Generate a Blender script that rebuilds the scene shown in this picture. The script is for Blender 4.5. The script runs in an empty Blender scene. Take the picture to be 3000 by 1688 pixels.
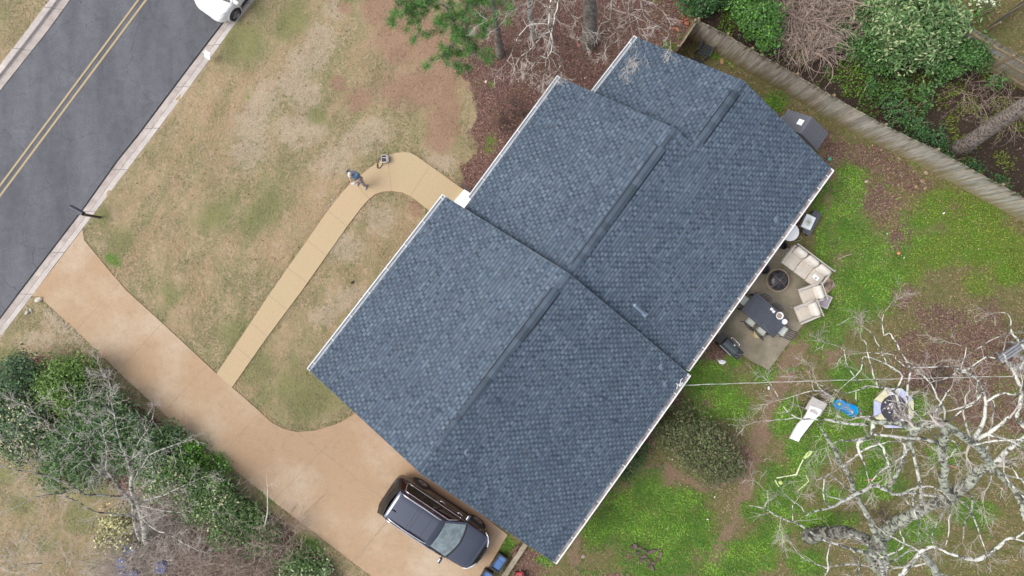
import bpy, bmesh, math, random
import numpy as np
from mathutils import Vector, Matrix, Euler
random.seed(7); rng = np.random.default_rng(7)
S = bpy.context.scene; COL = S.collection
R = math.radians
# ---------------------------------------------------------------- camera, sky, sun, exposure
CH = 29.0; CF = 1914.0            # drone height above the lawn, metres; focal length in photo pixels
cam = bpy.data.cameras.new('camera'); camo = bpy.data.objects.new('camera', cam); COL.objects.link(camo)
camo.location = (0, 0, CH); camo.rotation_euler = (0, 0, 0)
cam.sensor_width = 36; cam.lens = 36 * CF / 3000.0; cam.clip_start = 0.1; cam.clip_end = 3000
S.camera = camo
wd = bpy.data.worlds.new('World'); S.world = wd; wd.use_nodes = True
nt = wd.node_tree; nt.nodes.clear()
sky = nt.nodes.new('ShaderNodeTexSky'); sky.sky_type = 'NISHITA'; sky.sun_disc = False
SUN_EL = R(52); SUN_AZ = R(268)
sky.sun_elevation = SUN_EL; sky.sun_rotation = SUN_AZ; sky.dust_density = 4.0; sky.air_density = 1.0; sky.ozone_density = 1.0
hs = nt.nodes.new('ShaderNodeHueSaturation'); hs.inputs['Saturation'].default_value = 0.40
bg = nt.nodes.new('ShaderNodeBackground'); bg.inputs['Strength'].default_value = 0.15
wo = nt.nodes.new('ShaderNodeOutputWorld')
nt.links.new(sky.outputs[0], hs.inputs['Color']); nt.links.new(hs.outputs[0], bg.inputs['Color']); nt.links.new(bg.outputs[0], wo.inputs['Surface'])
sl = bpy.data.lights.new('sun', 'SUN'); sl.energy = 0.6; sl.angle = R(38); sl.color = (1.0, 0.97, 0.93)
so = bpy.data.objects.new('sun', sl); COL.objects.link(so)
sd = Vector((math.sin(SUN_AZ) * math.cos(SUN_EL), math.cos(SUN_AZ) * math.cos(SUN_EL), math.sin(SUN_EL)))
so.rotation_euler = sd.to_track_quat('Z', 'Y').to_euler(); so.location = (0, 0, 60)
S.view_settings.view_transform = 'Standard'; S.view_settings.look = 'None'; S.view_settings.gamma = 1
S.view_settings.exposure = 0.74
S.render.engine = 'CYCLES'

# ---------------------------------------------------------------- helpers
def W(px, py, z=0.0):
    """real-world point seen at photo pixel (px,py) when it stands z metres above the lawn"""
    s = (CH - z) / CF
    return Vector(((px - 1500) * s, (844 - py) * s, z))

class MB:
    def __init__(s): s.v = []; s.f = []; s.m = []; s.c = []
    def add(s, vs, fs, mi=0, col=None):
        o = len(s.v); s.v += [tuple(v) for v in vs]
        for f in fs: s.f.append(tuple(i + o for i in f)); s.m.append(mi)
        if col is not None: s.c += [tuple(col)] * len(vs)
        return s
    def box(s, c, size, rot=None, mi=0, col=None, taper=1.0):
        hx, hy, hz = size[0] / 2, size[1] / 2, size[2] / 2
        vs = [Vector((x * (taper if z > 0 else 1), y * (taper if z > 0 else 1), z)) for x in (-hx, hx) for y in (-hy, hy) for z in (-hz, hz)]
        if rot is not None:
            M = rot if isinstance(rot, Matrix) else Euler(rot).to_matrix()
            vs = [M @ v for v in vs]
        vs = [v + Vector(c) for v in vs]
        return s.add(vs, [(0, 1, 3, 2), (4, 6, 7, 5), (0, 4, 5, 1), (2, 3, 7, 6), (0, 2, 6, 4), (1, 5, 7, 3)], mi, col)
    def tube(s, pts, rad, n=6, mi=0, cap=True, col=None):
        pts = [Vector(p) for p in pts]
        if not hasattr(rad, '__len__'): rad = [rad] * len(pts)
        vs = []; prev = None
        for i, p in enumerate(pts):
            d = (pts[min(i + 1, len(pts) - 1)] - pts[max(i - 1, 0)])
            if d.length < 1e-6: d = Vector((0, 0, 1))
            d.normalize()
            if prev is None:
                a = Vector((0, 0, 1)) if abs(d.z) < .9 else Vector((1, 0, 0))
                u = d.cross(a).normalized()
            else:
                u = (prev - d * prev.dot(d))
                u = u.normalized() if u.length > 1e-6 else d.cross(Vector((0, 0, 1))).normalized()
            prev = u; w = d.cross(u)
            for k in range(n):
                a = 2 * math.pi * k / n
                vs.append(p + (u * math.cos(a) + w * math.sin(a)) * rad[i])
        fs = []
        for i in range(len(pts) - 1):
            for k in range(n):
                a = i * n + k; b = i * n + (k + 1) % n
                fs.append((a, b, b + n, a + n))
        if cap:
            fs.append(tuple(reversed(range(n)))); fs.append(tuple(range((len(pts) - 1) * n, len(pts) * n)))
        return s.add(vs, fs, mi, col)
    def lathe(s, prof, n=20, c=(0, 0, 0), mi=0, close=True, col=None):
        vs = []
        for r, z in prof:
            for k in range(n):
                a = 2 * math.pi * k / n; vs.append((c[0] + r * math.cos(a), c[1] + r * math.sin(a), c[2] + z))
        fs = []
        for i in range(len(prof) - 1):
            for k in range(n):
                a = i * n + k; b = i * n + (k + 1) % n; fs.append((a, b, b + n, a + n))
        if close:
            fs.append(tuple(reversed(range(n)))); fs.append(tuple(range((len(prof) - 1) * n, len(prof) * n)))
        return s.add(vs, fs, mi, col)
    def prism(s, poly, z0, z1, mi=0, col=None, zf=None):
        n = len(poly)
        vs = [(p[0], p[1], z0) for p in poly] + [(p[0], p[1], z1) for p in poly]
        ar = sum(poly[i][0] * poly[(i + 1) % n][1] - poly[(i + 1) % n][0] * poly[i][1] for i in range(n))
        fs = [tuple(reversed(range(n))), tuple(range(n, 2 * n))] + [(i, (i + 1) % n, (i + 1) % n + n, i + n) for i in range(n)]
        if ar < 0: fs = [tuple(reversed(f)) for f in fs]
        return s.add(vs, fs, mi, col)
    def bevelbox(s, c, size, b=.02, rot=None, mi=0):
        bm = bmesh.new(); bmesh.ops.create_cube(bm, size=1)
        for v in bm.verts: v.co = Vector((v.co.x * size[0], v.co.y * size[1], v.co.z * size[2]))
        bmesh.ops.bevel(bm, geom=list(bm.edges), offset=b, segments=2, affect='EDGES', profile=.6)
        M = (rot if isinstance(rot, Matrix) else Euler(rot).to_matrix() if rot is not None else Matrix.Identity(3))
        bm.verts.index_update()
        vs = [M @ v.co + Vector(c) for v in bm.verts]; fs = [tuple(v.index for v in f.verts) for f in bm.faces]
        bm.free(); return s.add(vs, fs, mi)

def link(name, me, parent=None):
    o = bpy.data.objects.new(name, me); COL.objects.link(o)
    if parent is not None: o.parent = parent
    return o
def obj(name, mb, mats, parent=None, world=False, origin=None, smooth=False, subs=0, bevel=0):
    me = bpy.data.meshes.new(name)
    off = Vector((0, 0, 0))
    if parent is not None and world:
        off = Vector(parent.location)
        if parent.parent is not None: off = off + Vector(parent.parent.location)
    if origin is not None: off = Vector(origin)
    vs = [(v[0] - off.x, v[1] - off.y, v[2] - off.z) for v in mb.v]
    me.from_pydata(vs, [], mb.f)
    if not isinstance(mats, (list, tuple)): mats = [mats]
    for m in mats: me.materials.append(m)
    if len(mats) > 1: me.polygons.foreach_set('material_index', mb.m)
    if mb.c and len(mb.c) == len(mb.v):
        at = me.color_attributes.new('Col', 'FLOAT_COLOR', 'POINT')
        at.data.foreach_set('color', np.array([(c[0], c[1], c[2], 1.0) for c in mb.c], dtype=np.float32).ravel())
    if smooth: me.polygons.foreach_set('use_smooth', [True] * len(me.polygons))
    me.update()
    o = link(name, me, parent)
    if origin is not None: o.location = off
    if bevel:
        b = o.modifiers.new('bevel', 'BEVEL'); b.width = bevel; b.segments = 2; b.limit_method = 'ANGLE'
    if subs:
        m = o.modifiers.new('sub', 'SUBSURF'); m.levels = subs; m.render_levels = subs
    return o
def rawobj(name, V, F4, mats, cols=None, parent=None, tri=False, origin=None, smooth=False):
    """fast mesh from numpy; V (n,3), F4 (m,3|4)"""
    me = bpy.data.meshes.new(name)
    off = np.zeros(3)
    if origin is not None: off = np.array(origin, float)
    elif parent is not None:
        off = np.array(parent.location[:])
        if parent.parent is not None: off = off + np.array(parent.parent.location[:])
    V = np.asarray(V, float) - off
    k = F4.shape[1]; m = F4.shape[0]
    me.vertices.add(len(V)); me.vertices.foreach_set('co', V.astype(np.float32).ravel())
    me.loops.add(m * k); me.loops.foreach_set('vertex_index', F4.astype(np.int32).ravel())
    me.polygons.add(m); me.polygons.foreach_set('loop_start', np.arange(0, m * k, k, dtype=np.int32))
    if smooth: me.polygons.foreach_set('use_smooth', np.ones(m, dtype=bool))
    me.update(calc_edges=True); me.validate()
    if not isinstance(mats, (list, tuple)): mats = [mats]
    for mm in mats: me.materials.append(mm)
    if cols is not None:
        for nm, c in cols.items():
            at = me.color_attributes.new(nm, 'FLOAT_COLOR', 'POINT')
            at.data.foreach_set('color', np.asarray(c, dtype=np.float32).ravel())
    o = link(name, me, parent)
    if origin is not None: o.location = Vector(origin)
    return o
def thing(name, label, cat, loc=(0, 0, 0), rotz=0, group=None):
    o = bpy.data.objects.new(name, None); COL.objects.link(o); o.empty_display_size = .2
    o.location = loc; o.rotation_euler = (0, 0, rotz); o['label'] = label; o['category'] = cat
    if group: o['group'] = group
    return o
def tag(o, label, cat, group=None, kind=None):
    o['label'] = label; o['category'] = cat
    if group: o['group'] = group
    if kind: o['kind'] = kind
    return o
def struct(o): o['kind'] = 'structure'; return o
KIDS = {}
def kids(r): return [c for c in bpy.data.objects if c.parent == r]
def dup(root, loc, rotz, label, group=None, scale=None):
    r = root.copy(); COL.objects.link(r); r.location = loc; r.rotation_euler = (0, 0, rotz); r['label'] = label
    if group: r['group'] = group
    if scale: r.scale = scale
    for ch in kids(root):
        c = ch.copy(); COL.objects.link(c); c.parent = r
        for g in kids(ch):
            d = g.copy(); COL.objects.link(d); d.parent = c
    return r

# ---------------------------------------------------------------- materials
class NT:
    def __init__(s, name):
        s.m = bpy.data.materials.new(name); s.m.use_nodes = True; s.t = s.m.node_tree
        s.b = s.t.nodes['Principled BSDF']
    def n(s, typ, **kw):
        nd = s.t.nodes.new(typ)
        for k, v in kw.items(): setattr(nd, k, v)
        return nd
    def l(s, a, b): s.t.links.new(a, b)
    def pos(s):
        if not hasattr(s, '_p'): s._p = s.n('ShaderNodeNewGeometry').outputs['Position']
        return s._p
    def ocoord(s):
        if not hasattr(s, '_o'): s._o = s.n('ShaderNodeTexCoord').outputs['Object']
        return s._o
    def noise(s, scale, detail=4, rough=.6, co=None, dist=0, mapscale=None, rot=None):
        nd = s.n('ShaderNodeTexNoise'); nd.inputs['Scale'].default_value = scale; nd.inputs['Detail'].default_value = detail
        nd.inputs['Roughness'].default_value = rough; nd.inputs['Distortion'].default_value = dist
        c = co or s.pos()
        if mapscale:
            mp = s.n('ShaderNodeMapping'); mp.inputs['Scale'].default_value = mapscale
            if rot: mp.inputs['Rotation'].default_value = rot
            s.l(c, mp.inputs['Vector']); c = mp.outputs[0]
        s.l(c, nd.inputs['Vector']); return nd.outputs['Fac']
    def ramp(s, fac, stops):
        nd = s.n('ShaderNodeValToRGB'); s.l(fac, nd.inputs['Fac']); e = nd.color_ramp.elements
        while len(e) < len(stops): e.new(.5)
        for i, (p, c) in enumerate(stops):
            e[i].position = p; e[i].color = (c, c, c, 1) if not hasattr(c, '__len__') else (*c, 1)
        return nd.outputs['Color']
    def mix(s, fac, a, b, mode='MIX'):
        nd = s.n('ShaderNodeMix', data_type='RGBA', blend_type=mode)
        for sock, v in ((nd.inputs[0], fac), (nd.inputs[6], a), (nd.inputs[7], b)):
            if isinstance(v, bpy.types.NodeSocket): s.l(v, sock)
            elif hasattr(v, '__len__'): sock.default_value = (*v, 1)
            else: sock.default_value = v
        return nd.outputs[2]
    def math(s, op, a, b=0.0, c=0.0, clamp=False):
        nd = s.n('ShaderNodeMath', operation=op, use_clamp=clamp)
        for sock, v in zip(nd.inputs, (a, b, c)):
            if isinstance(v, bpy.types.NodeSocket): s.l(v, sock)
            else: sock.default_value = v
        return nd.outputs[0]
    def bump(s, h, strength=.3, dist=.02):
        nd = s.n('ShaderNodeBump'); nd.inputs['Strength'].default_value = strength; nd.inputs['Distance'].default_value = dist
        s.l(h, nd.inputs['Height']); s.l(nd.outputs[0], s.b.inputs['Normal'])
    def col(s, c):
        if isinstance(c, bpy.types.NodeSocket): s.l(c, s.b.inputs['Base Color'])
        else: s.b.inputs['Base Color'].default_value = (*c, 1)
    def set(s, rough=None, metal=None, spec=None, coat=None, trans=None):
        if rough is not None: s.b.inputs['Roughness'].default_value = rough
        if metal is not None: s.b.inputs['Metallic'].default_value = metal
        if spec is not None: s.b.inputs['Specular IOR Level'].default_value = spec
        if coat is not None: s.b.inputs['Coat Weight'].default_value = coat; s.b.inputs['Coat Roughness'].default_value = .03
        if trans is not None: s.b.inputs['Transmission Weight'].default_value = trans

def M(name, c1, c2=None, scale=8, rough=.7, metal=0, spec=.5, lo=.35, hi=.65, bump=0, coat=None, mapscale=None, bscale=None, obj=True):
    t = NT(name); t.set(rough=rough, metal=metal, spec=spec, coat=coat)
    if c2 is None: c2 = tuple(x * .86 for x in c1)
    co = t.ocoord() if obj else t.pos()
    f = t.noise(scale, 5, .65, co=co, mapscale=mapscale)
    t.col(t.ramp(f, [(lo, c1), (hi, c2)]))
    if bump:
        g = t.noise(bscale or scale * 4, 4, .6, co=co); t.bump(g, bump, .01)
    return t.m
def Mleaf(name, rough=.55, trans=.0, tint=None):
    t = NT(name); a = t.n('ShaderNodeVertexColor'); a.layer_name = 'Col'
    t.col(a.outputs['Color']); t.set(rough=rough, spec=.25)
    return t.m
def Mbark(name, light, dark, lo=.45, hi=.6, scale=6, patch=None, pscale=2.2, bumpv=.6):
    t = NT(name); t.set(rough=.9, spec=.15)
    f = t.noise(scale, 6, .7); c = t.ramp(f, [(lo, dark), (hi, light)])
    if patch:
        g = t.noise(pscale, 4, .7); c = t.mix(t.ramp(g, [(.48, 0.0), (.56, 1.0)]), c, patch)
    h = t.noise(scale * 5, 4, .7); c = t.mix(.35, c, t.ramp(h, [(.3, .02), (.7, .9)]), 'OVERLAY')
    t.col(c); t.bump(h, bumpv, .03)
    return t.m

# value noise in numpy for irregular outlines
_perm = rng.random((256, 256))
def vnoise(x, y, sc):
    x = np.asarray(x) * sc + 1000.3; y = np.asarray(y) * sc + 1000.7
    xi = np.floor(x).astype(int); yi = np.floor(y).astype(int); fx = x - xi; fy = y - yi
    fx = fx * fx * (3 - 2 * fx); fy = fy * fy * (3 - 2 * fy)
    p = lambda a, b: _perm[a % 256, b % 256]
    return (p(xi, yi) * (1 - fx) + p(xi + 1, yi) * fx) * (1 - fy) + (p(xi, yi + 1) * (1 - fx) + p(xi + 1, yi + 1) * fx) * fy
def fnoise(x, y, sc, o=3):
    t = 0; a = 1; s = 0
    for i in range(o): t = t + a * vnoise(x, y, sc * 2 ** i); s += a; a *= .55
    return t / s
def sdpoly(px, py, poly):
    """signed distance in pixels, positive inside"""
    P = np.array(poly, float); n = len(P); d = np.full(px.shape, 1e9); ins = np.zeros(px.shape, bool)
    for i in range(n):
        a = P[i]; b = P[(i + 1) % n]; e = b - a; L = max(e @ e, 1e-9)
        wx = px - a[0]; wy = py - a[1]; t = np.clip((wx * e[0] + wy * e[1]) / L, 0, 1)
        d = np.minimum(d, np.hypot(wx - t * e[0], wy - t * e[1]))
        c = ((a[1] > py) != (b[1] > py)) & (px < (b[0] - a[0]) * (py - a[1]) / ((b[1] - a[1]) if abs(b[1] - a[1]) > 1e-9 else 1e-9) + a[0])
        ins ^= c
    return np.where(ins, d, -d)
def sdline(px, py, pts):
    P = np.array(pts, float); d = np.full(px.shape, 1e9)
    for i in range(len(P) - 1):
        a = P[i]; e = P[i + 1] - a; L = max(e @ e, 1e-9); wx = px - a[0]; wy = py - a[1]; t = np.clip((wx * e[0] + wy * e[1]) / L, 0, 1)
        d = np.minimum(d, np.hypot(wx - t * e[0], wy - t * e[1]))
    return d
def sst(x, a, b): t = np.clip((x - a) / (b - a), 0, 1); return t * t * (3 - 2 * t)

# ---------------------------------------------------------------- outlines on the lawn, read off the photograph
ROAD_R = [(1100, -523), (860, -208), (760, -77), (703, -3), (647, 71), (547, 202), (401, 397), (342, 470), (242, 611), (59, 850), (0, 929), (-200, 1196), (-600, 1730), (-1100, 2397)]
CURB_R = [(1145, -523), (905, -208), (803, -77), (745, 0), (686, 73), (588, 211), (447, 400), (376, 493), (242, 670), (165, 770), (93, 868), (0, 989), (-155, 1196), (-555, 1730), (-1055, 2397)]
ROAD_L = [(560, -523), (330, -180), (199, 0), (134, 90), (0, 258), (-160, 470), (-700, 1190), (-1600, 2397)]
CURB_L = [(515, -523), (280, -180), (146, 0), (78, 90), (0, 192), (-210, 470), (-750, 1190), (-1650, 2397)]
DRIVE = [(242, 672), (247, 704), (326, 800), (369, 850), (481, 952), (635, 1095), (680, 1135), (730, 1178), (796, 1238), (830, 1256), (871, 1266), (920, 1262), (964, 1250), (1001, 1236), (1038, 1213), (1090, 1170), (1180, 1240), (1300, 1420), (1487, 1567), (1450, 1630), (1415, 1688), (1330, 1820), (1240, 1810), (1088, 1688), (800, 1468), (700, 1387), (509, 1238), (373, 1114), (217, 961), (130, 882), (112, 868), (93, 868)]
WALK = [(635, 1095), (700, 998), (798, 850), (880, 733), (961, 617), (992, 577), (1016, 549), (1051, 517), (1090, 488), (1132, 459), (1158, 449), (1184, 446), (1203, 449), (1215, 454), (1228, 463), (1290, 507), (1358, 556), (1450, 610), (1400, 720), (1264, 622), (1232, 597), (1203, 575), (1178, 564), (1147, 560), (1122, 562), (1100, 569), (1082, 583), (1060, 607), (1017, 664), (886, 850), (780, 992), (680, 1135)]
PATIO = [(2440, 822), (2446, 836), (2420, 866), (2355, 946), (2251, 1084), (2200, 1058), (2165, 1030), (2040, 930), (2230, 680), (2330, 740)]
LITTER1 = [(1300, -200), (1350, 20), (1372, 78), (1345, 205), (1374, 280), (1384, 342), (1366, 420), (1345, 500), (1362, 560), (1480, 600), (1640, 420), (1800, 300), (2050, 120), (2060, 0), (2150, -200)]
UNDER = [(1940, -220), (2000, 0), (2045, 52), (2089, 110), (2200, 180), (2380, 280), (2523, 360), (2666, 425), (2843, 520), (3100, 650), (4200, 1250), (4200, 300), (3000, 262), (2790, 150), (2760, 60), (2760, -220)]
# ---------------------------------------------------------------- ground masks (photo pixel space of the lawn plane)
def ground_masks(px, py):
    nz = fnoise(px, py, .012, 4) - .5; n2 = fnoise(px + 300, py, .035, 3) - .5
    def B(cx, cy, rx, ry, rot=0):
        c, s = math.cos(R(rot)), math.sin(R(rot)); dx = px - cx; dy = py - cy
        u = (dx * c + dy * s) / rx; v = (-dx * s + dy * c) / ry
        return np.clip(1.25 - np.sqrt(u * u + v * v) * .95 + nz * .9 + n2 * .5, 0, 1)
    mx = np.maximum
    lawn = (px < 1500) | (sdpoly(px, py, [(1300, -900), (1250, 3000), (-4000, 3000), (-4000, -900)]) > 0)
    front = sst(sdpoly(px, py, [(-5000, -1500), (2000, -1500), (1900, 200), (1700, 700), (1450, 1500), (1450, 3000), (-5000, 3000)]), -5, 5)
    # leaf mulch
    lit = sst(sdpoly(px, py, LITTER1) + nz * 80 + n2 * 50, -34, 34)
    for b in [(2560, 580, 110, 95, 30), (2400, 410, 90, 40, 30), (2900, 1010, 150, 170, 20), (2760, 930, 130, 90, 10), (2830, 1040, 230, 190, 10), (2720, 1090, 110, 90, 0), (2960, 1200, 120, 90, 0), (2700, 540, 60, 40, 30), (2620, 520, 70, 60, 0), (2640, 690, 60, 70, 0), (2500, 455, 120, 45, 30), (2650, 520, 90, 50, 30), (2780, 600, 70, 24, 32), (2560, 480, 110, 60, 30), (2860, 1180, 120, 100, 0),
              (2090, 1030, 60, 45, -40), (2290, 600, 70, 40, -50), (2320, 745, 50, 30, 0), (2395, 560, 34, 90, 35), (2330, 650, 40, 70, 35), (2440, 460, 40, 70, 0), (2060, 1180, 40, 60, 35), (1880, 1320, 30, 60, 35), (1960, 1180, 60, 40, -50), (1800, 1690, 50, 20, 0),
              (2640, 880, 60, 60, 0), (2470, 560, 45, 50, 0), (2100, 1330, 150, 90, 20), (1540, 1650, 70, 50, 0), (1880, 1640, 75, 22, 20), (2300, 430, 60, 60, 30)]: lit = mx(lit, B(*b) * .95)
    # hedge beds beside the drive
    bed = sst(sdpoly(px, py, [(300, 1130), (420, 1190), (640, 1370), (860, 1555), (1060, 1740), (900, 2000), (500, 2000), (420, 1500), (250, 1350), (-100, 1250), (-100, 1080), (120, 1040)]) + nz * 40, -10, 10)
    lit = mx(lit, bed * .62)
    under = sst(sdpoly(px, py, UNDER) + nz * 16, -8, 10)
    # green clover
    gr = np.zeros_like(px)
    for b in [(2500, 560, 90, 120, 0), (2540, 700, 70, 140, 0), (2430, 700, 60, 110, 0), (2560, 850, 100, 120, 0), (2470, 900, 90, 60, 0), (2420, 980, 80, 70, 0),
              (2100, 1120, 110, 70, 20), (2160, 1190, 90, 60, 0), (2060, 1230, 40, 50, 0), (2230, 1100, 40, 40, 0), (1760, 1540, 110, 90, 0), (1900, 1560, 150, 95, 0), (1960, 1620, 120, 60, 0),
              (1980, 1470, 120, 60, 0), (1890, 1430, 90, 60, 20), (1860, 1340, 40, 40, 0), (2360, 1350, 70, 110, 10), (2420, 1290, 80, 60, 0), (2290, 1430, 70, 90, 0), (2260, 1560, 60, 60, 0), (2420, 1530, 120, 50, 0),
              (2200, 1650, 110, 40, 0), (2090, 1680, 60, 40, 0), (2530, 1140, 60, 50, 0), (2750, 600, 90, 60, 20), (2800, 640, 90, 50, 20), (2860, 840, 60, 40, 0), (2720, 720, 110, 70, 0), (2930, 700, 110, 70, 10),
              (2650, 1180, 80, 60, 0), (2480, 1230, 90, 60, 0), (2690, 1180, 50, 60, 0), (2100, 150, 80, 30, 30), (2270, 300, 40, 30, 30), (1480, 1600, 40, 40, -50), (2540, 1180, 50, 30, 0), (2150, 1060, 40, 25, 0),
              (2600, 1620, 90, 40, 0), (2770, 1330, 60, 40, 0), (2440, 1450, 60, 40, 0), (2560, 1400, 90, 70, 0), (2700, 1550, 80, 50, 0), (2560, 1300, 60, 40, 0), (2880, 620, 90, 60, 20), (2960, 800, 60, 60, 0), (2650, 780, 70, 60, 0), (2700, 650, 80, 50, 0), (2360, 1650, 80, 50, 0), (2850, 1500, 90, 50, 0), (2300, 1220, 50, 60, 0), (2200, 1500, 50, 40, 0), (2480, 1100, 60, 60, 0), (2400, 620, 40, 60, 0), (2340, 820, 30, 40, 0), (2690, 470, 40, 25, 20), (1600, 1640, 30, 15, 0), (1970, 140, 30, 25, 0)]: gr = mx(gr, B(*b))
    for b in [(1430, 430, 30, 45, 20), (1440, 250, 18, 18, 0), (640, 1330, 60, 30, 40), (780, 1440, 80, 30, 40), (900, 1590, 60, 30, 40), (330, 760, 40, 30, 40), (727, 285, 9, 9, 0), (600, 1400, 90, 60, 40), (740, 1500, 90, 50, 40), (450, 1330, 90, 60, 40), (250, 1250, 160, 90, 10), (880, 1640, 70, 50, 40)]: gr = mx(gr, B(*b) * .8)
    gr = gr * (1 - .85 * np.maximum(np.maximum(B(2830, 1040, 210, 170, 10), B(2610, 580, 100, 110, 20)), B(2560, 450, 120, 50, 30)))
    for b in [(1820, 1520, 150, 110, 0), (2000, 1560, 150, 110, 0), (2100, 1130, 120, 80, 20), (2280, 1460, 90, 90, 0), (1950, 1660, 200, 50, 0), (2200, 1620, 130, 70, 0), (2400, 560, 40, 90, 20), (2480, 650, 80, 150, 0), (2500, 820, 80, 130, 0), (2760, 730, 110, 60, 0), (2900, 720, 110, 60, 0)]: gr = mx(gr, B(*b))
    # bare dirt
    di = np.zeros_like(px)
    for b in [(1190, 110, 130, 140, 20), (1290, 140, 110, 140, 0), (1200, 250, 150, 80, 0), (1270, 230, 120, 90, 0), (1310, 330, 60, 90, 0), (1120, 30, 70, 60, 0), (1055, 290, 52, 50, 0), (990, 240, 26, 26, 0), (1290, 260, 60, 70, 0), (1010, 20, 25, 25, 0), (1290, 400, 50, 60, 0), (1410, 540, 70, 60, 0), (1215, 610, 20, 28, -30),
              (1960, 1390, 26, 50, 10), (1850, 1420, 22, 22, 0), (2440, 1030, 40, 60, 0), (2420, 460, 40, 55, 0), (1690, 1560, 22, 45, 40), (1790, 1450, 26, 60, 55)]: di = mx(di, B(*b))
    tr = sdline(px, py, [(2440, 480), (2432, 620), (2452, 760), (2440, 850), (2390, 960), (2320, 1050), (2270, 1160), (2235, 1260), (2190, 1370), (2170, 1500), (2090, 1640)])
    di = mx(di, sst(34 + nz * 50 - tr, -18, 22) * .75)
    tr2 = sdline(px, py, [(1680, 1640), (1700, 1560), (1760, 1480), (1850, 1400), (1940, 1370), (2060, 1430), (2190, 1400)])
    di = mx(di, sst(20 + nz * 40 - tr2, -12, 16) * .9)
    di = mx(di, sst(26 + nz * 20 - sdline(px, py, [(1230, 470), (1360, 565)]), -10, 14) * .4)
    # dry straw patches and greener lawn bands in the front
    st = np.zeros_like(px)
    for b in [(900, 170, 90, 60, -40), (870, 260, 60, 120, -50), (940, 110, 60, 60, 0), (1060, 410, 110, 60, -30), (980, 480, 70, 60, 0), (760, 320, 60, 120, 30), (1010, 720, 70, 60, 0), (1020, 870, 60, 40, -40), (950, 920, 50, 40, -40), (1110, 640, 60, 60, 0), (980, 30, 40, 40, 0), (1290, 480, 60, 50, 0), (880, 380, 80, 60, 0), (190, 950, 90, 50, 40), (120, 1000, 80, 40, 0), (730, 430, 70, 70, 0), (1020, 620, 60, 40, 0)]: st = mx(st, B(*b))
    og = np.zeros_like(px)
    for b in [(760, 620, 60, 120, 35), (860, 1140, 150, 110, 0), (760, 1080, 100, 70, 0), (350, 720, 60, 60, 0), (850, 60, 60, 80, 0), (930, 340, 40, 30, 0), (640, 620, 90, 60, -40), (700, 980, 80, 60, 40), (300, 640, 30, 40, 0), (700, 130, 90, 70, 0), (900, 760, 60, 40, -40), (500, 860, 60, 40, 30), (60, 1480, 70, 50, 0), (230, 1520, 60, 60, 0), (140, 1600, 50, 40, 0), (280, 1440, 60, 40, 0), (30, 1050, 60, 40, 0), (20, 1400, 40, 40, 0)]: og = mx(og, B(*b))
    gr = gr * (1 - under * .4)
    zs = [lit, np.clip(gr, 0, 1), np.clip(di, 0, 1), under, st, og, front]
    return zs
def axis(lo, hi, step, far):
    a = list(np.arange(lo, hi + 1e-6, step)); e = []; x = hi; d = step
    while x < far: d *= 1.6; x += d; e.append(x)
    f = []; x = lo; d = step
    while x > -far: d *= 1.6; x -= d; f.append(x)
    return np.array(f[::-1] + a + e)
gx = axis(-30, 30, .14, 900); gy = axis(-19, 19, .14, 900)
GX, GY = np.meshgrid(gx, gy); fx = GX.ravel(); fy = GY.ravel()
px = fx * CF / CH + 1500; py = 844 - fy * CF / CH
pcx = np.clip(px, -1500, 4500); pcy = np.clip(py, -1200, 2900)
ROADPOLY = CURB_R + CURB_L[::-1]
def inroad(x, y): return sdpoly(x, y, [(p[0], p[1]) for p in ROADPOLY])
rd = inroad(pcx, pcy)
gz = np.where(rd > 14, -.30, 0.0) + np.where(rd > 14, 0, (fnoise(fx, fy, 1.3, 3) - .5) * .05)
# never rise above the slabs laid on the lawn
for P in (DRIVE, WALK, PATIO):
    d_ = sdpoly(pcx, pcy, P); gz = np.where(d_ > -10, np.minimum(gz, -.035), gz)
zs = ground_masks(pcx, pcy)
far = (np.abs(fx) > 31) | (np.abs(fy) > 20)
nx_, ny_ = len(gx), len(gy)
idx = np.arange(nx_ * ny_).reshape(ny_, nx_)
Fq = np.stack([idx[:-1, :-1].ravel(), idx[:-1, 1:].ravel(), idx[1:, 1:].ravel(), idx[1:, :-1].ravel()], 1)
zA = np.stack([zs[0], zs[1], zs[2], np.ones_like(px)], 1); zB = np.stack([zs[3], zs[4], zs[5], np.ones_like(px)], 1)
zC = np.stack([zs[6], np.zeros_like(px), np.zeros_like(px), np.ones_like(px)], 1)

t = NT('ground'); t.set(rough=.95, spec=.1)
def chan(layer):
    a = t.n('ShaderNodeVertexColor'); a.layer_name = layer; sp = t.n('ShaderNodeSeparateColor'); t.l(a.outputs[0], sp.inputs[0]); return sp.outputs
A_, B_, C_ = chan('zA'), chan('zB'), chan('zC')
nb = t.noise(5, 6, .72); nf = t.noise(26, 6, .8); nh = t.noise(70, 3, .8); nw = t.noise(.9, 5, .6)
def edge(m, amt=.7, lo=.38, hi=.62):
    v = t.math('ADD', m, t.math('MULTIPLY', t.math('SUBTRACT', nf, .5), amt)); v = t.math('ADD', v, t.math('MULTIPLY', t.math('SUBTRACT', nb, .5), amt * .9))
    mr = t.n('ShaderNodeMapRange', interpolation_type='SMOOTHSTEP'); t.l(v, mr.inputs[0]); mr.inputs[1].default_value = lo; mr.inputs[2].default_value = hi
    return mr.outputs[0]
strk = t.noise(1.0, 5, .7, mapscale=(2.2, .75, 1), rot=(0, 0, R(-36)))
lawn = t.ramp(strk, [(.33, (.26, .235, .12)), (.45, (.35, .28, .17)), (.56, (.44, .315, .21)), (.68, (.42, .335, .25))])
lawn = t.mix(t.ramp(nb, [(.40, .55), (.58, 0.)]), lawn, (.23, .215, .105))
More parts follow.
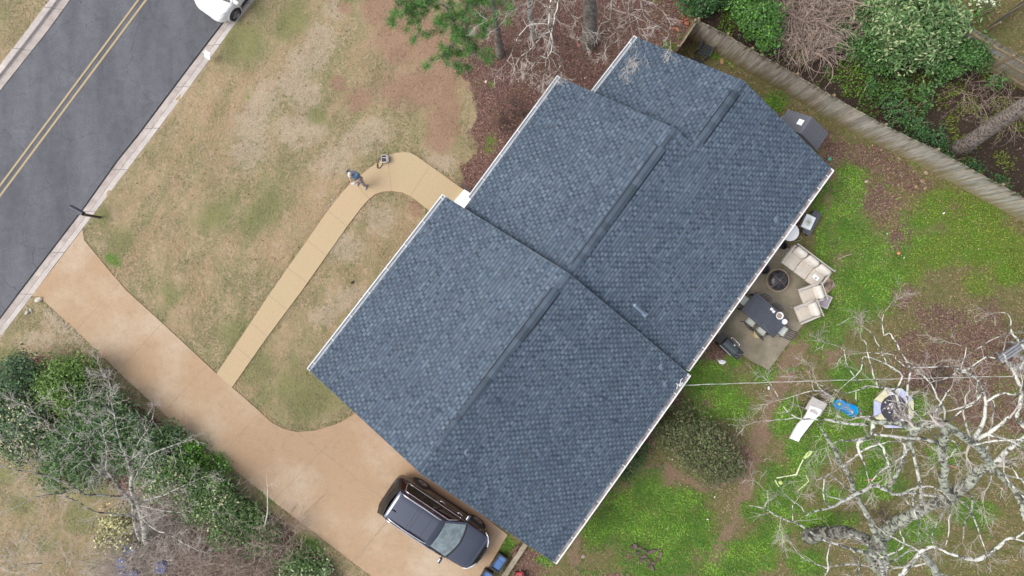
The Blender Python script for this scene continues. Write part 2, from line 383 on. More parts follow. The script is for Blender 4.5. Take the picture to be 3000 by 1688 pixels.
yard = t.ramp(nb, [(.3, (.075, .10, .025)), (.5, (.155, .135, .06)), (.7, (.22, .165, .095))])
base = t.mix(C_[0], yard, lawn)
base = t.mix(t.math('MULTIPLY', edge(B_[1], 1.1, .25, .85), .62), base, t.ramp(nf, [(.35, (.32, .26, .17)), (.6, (.50, .41, .31))]))
base = t.mix(t.math('MULTIPLY', edge(B_[2], 1.0, .2, .9), .75), base, t.ramp(nf, [(.35, (.13, .165, .04)), (.65, (.27, .25, .11))]))
dirtc = t.mix(C_[0], t.ramp(nf, [(.3, (.16, .105, .07)), (.7, (.31, .215, .15))]), t.ramp(nf, [(.3, (.26, .165, .105)), (.7, (.40, .25, .175))]))
base = t.mix(t.math('MULTIPLY', edge(A_[2], 1.1, .28, .8), .85), base, dirtc)
vor = t.n('ShaderNodeTexVoronoi'); vor.inputs['Scale'].default_value = 26; t.l(t.pos(), vor.inputs['Vector'])
sv = t.n('ShaderNodeSeparateColor'); t.l(vor.outputs['Color'], sv.inputs[0])
litc = t.ramp(sv.outputs[0], [(.0, (.07, .042, .038)), (.35, (.13, .072, .062)), (.7, (.19, .11, .092)), (.97, (.28, .19, .15))])
litc = t.mix(t.ramp(nw, [(.4, 0.), (.65, .5)]), litc, (.15, .105, .06))
base = t.mix(edge(A_[0]), base, litc)
grc = t.ramp(nf, [(.3, (.035, .09, .012)), (.5, (.085, .20, .018)), (.7, (.16, .30, .03))])
grc = t.mix(t.ramp(nw, [(.38, 0.), (.62, .8)]), grc, t.ramp(nf, [(.3, (.06, .10, .02)), (.7, (.20, .23, .05))]))
base = t.mix(t.math('MULTIPLY', edge(A_[1], 1.3, .3, .8), .92), base, grc)
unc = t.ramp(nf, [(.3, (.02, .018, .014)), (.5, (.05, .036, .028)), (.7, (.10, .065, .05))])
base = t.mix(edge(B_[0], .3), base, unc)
base = t.mix(.55, base, t.ramp(nh, [(.2, .12), (.8, .88)]), 'OVERLAY')
base = t.mix(.30, base, t.ramp(nf, [(.25, .1), (.75, .9)]), 'OVERLAY')
t.col(base); t.bump(t.math('ADD', nf, nh), .7, .03)
GROUND = t.m
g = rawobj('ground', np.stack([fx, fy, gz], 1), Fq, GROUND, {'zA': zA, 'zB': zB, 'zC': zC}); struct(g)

# ---------------------------------------------------------------- road, kerbs, slabs
t = NT('asphalt'); t.set(rough=.85, spec=.3)
n1 = t.noise(45, 5, .85); n2 = t.noise(.5, 4, .6, mapscale=(1.6, .35, 1), rot=(0, 0, R(-37))); n3 = t.noise(2.2, 5, .7)
c = t.ramp(n1, [(.3, (.048, .050, .058)), (.5, (.108, .11, .124)), (.72, (.20, .20, .215))])
c = t.mix(.6, c, t.ramp(n2, [(.3, .32), (.7, .68)]), 'OVERLAY'); c = t.mix(.3, c, t.ramp(n3, [(.3, .3), (.7, .7)]), 'OVERLAY')
v = t.n('ShaderNodeTexVoronoi', feature='DISTANCE_TO_EDGE'); v.inputs['Scale'].default_value = .42
dw = t.noise(.8, 3, .6); cx = t.n('ShaderNodeVectorMath', operation='ADD'); t.l(t.pos(), cx.inputs[0]); sc_ = t.n('ShaderNodeCombineXYZ'); t.l(dw, sc_.inputs[0]); t.l(n3, sc_.inputs[1]); t.l(sc_.outputs[0], cx.inputs[1]); t.l(cx.outputs[0], v.inputs['Vector'])
crk = t.math('MULTIPLY', t.ramp(v.outputs[0], [(.0, .7), (.005, 0.)]), t.ramp(t.noise(.5, 2), [(.40, 0.), (.5, 1.)]))
c = t.mix(crk, c, (.03, .03, .033)); t.col(c); t.bump(n1, .5, .01); ASPHALT = t.m
def Mconc(name, cA, cB, stain=None, lo=.35, hi=.65, big=.35, obj=False, dirx=None):
    t = NT(name); t.set(rough=.85, spec=.25)
    a = t.noise(big, 5, .55, mapscale=dirx[0] if dirx else None, rot=dirx[1] if dirx else None); f = t.noise(30, 4, .8); m = t.noise(3, 5, .7)
    c = t.ramp(a, [(lo, cA), (hi, cB)])
    if stain: c = t.mix(t.ramp(m, [(.5, 0.), (.75, .45)]), c, stain)
    c = t.mix(.28, c, t.ramp(f, [(.25, .1), (.75, .9)]), 'OVERLAY'); t.col(c); t.bump(f, .25, .006); return t.m
DRV = Mconc('driveway_concrete', (.475, .385, .285), (.395, .272, .17), (.26, .195, .12), .28, .56, .35)
WLK = Mconc('walkway_concrete', (.43, .345, .21), (.46, .342, .212), None, .35, .65, .4)
KRB = Mconc('kerb_concrete', (.54, .49, .455), (.38, .34, .315), (.27, .23, .21), .35, .7, 1.2)
PAN = Mconc('gutter_pan', (.47, .415, .38), (.34, .29, .265), (.22, .19, .17), .3, .7, 1.5)
PAT = Mconc('patio_concrete', (.155, .14, .095), (.33, .28, .215), (.12, .115, .06), .32, .68, .8)
JNT = M('joint', (.27, .20, .14), (.19, .14, .10))
YEL = M('yellow_paint', (.40, .31, .17), (.31, .25, .15), 20, .7, obj=False)
DARK = M('dark_gap', (.03, .028, .026))

def strip(Lp, Rp, zL, zR, mb, zLf=None, zRf=None):
    for i in range(len(Lp) - 1):
        a, b, c_, d_ = Lp[i], Lp[i + 1], Rp[i + 1], Rp[i]
        mb.add([(a.x, a.y, zL), (b.x, b.y, zL), (c_.x, c_.y, zR), (d_.x, d_.y, zR)], [(0, 1, 2, 3)])
def dens(P, n=60):
    P = [Vector(p) for p in P]; L = [0]
    for i in range(len(P) - 1): L.append(L[-1] + (P[i + 1] - P[i]).length)
    out = []
    for k in range(n + 1):
        s = L[-1] * k / n; i = max(j for j in range(len(L)) if L[j] <= s + 1e-9); i = min(i, len(P) - 2)
        f = (s - L[i]) / max(L[i + 1] - L[i], 1e-9); out.append(P[i].lerp(P[i + 1], f))
    return out
Wp = lambda P, z=0: [W(p[0], p[1], z) for p in P]
rr = Wp(ROAD_R, -.10); rl = Wp(ROAD_L, -.10); rr_d = dens(rr, 90); rl_d = dens(rl, 90)
mb = MB()
for i in range(90):
    a, b, c_, d_ = rr_d[i], rr_d[i + 1], rl_d[i + 1], rl_d[i]; m0 = (a + d_) / 2; m1 = (b + c_) / 2
    mb.add([(a.x, a.y, -.105), (b.x, b.y, -.105), (m1.x, m1.y, -.03), (m0.x, m0.y, -.03)], [(0, 1, 2, 3)])
    mb.add([(m0.x, m0.y, -.03), (m1.x, m1.y, -.03), (c_.x, c_.y, -.105), (d_.x, d_.y, -.105)], [(0, 1, 2, 3)])
road = struct(obj('road', mb, ASPHALT))
# double yellow line
def yl(off):
    mb = MB(); c0 = Vector(W(415, 0)); d = (Vector(W(0, 557)) - c0).normalized(); nrm = Vector((d.y, -d.x, 0))
    pts = [c0 - d * 12 + d * k * 1.0 + nrm * off for k in range(40)]
    for i in range(39):
        w = .045
        q = [pts[i] - nrm * w, pts[i + 1] - nrm * w, pts[i + 1] + nrm * w, pts[i] + nrm * w]
        # follow the crown of the road
        vs = []
        for p in q:
            vs.append((p.x, p.y, -.022))
        mb.add(vs, [(0, 3, 2, 1)])
    o = obj('lane_line', mb, YEL, road); return o
yl(-.135); yl(.135)
# kerb and gutter
def kerb(RD, CB, label):
    A = dens(Wp(RD), 120); B2 = dens(Wp(CB), 120)
    rs = [(0, -.10), (.50, -.085), (.56, -.02), (.64, .012), (1.0, .012), (1.02, -.28)]
    mb = MB()
    for i in range(120):
        for k in range(len(rs) - 1):
            f0, z0 = rs[k]; f1, z1 = rs[k + 1]
            p = [A[i].lerp(B2[i], f0), A[i + 1].lerp(B2[i + 1], f0), A[i + 1].lerp(B2[i + 1], f1), A[i].lerp(B2[i], f1)]
            zz = [z0, z0, z1, z1]; mb.add([(q.x, q.y, z) for q, z in zip(p, zz)], [(0, 1, 2, 3)], 3 if k == 0 else 0)
    # groove between asphalt and pan, expansion joints
    for i in range(120):
        e = (B2[i] - A[i]).normalized(); w0 = .02 + .02 * random.random()
        mb.add([(A[i].x - e.x * w0, A[i].y - e.y * w0, -.098), (A[i + 1].x - e.x * w0, A[i + 1].y - e.y * w0, -.098), (A[i + 1].x + e.x * .012, A[i + 1].y + e.y * .012, -.094), (A[i].x + e.x * .012, A[i].y + e.y * .012, -.094)], [(0, 1, 2, 3)], 1)
        mb.add([(*(A[i].lerp(B2[i], .55)).xy, -.022), (*(A[i + 1].lerp(B2[i + 1], .55)).xy, -.022), (*(A[i + 1].lerp(B2[i + 1], .60)).xy, .004), (*(A[i].lerp(B2[i], .60)).xy, .004)], [(0, 1, 2, 3)], 2)
        if i % 5 == 2:
            t_ = (A[i + 1] - A[i]).normalized() * .018
            for k in range(4):
                f0, z0 = rs[k]; f1, z1 = rs[k + 1]; p0 = A[i].lerp(B2[i], f0); p1 = A[i].lerp(B2[i], f1)
                mb.add([(p0.x, p0.y, z0 + .005), (p0.x + t_.x, p0.y + t_.y, z0 + .005), (p1.x + t_.x, p1.y + t_.y, z1 + .005), (p1.x, p1.y, z1 + .005)], [(0, 1, 2, 3)], 1)
    return struct(obj('kerb', mb, [KRB, DARK, M('kerb_grime', (.30, .26, .24), (.19, .165, .155), 3, obj=False), PAN]))
kerb(ROAD_R, CURB_R, ''); kerb(ROAD_L, CURB_L, '')
def slab(name, P, z, mat, joints, th=.12, jw=.006):
    mb = MB(); poly = [(W(*p).x, W(*p).y) for p in P]
    mb.prism(poly, z - th, z)
    for k, (a, b) in enumerate(joints):
        A, B2 = W(*a), W(*b); d = (B2 - A).normalized(); nn = Vector((-d.y, d.x, 0)) * jw
        zz = z + .0022 + .0004 * (k % 5)
        mb.add([(*(A - nn).xy, zz), (*(B2 - nn).xy, zz), (*(B2 + nn).xy, zz), (*(A + nn).xy, zz)], [(0, 1, 2, 3)], 1)
    return struct(obj(name, mb, [mat, JNT]))
slab('driveway', DRIVE, .012, DRV, [((349, 831), (224, 967)), ((470, 953), (349, 1086)), ((604, 1072), (483, 1205)), ((758, 1212), (640, 1342)), ((1008, 1254), (800, 1468)), ((871, 1266), (1300, 1600)), ((1560, 1060), (1000, 1680)), ((1135, 1522), (1040, 1648)), ((635, 1095), (680, 1135))])
slab('walkway', WALK, .028, WLK, [((743, 942), (822, 1008)) if 0 else ((735, 945), (812, 1010)), ((843, 788), (928, 848)) if 0 else ((843, 785), (918, 842)), ((902, 706), (955, 750)) if 0 else ((902, 706), (975, 764)), ((961, 617), (1017, 664)), ((1038, 532), (1082, 583)), ((1138, 478), (1147, 560)), ((1258, 490), (1203, 573)), ((690, 1015), (766, 1075)), ((790, 866), (866, 928))])
slab('patio', PATIO, .03, PAT, [], .12)
# ---------------------------------------------------------------- house
t = NT('shingle'); a = t.n('ShaderNodeVertexColor'); a.layer_name = 'Col'
g1 = t.noise(90, 3, .8); g2 = t.noise(.55, 5, .6); g3 = t.noise(2.3, 4, .6)
c = t.mix(.2, a.outputs['Color'], t.ramp(g1, [(.25, .15), (.75, .85)]), 'OVERLAY')
c = t.mix(.5, c, t.ramp(g2, [(.3, .40), (.7, .60)]), 'OVERLAY')
c = t.mix(t.ramp(g3, [(.62, 0.), (.8, .22)]), c, (.10, .12, .09))
t.col(c); t.set(rough=.8, spec=.35); t.bump(g1, .35, .004); SHG = t.m
WHT = M('white_trim', (.82, .82, .82), (.70, .70, .71), 4, .5, obj=False)
GUTI = M('gutter_inside', (.42, .40, .40), (.20, .15, .14), 3, .8, obj=False, lo=.4, hi=.62)
GUTF = M('gutter_clean', (.52, .54, .56), (.40, .42, .44), 3, .7, obj=False)
t = NT('brick'); bt = t.n('ShaderNodeTexBrick'); bt.inputs['Scale'].default_value = 1; bt.inputs['Brick Width'].default_value = .2; bt.inputs['Row Height'].default_value = .07; bt.inputs['Mortar Size'].default_value = .006
bt.inputs['Color1'].default_value = (.30, .13, .08, 1); bt.inputs['Color2'].default_value = (.22, .10, .07, 1); bt.inputs['Mortar'].default_value = (.45, .42, .38, 1)
gg = t.n('ShaderNodeNewGeometry'); sp = t.n('ShaderNodeSeparateXYZ'); t.l(gg.outputs[0], sp.inputs[0]); cb = t.n('ShaderNodeCombineXYZ')
t.l(t.math('ADD', sp.outputs[0], sp.outputs[1]), cb.inputs[0]); t.l(sp.outputs[2], cb.inputs[1]); t.l(cb.outputs[0], bt.inputs['Vector']); t.col(bt.outputs[0]); t.set(rough=.9); BRK = t.m
GLASS = M('window_glass', (.03, .035, .04), (.05, .055, .06), 2, .06, spec=.8)

house = thing('house', 'single-storey brick house under a dark slate-blue shingle roof in three stepped gabled sections', 'house', W(1650, 900, 0))
N3 = lambda v: Vector(v).normalized()
zeA, zrA = 2.7, 4.9
AW, AN, AR1, AR0 = W(909, 1088, zeA), W(1306, 577, zeA), W(1666, 802, zrA), W(1228, 1382, zrA)
AE, AS = W(2014, 1094, 2.45), W(1620, 1646, 2.45)
BN, BR1 = W(1643, 228, 2.6), W(1981, 379, 4.45)
BR0 = W(1660, 817, 4.45); BL0 = W(1300, 693, 2.6)
RE = W(2434, 492, 2.25); RL = W(1975, 1129, 2.25)
nB = Vector((.8065, -.591, 0)); slope = (BR1.z - RE.z) / ((RE - BR1).dot(nB))
def on_rear(px, py):
    z = 4.0
    for _ in range(12):
        p = W(px, py, z); z = BR1.z - slope * (p - BR1).dot(nB)
    return W(px, py, z)
CE = on_rear(2180, 238)
dC = (CE - BR1).dot(nB); uB = Vector((.585, .811, 0)).normalized()
CS = BR1 + (nB - uB * (nB.dot(uB))) * dC; CS.z = CE.z
CN = W(1868, 111, 2.45); CF0 = W(1742, 273, 2.45); CF0 = CF0 + (CF0 - CN).normalized() * .6
CSx = CS - uB * .5
TAB_I = [(.145, .182, .222), (.138, .178, .22), (.15, .184, .22)]
TAB_L = [(.105, .138, .180), (.118, .153, .196), (.096, .128, .170), (.127, .160, .20), (.115, .14, .175)]
TAB_D = [(.062, .086, .118), (.070, .096, .128), (.052, .073, .102), (.078, .104, .136)]
def shingles(mb, poly, udir, th=.03, expo=.143, seed=0, thick=.12):
    """courses of laminated shingles on a planar roof slope; poly given eave first"""
    rd = random.Random(seed)
    o = Vector(poly[0]); nrm = (Vector(poly[1]) - o).cross(Vector(poly[2]) - Vector(poly[1])).normalized()
    if nrm.z < 0: nrm = -nrm
    u = (udir - nrm * udir.dot(nrm)).normalized(); v = nrm.cross(u).normalized()
    if v.z < 0: v = -v
    P2 = [((Vector(p) - o).dot(u), (Vector(p) - o).dot(v)) for p in poly]
    vmin = min(p[1] for p in P2); vmax = max(p[1] for p in P2)
    nrow = int((vmax - vmin) / expo) + 1
    def cross(vv):
        xs = []
        for i in range(len(P2)):
            a, b = P2[i], P2[(i + 1) % len(P2)]
            if (a[1] > vv) != (b[1] > vv): xs.append(a[0] + (b[0] - a[0]) * (vv - a[1]) / (b[1] - a[1]))
        return sorted(xs)
    P = lambda uu, vv, h: o + u * uu + v * vv + nrm * h
    for r in range(nrow):
        v0 = vmin + r * expo; v1 = min(v0 + expo + .012, vmax)
        xs = cross(v0 + expo * .5) if v0 + expo * .5 < vmax else cross(vmax - .01)
        tone = 1 + rd.uniform(-.05, .05)
        for k in range(0, len(xs) - 1, 2):
            PT = .236; x = xs[k]; xe = xs[k + 1]; ph = ((r * .41) % 1) * PT + rd.uniform(-.02, .02); n0 = int((x + ph) / PT) - 1
            cuts = []
            q = n0
            while q * PT - ph < xe:
                c0 = q * PT - ph; wt = rd.uniform(.12, .155); st_ = rd.uniform(-.015, .015)
                cuts.append((c0 + st_, c0 + st_ + wt, True)); q += 1
            seg = []; last = x
            for c0, c1, _ in cuts:
                a0, a1 = max(c0, x), min(c1, xe)
                if a1 <= a0: continue
                if a0 > last: seg.append((last, a0, False))
                seg.append((a0, a1, True)); last = a1
            if last < xe: seg.append((last, xe, False))
            fr = (v0 - vmin) / (vmax - vmin)
            for x, x2, tab in seg:
                if x2 - x < .004: continue
                big = fnoise(np.array([o.x + x * .7 + seed * 9]), np.array([v0 * .7 + seed * 5]), .9, 2)[0]
                pal = TAB_D if not tab else (TAB_I if rd.random() < .14 else TAB_L)  # dark gaps: own tone plus the overhang's shade put into the colour
                if tab and rd.random() > .85 + .4 * big: pal = TAB_D[1:] + TAB_L[2:3]
                if not tab and rd.random() < big * 1.0 - .38 + .35 * fr: pal = TAB_L  # gaps paler towards the ridge: the slope's sheen put into the colour
                cc = pal[rd.randrange(len(pal))]; k_ = tone * rd.uniform(.92, 1.08); cc = (cc[0] * k_ * .76, cc[1] * k_ * .805, cc[2] * k_ * .84)
                h0 = .026 if tab else .010; h1 = .004 if tab else .001
                vs = [P(x, v0, h0), P(x2, v0, h0), P(x2, v1, h1), P(x, v1, h1), P(x, v0, -.004), P(x2, v0, -.004), P(x, v1, -.004), P(x2, v1, -.004)]
                fs = [(0, 1, 2, 3), (4, 5, 1, 0), (4, 0, 3, 6), (1, 5, 7, 2)]
                mb.add(vs, fs, 0, cc)
                if r: mb.add([P(x, v0 - .022, h0 * .5 + .006), P(x2, v0 - .022, h0 * .5 + .006), P(x2, v0, h0 * .5 + .006), P(x, v0, h0 * .5 + .006)], [(0, 1, 2, 3)], 0, (.022, .034, .052))  # dark strip below each butt: the course overhang's shadow painted as colour
    # deck and underside
    n = len(poly); top = [Vector(p) - nrm * .006 for p in poly]; bot = [Vector(p) - Vector((0, 0, thick)) for p in poly]
    mb.add(top + bot, [tuple(range(n)), tuple(reversed(range(n, 2 * n)))] + [(i, (i + 1) % n, (i + 1) % n + n, i + n) for i in range(n)], 0, (.045, .055, .07))
    return nrm
def roof(sections, seed):
    mb = MB()
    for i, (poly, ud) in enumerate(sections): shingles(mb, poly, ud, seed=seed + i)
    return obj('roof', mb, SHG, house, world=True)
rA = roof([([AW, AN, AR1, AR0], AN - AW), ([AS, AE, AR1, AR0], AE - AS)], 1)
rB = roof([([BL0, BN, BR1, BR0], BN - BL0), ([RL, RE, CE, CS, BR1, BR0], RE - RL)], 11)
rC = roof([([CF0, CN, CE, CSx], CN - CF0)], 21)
# ridge vents and caps
def ridge(a, b, parent, v0, v1, sl, n_up=.03):
    a, b = Vector(a), Vector(b); d = (b - a).normalized(); L = (b - a).length; s_ = Vector((d.y, -d.x, 0)).normalized(); mb = MB(); rd = random.Random(5)
    x = 0
    while x < L - .02:
        x2 = min(x + .29, L); vent = v0 <= x <= v1; h = .075 if vent else .028; w = .15 if vent else .14; k_ = rd.uniform(.85, 1.2); cc = (.058 * k_, .080 * k_, .108 * k_)
        if rd.random() < .25: cc = tuple(q * .8 for q in cc)
        for sg in (-1, 1):
            p = [a + d * x + Vector((0, 0, h + .006)), a + d * x2 + Vector((0, 0, h)), a + d * x2 + s_ * sg * w + Vector((0, 0, h - w * sl)), a + d * x + s_ * sg * w + Vector((0, 0, h + .006 - w * sl))]
            q = [v - Vector((0, 0, .022 if not vent else .03)) for v in p]
            f = [(0, 1, 2, 3), (3, 2, 6, 7), (0, 3, 7, 4), (1, 5, 6, 2)]
            mb.add(p + q, f if sg < 0 else [tuple(reversed(i)) for i in f], 0, cc)
            if vent:
                p2 = [a + d * x + s_ * sg * .14, a + d * x2 + s_ * sg * .14, a + d * x2 + s_ * sg * .20, a + d * x + s_ * sg * .20]
                p2 = [v + Vector((0, 0, .048 - (.14 if i in (0, 1) else .20) * sl)) for i, v in enumerate(p2)]
                mb.add(p2, [(0, 1, 2, 3)], 0, (.018, .024, .032))
        x = x2
    return obj('ridge_cap', mb, SHG, parent, world=True)
LA = (AR1 - AR0).length; LB = (BR1 - BR0).length
ridge(AR0, AR1, rA, .6, LA - .75, .37)
ridge(BR0, BR1, rB, .5, LB - .9, .38)
ridge(CS, CE, rC, .1, (CE - CS).length - .8, .38)
# eave gutters
def gutter(a, b, out, w=.16, fill=False, hang=.62, ins=None):
    a, b = Vector(a), Vector(b); d = (b - a).normalized(); o_ = Vector((d.y, -d.x, 0)).normalized()
    if o_.dot(out) < 0: o_ = -o_
    mb = MB(); L = (b - a).length; zt = -.015
    prof = [(-.02, 0), (0, 0), (0, -.10), (w * .7, -.10), (w * .92, -.05), (w * .92, 0), (w * .92 + .04, .004), (w * .92 + .04, -.012), (w * 1.0, -.055), (w * .75, -.115), (-.02, -.115)]
    vs = []
    for s in (0, L): vs += [a + d * s + o_ * p[0] + Vector((0, 0, zt + p[1])) for p in prof]
    n = len(prof); fs = [(i, (i + 1) % n, (i + 1) % n + n, i + n) for i in range(n)]
    mb.add(vs, fs, 0); mb.m[-len(fs) + 2] = 1; mb.m[-len(fs) + 1] = 1; mb.m[-len(fs) + 3] = 1
    for s in (0, L):
        c = a + d * s + o_ * w * .5 + Vector((0, 0, zt - .055)); mb.box(c, (.02, w, .11), Matrix((d, o_, (0, 0, 1))).transposed().to_3x3())
    s = .35
    while s < L:
        c = a + d * s + o_ * w * .44 + Vector((0, 0, zt + .004)); mb.box(c, (.03, w * 1.0, .012), Matrix((d, o_, (0, 0, 1))).transposed().to_3x3()); s += hang
    obj('gutter', mb, [WHT, ins or GUTI], house, world=True)
gutter(AW, AN, (-1, .7, 0), hang=1.2, ins=GUTF); gutter(AS, AE, (1, -.7, 0), hang=.9)
gutter(BN, BN + (BL0 - BN).normalized() * 6.1, (-1, .7, 0), hang=1.2, ins=GUTF); gutter(CN, CN + (CF0 - CN).normalized() * 2.9, (-1, .7, 0), hang=1.2, ins=GUTF)
gutter(RE, RE + (RL - RE).normalized() * 10.15, (1, -.7, 0))
# rake boards
def rake(a, b, off=.05):
    a, b = Vector(a), Vector(b); d = (b - a).normalized(); h = Vector((d.x, d.y, 0)).normalized(); s_ = Vector((h.y, -h.x, 0)); mb = MB()
    q = [a - Vector((0, 0, .02)), b - Vector((0, 0, .02)), b - Vector((0, 0, .2)), a - Vector((0, 0, .2))]
    mb.add([p + s_ * .012 for p in q] + [p - s_ * .012 for p in q], [(0, 1, 2, 3), (7, 6, 5, 4), (0, 4, 5, 1), (3, 2, 6, 7), (0, 3, 7, 4), (1, 5, 6, 2)])
    obj('rake_board', mb, M('rake_paint', (.55, .56, .55), (.44, .45, .46), 4, .6), house, world=True)
for a, b in ((AW, AR0), (AR0, AS), (AN, AR1), (AR1, AE), (BN, BR1), (CN, CE), (CE, RE)): rake(a, b)
# walls: brick boxes with gables under each roof, set back from the eaves
def wallbox(FL0, FL1, RR1, RR0, ridge0, ridge1, inset, name='wall', cut=.28):
    """FL0-FL1 front eave, RR0-RR1 rear eave"""
    P = [Vector(FL0), Vector(FL1), Vector(RR1), Vector(RR0)]; u = (P[1] - P[0]).normalized(); u.z = 0; u.normalize(); n = Vector((u.y, -u.x, 0))
    fl0 = P[0] + u * inset + n * inset; fl1 = P[1] - u * inset + n * inset; rr1 = P[2] - u * inset - n * inset; rr0 = P[3] + u * inset - n * inset
    r0 = Vector(ridge0) + u * inset; r1 = Vector(ridge1) - u * inset; mb = MB()
    zf = P[0].z - cut + inset * .37; zr = P[3].z - cut + inset * .37
    v = [(fl0.x, fl0.y, -.1), (fl1.x, fl1.y, -.1), (rr1.x, rr1.y, -.1), (rr0.x, rr0.y, -.1), (fl0.x, fl0.y, zf), (fl1.x, fl1.y, zf), (rr1.x, rr1.y, zr), (rr0.x, rr0.y, zr), (r0.x, r0.y, r0.z - cut), (r1.x, r1.y, r1.z - cut)]
    mb.add(v, [(0, 1, 5, 4), (1, 2, 6, 9, 5), (2, 3, 7, 6), (3, 0, 4, 8, 7)])
    obj(name, mb, BRK, house, world=True); return fl0, fl1, rr1, rr0, u, n
wa = wallbox(AW, AN, AE, AS, AR0, AR1, .45); wb = wallbox(BL0 + uB * .2, BN, RE + (CN - RE) * 0 - uB * 3.55, RL, BR0, BR1, .42)
wc = wallbox(CF0, CN, RE, RE - uB * 5.0, CSx, CE, .40)
def window(p, u, n, w=1.0, h=1.1, z=.95, door=False):
    Mx = Matrix((u, n, (0, 0, 1))).transposed().to_3x3(); mb = MB(); c = Vector((p[0], p[1], 0))
    for s, sz in (((-w / 2, 0, z + h / 2), (.08, .09, h + .08)), ((w / 2, 0, z + h / 2), (.08, .09, h + .08)), ((0, 0, z), (w, .09, .08)), ((0, 0, z + h), (w, .09, .08)), ((0, 0, z + h * .5), (w - .1, .05, .04))):
        mb.box(c + Mx @ Vector(s), sz, Mx)
    f = obj('door_frame' if door else 'window_frame', mb, WHT, house, world=True)
    mb = MB(); mb.box(c + Mx @ Vector((0, 0, z + h / 2)), (w - .09, .03, h - .06), Mx); obj('door_panel' if door else 'window_pane', mb, M('door_paint', (.25, .06, .05), (.2, .05, .04)) if door else GLASS, house, world=True)
for f in (.25, .6): window(wa[0].lerp(wa[1], f), wa[4], -wa[5])
for f in (.2, .42, .62): window(wb[3].lerp(wb[2], f + .1), wb[4], wb[5], door=(f == .42), z=.95 if f != .42 else .05, h=1.1 if f != .42 else 2.0)
for f in (.3, .7): window(wa[3].lerp(wa[2], f), wa[4], wa[5])
window(wb[0].lerp(wb[1], .78), wb[4], -wb[5]); window(wc[0].lerp(wc[1], .7), wc[4], -wc[5])
window(wa[0].lerp(wa[3], .35), (wa[3] - wa[0]).normalized(), -wa[4], w=2.6, h=2.1, z=.02, door=True)
window(wa[0].lerp(wa[3], .72), (wa[3] - wa[0]).normalized(), -wa[4], w=2.6, h=2.1, z=.02, door=True)
# small things on the roof
VENT = M('vent_metal', (.13, .17, .23), (.10, .135, .19), 5, .6, .1)
def drop(px, py, zz, plane):
    """point on roof plane given (p0, normal)"""
    p0, nn = plane; z = zz
    for _ in range(15): p = W(px, py, z); z = p0.z - (nn.x * (p.x - p0.x) + nn.y * (p.y - p0.y)) / nn.z
    return W(px, py, z)
def pn(a, b, c):
    n = (b - a).cross(c - a).normalized(); return (a, n if n.z > 0 else -n)
plA = pn(AS, AE, AR1); plB = pn(RL, RE, BR1)
def boot(px, py, pl, parent, r=.10):
    p = drop(px, py, 3, pl); mb = MB(); q = pl[1].to_track_quat('Z', 'Y').to_matrix()
    mb.lathe([(r * 1.5, .0), (r * 1.35, .022), (r * .75, .05), (.055, .10)], 18, mi=0)
    mb.box((.0, 0, .014), (.27, .24, .012))
    vs = [q @ Vector(v) + p + pl[1] * .02 for v in mb.v]; mb.v = vs
    mb2 = MB(); mb2.lathe([(.038, 0), (.038, .26), (.028, .26), (.028, .12)], 14, close=False); mb2.v = [Vector(v) + p for v in mb2.v]; mb.add(mb2.v, mb2.f, 1)
    mb3 = MB(); mb3.lathe([(.03, .2), (0.001, .2)], 12, close=False); mb.add([Vector(v) + p for v in mb3.v], mb3.f, 2)
    obj('vent_pipe', mb, [VENT, VENT, DARK], parent, world=True)
boot(1938, 1074, plA, rA); boot(1370, 1324, plA, rA); boot(1950, 1124, plA, rA, .09); boot(2275, 643, plB, rB)
# the long flue pipe lying above the rear slope
p0 = drop(1851, 893, 3.6, plB) + Vector((0, 0, .55)); p1 = drop(1888, 921, 3.4, plB) + Vector((0, 0, .16))
mb = MB(); mb.tube([p0, p1], .062, 14); p2 = p1 + Vector((0, 0, -.2)); mb.tube([p1 + Vector((.01, 0, .04)), p2], .07, 12); nn = plB[1]; mb.box(p2 + Vector((0, 0, .08)), (.20, .20, .012), nn.to_track_quat('Z', 'Y').to_matrix())
obj('flue_pipe', mb, M('flue_metal', (.27, .35, .45), (.21, .28, .37), 5, .4, .2), rB, world=True, smooth=False)
# service mast with bracket
pm = drop(1982, 1124, 2.8, plA); mb = MB(); mb.tube([pm, pm + Vector((0, 0, .55))], .03, 8); mb.tube([pm + Vector((0, 0, .5)), pm + Vector((.07, .22, .42)), pm + Vector((.14, .27, .42))], .016, 6); mb.tube([pm + Vector((.02, 0, .45)), pm + Vector((.13, .10, .46)), pm + Vector((.10, .0, .4))], .018, 6)
mb.tube([pm + Vector((0, 0, .2)), pm + Vector((-.02, -.2, .1))], .014, 6)
obj('service_mast', mb, WHT, rA, world=True); MAST = pm + Vector((.0, 0, .5))
# porch: white step block and black railing by the front door
mb = MB(); P = [(1330, 590), (1360, 555), (1420, 590), (1400, 650)]; P = [W(*p, .17) for p in P]; mb.prism([(p.x, p.y) for p in P], -.02, .17)
obj('door_step', mb, M('white_step', (.93, .93, .92), (.88, .88, .88), 3, .6), house, world=True)
IRON = M('black_iron', (.05, .042, .05), (.07, .06, .07), 4, .5)
mb = MB(); a = W(1357, 549, .05); b = W(1387, 574, .17); top = .85
for k in range(8):
    f = k / 7; p = a.lerp(b, f); mb.tube([p, p + Vector((0, 0, top))], .011, 5)
mb.tube([a + Vector((0, 0, top)), b + Vector((0, 0, top + .02))], .02, 6); mb.tube([a + Vector((0, 0, .12)), b + Vector((0, 0, .12))], .012, 5); mb.tube([a, a + Vector((0, 0, top)), a + Vector((-.12, .06, top - .1)), a + Vector((-.14, .07, top - .35))], .018, 6)
obj('railing', mb, IRON, house, world=True)
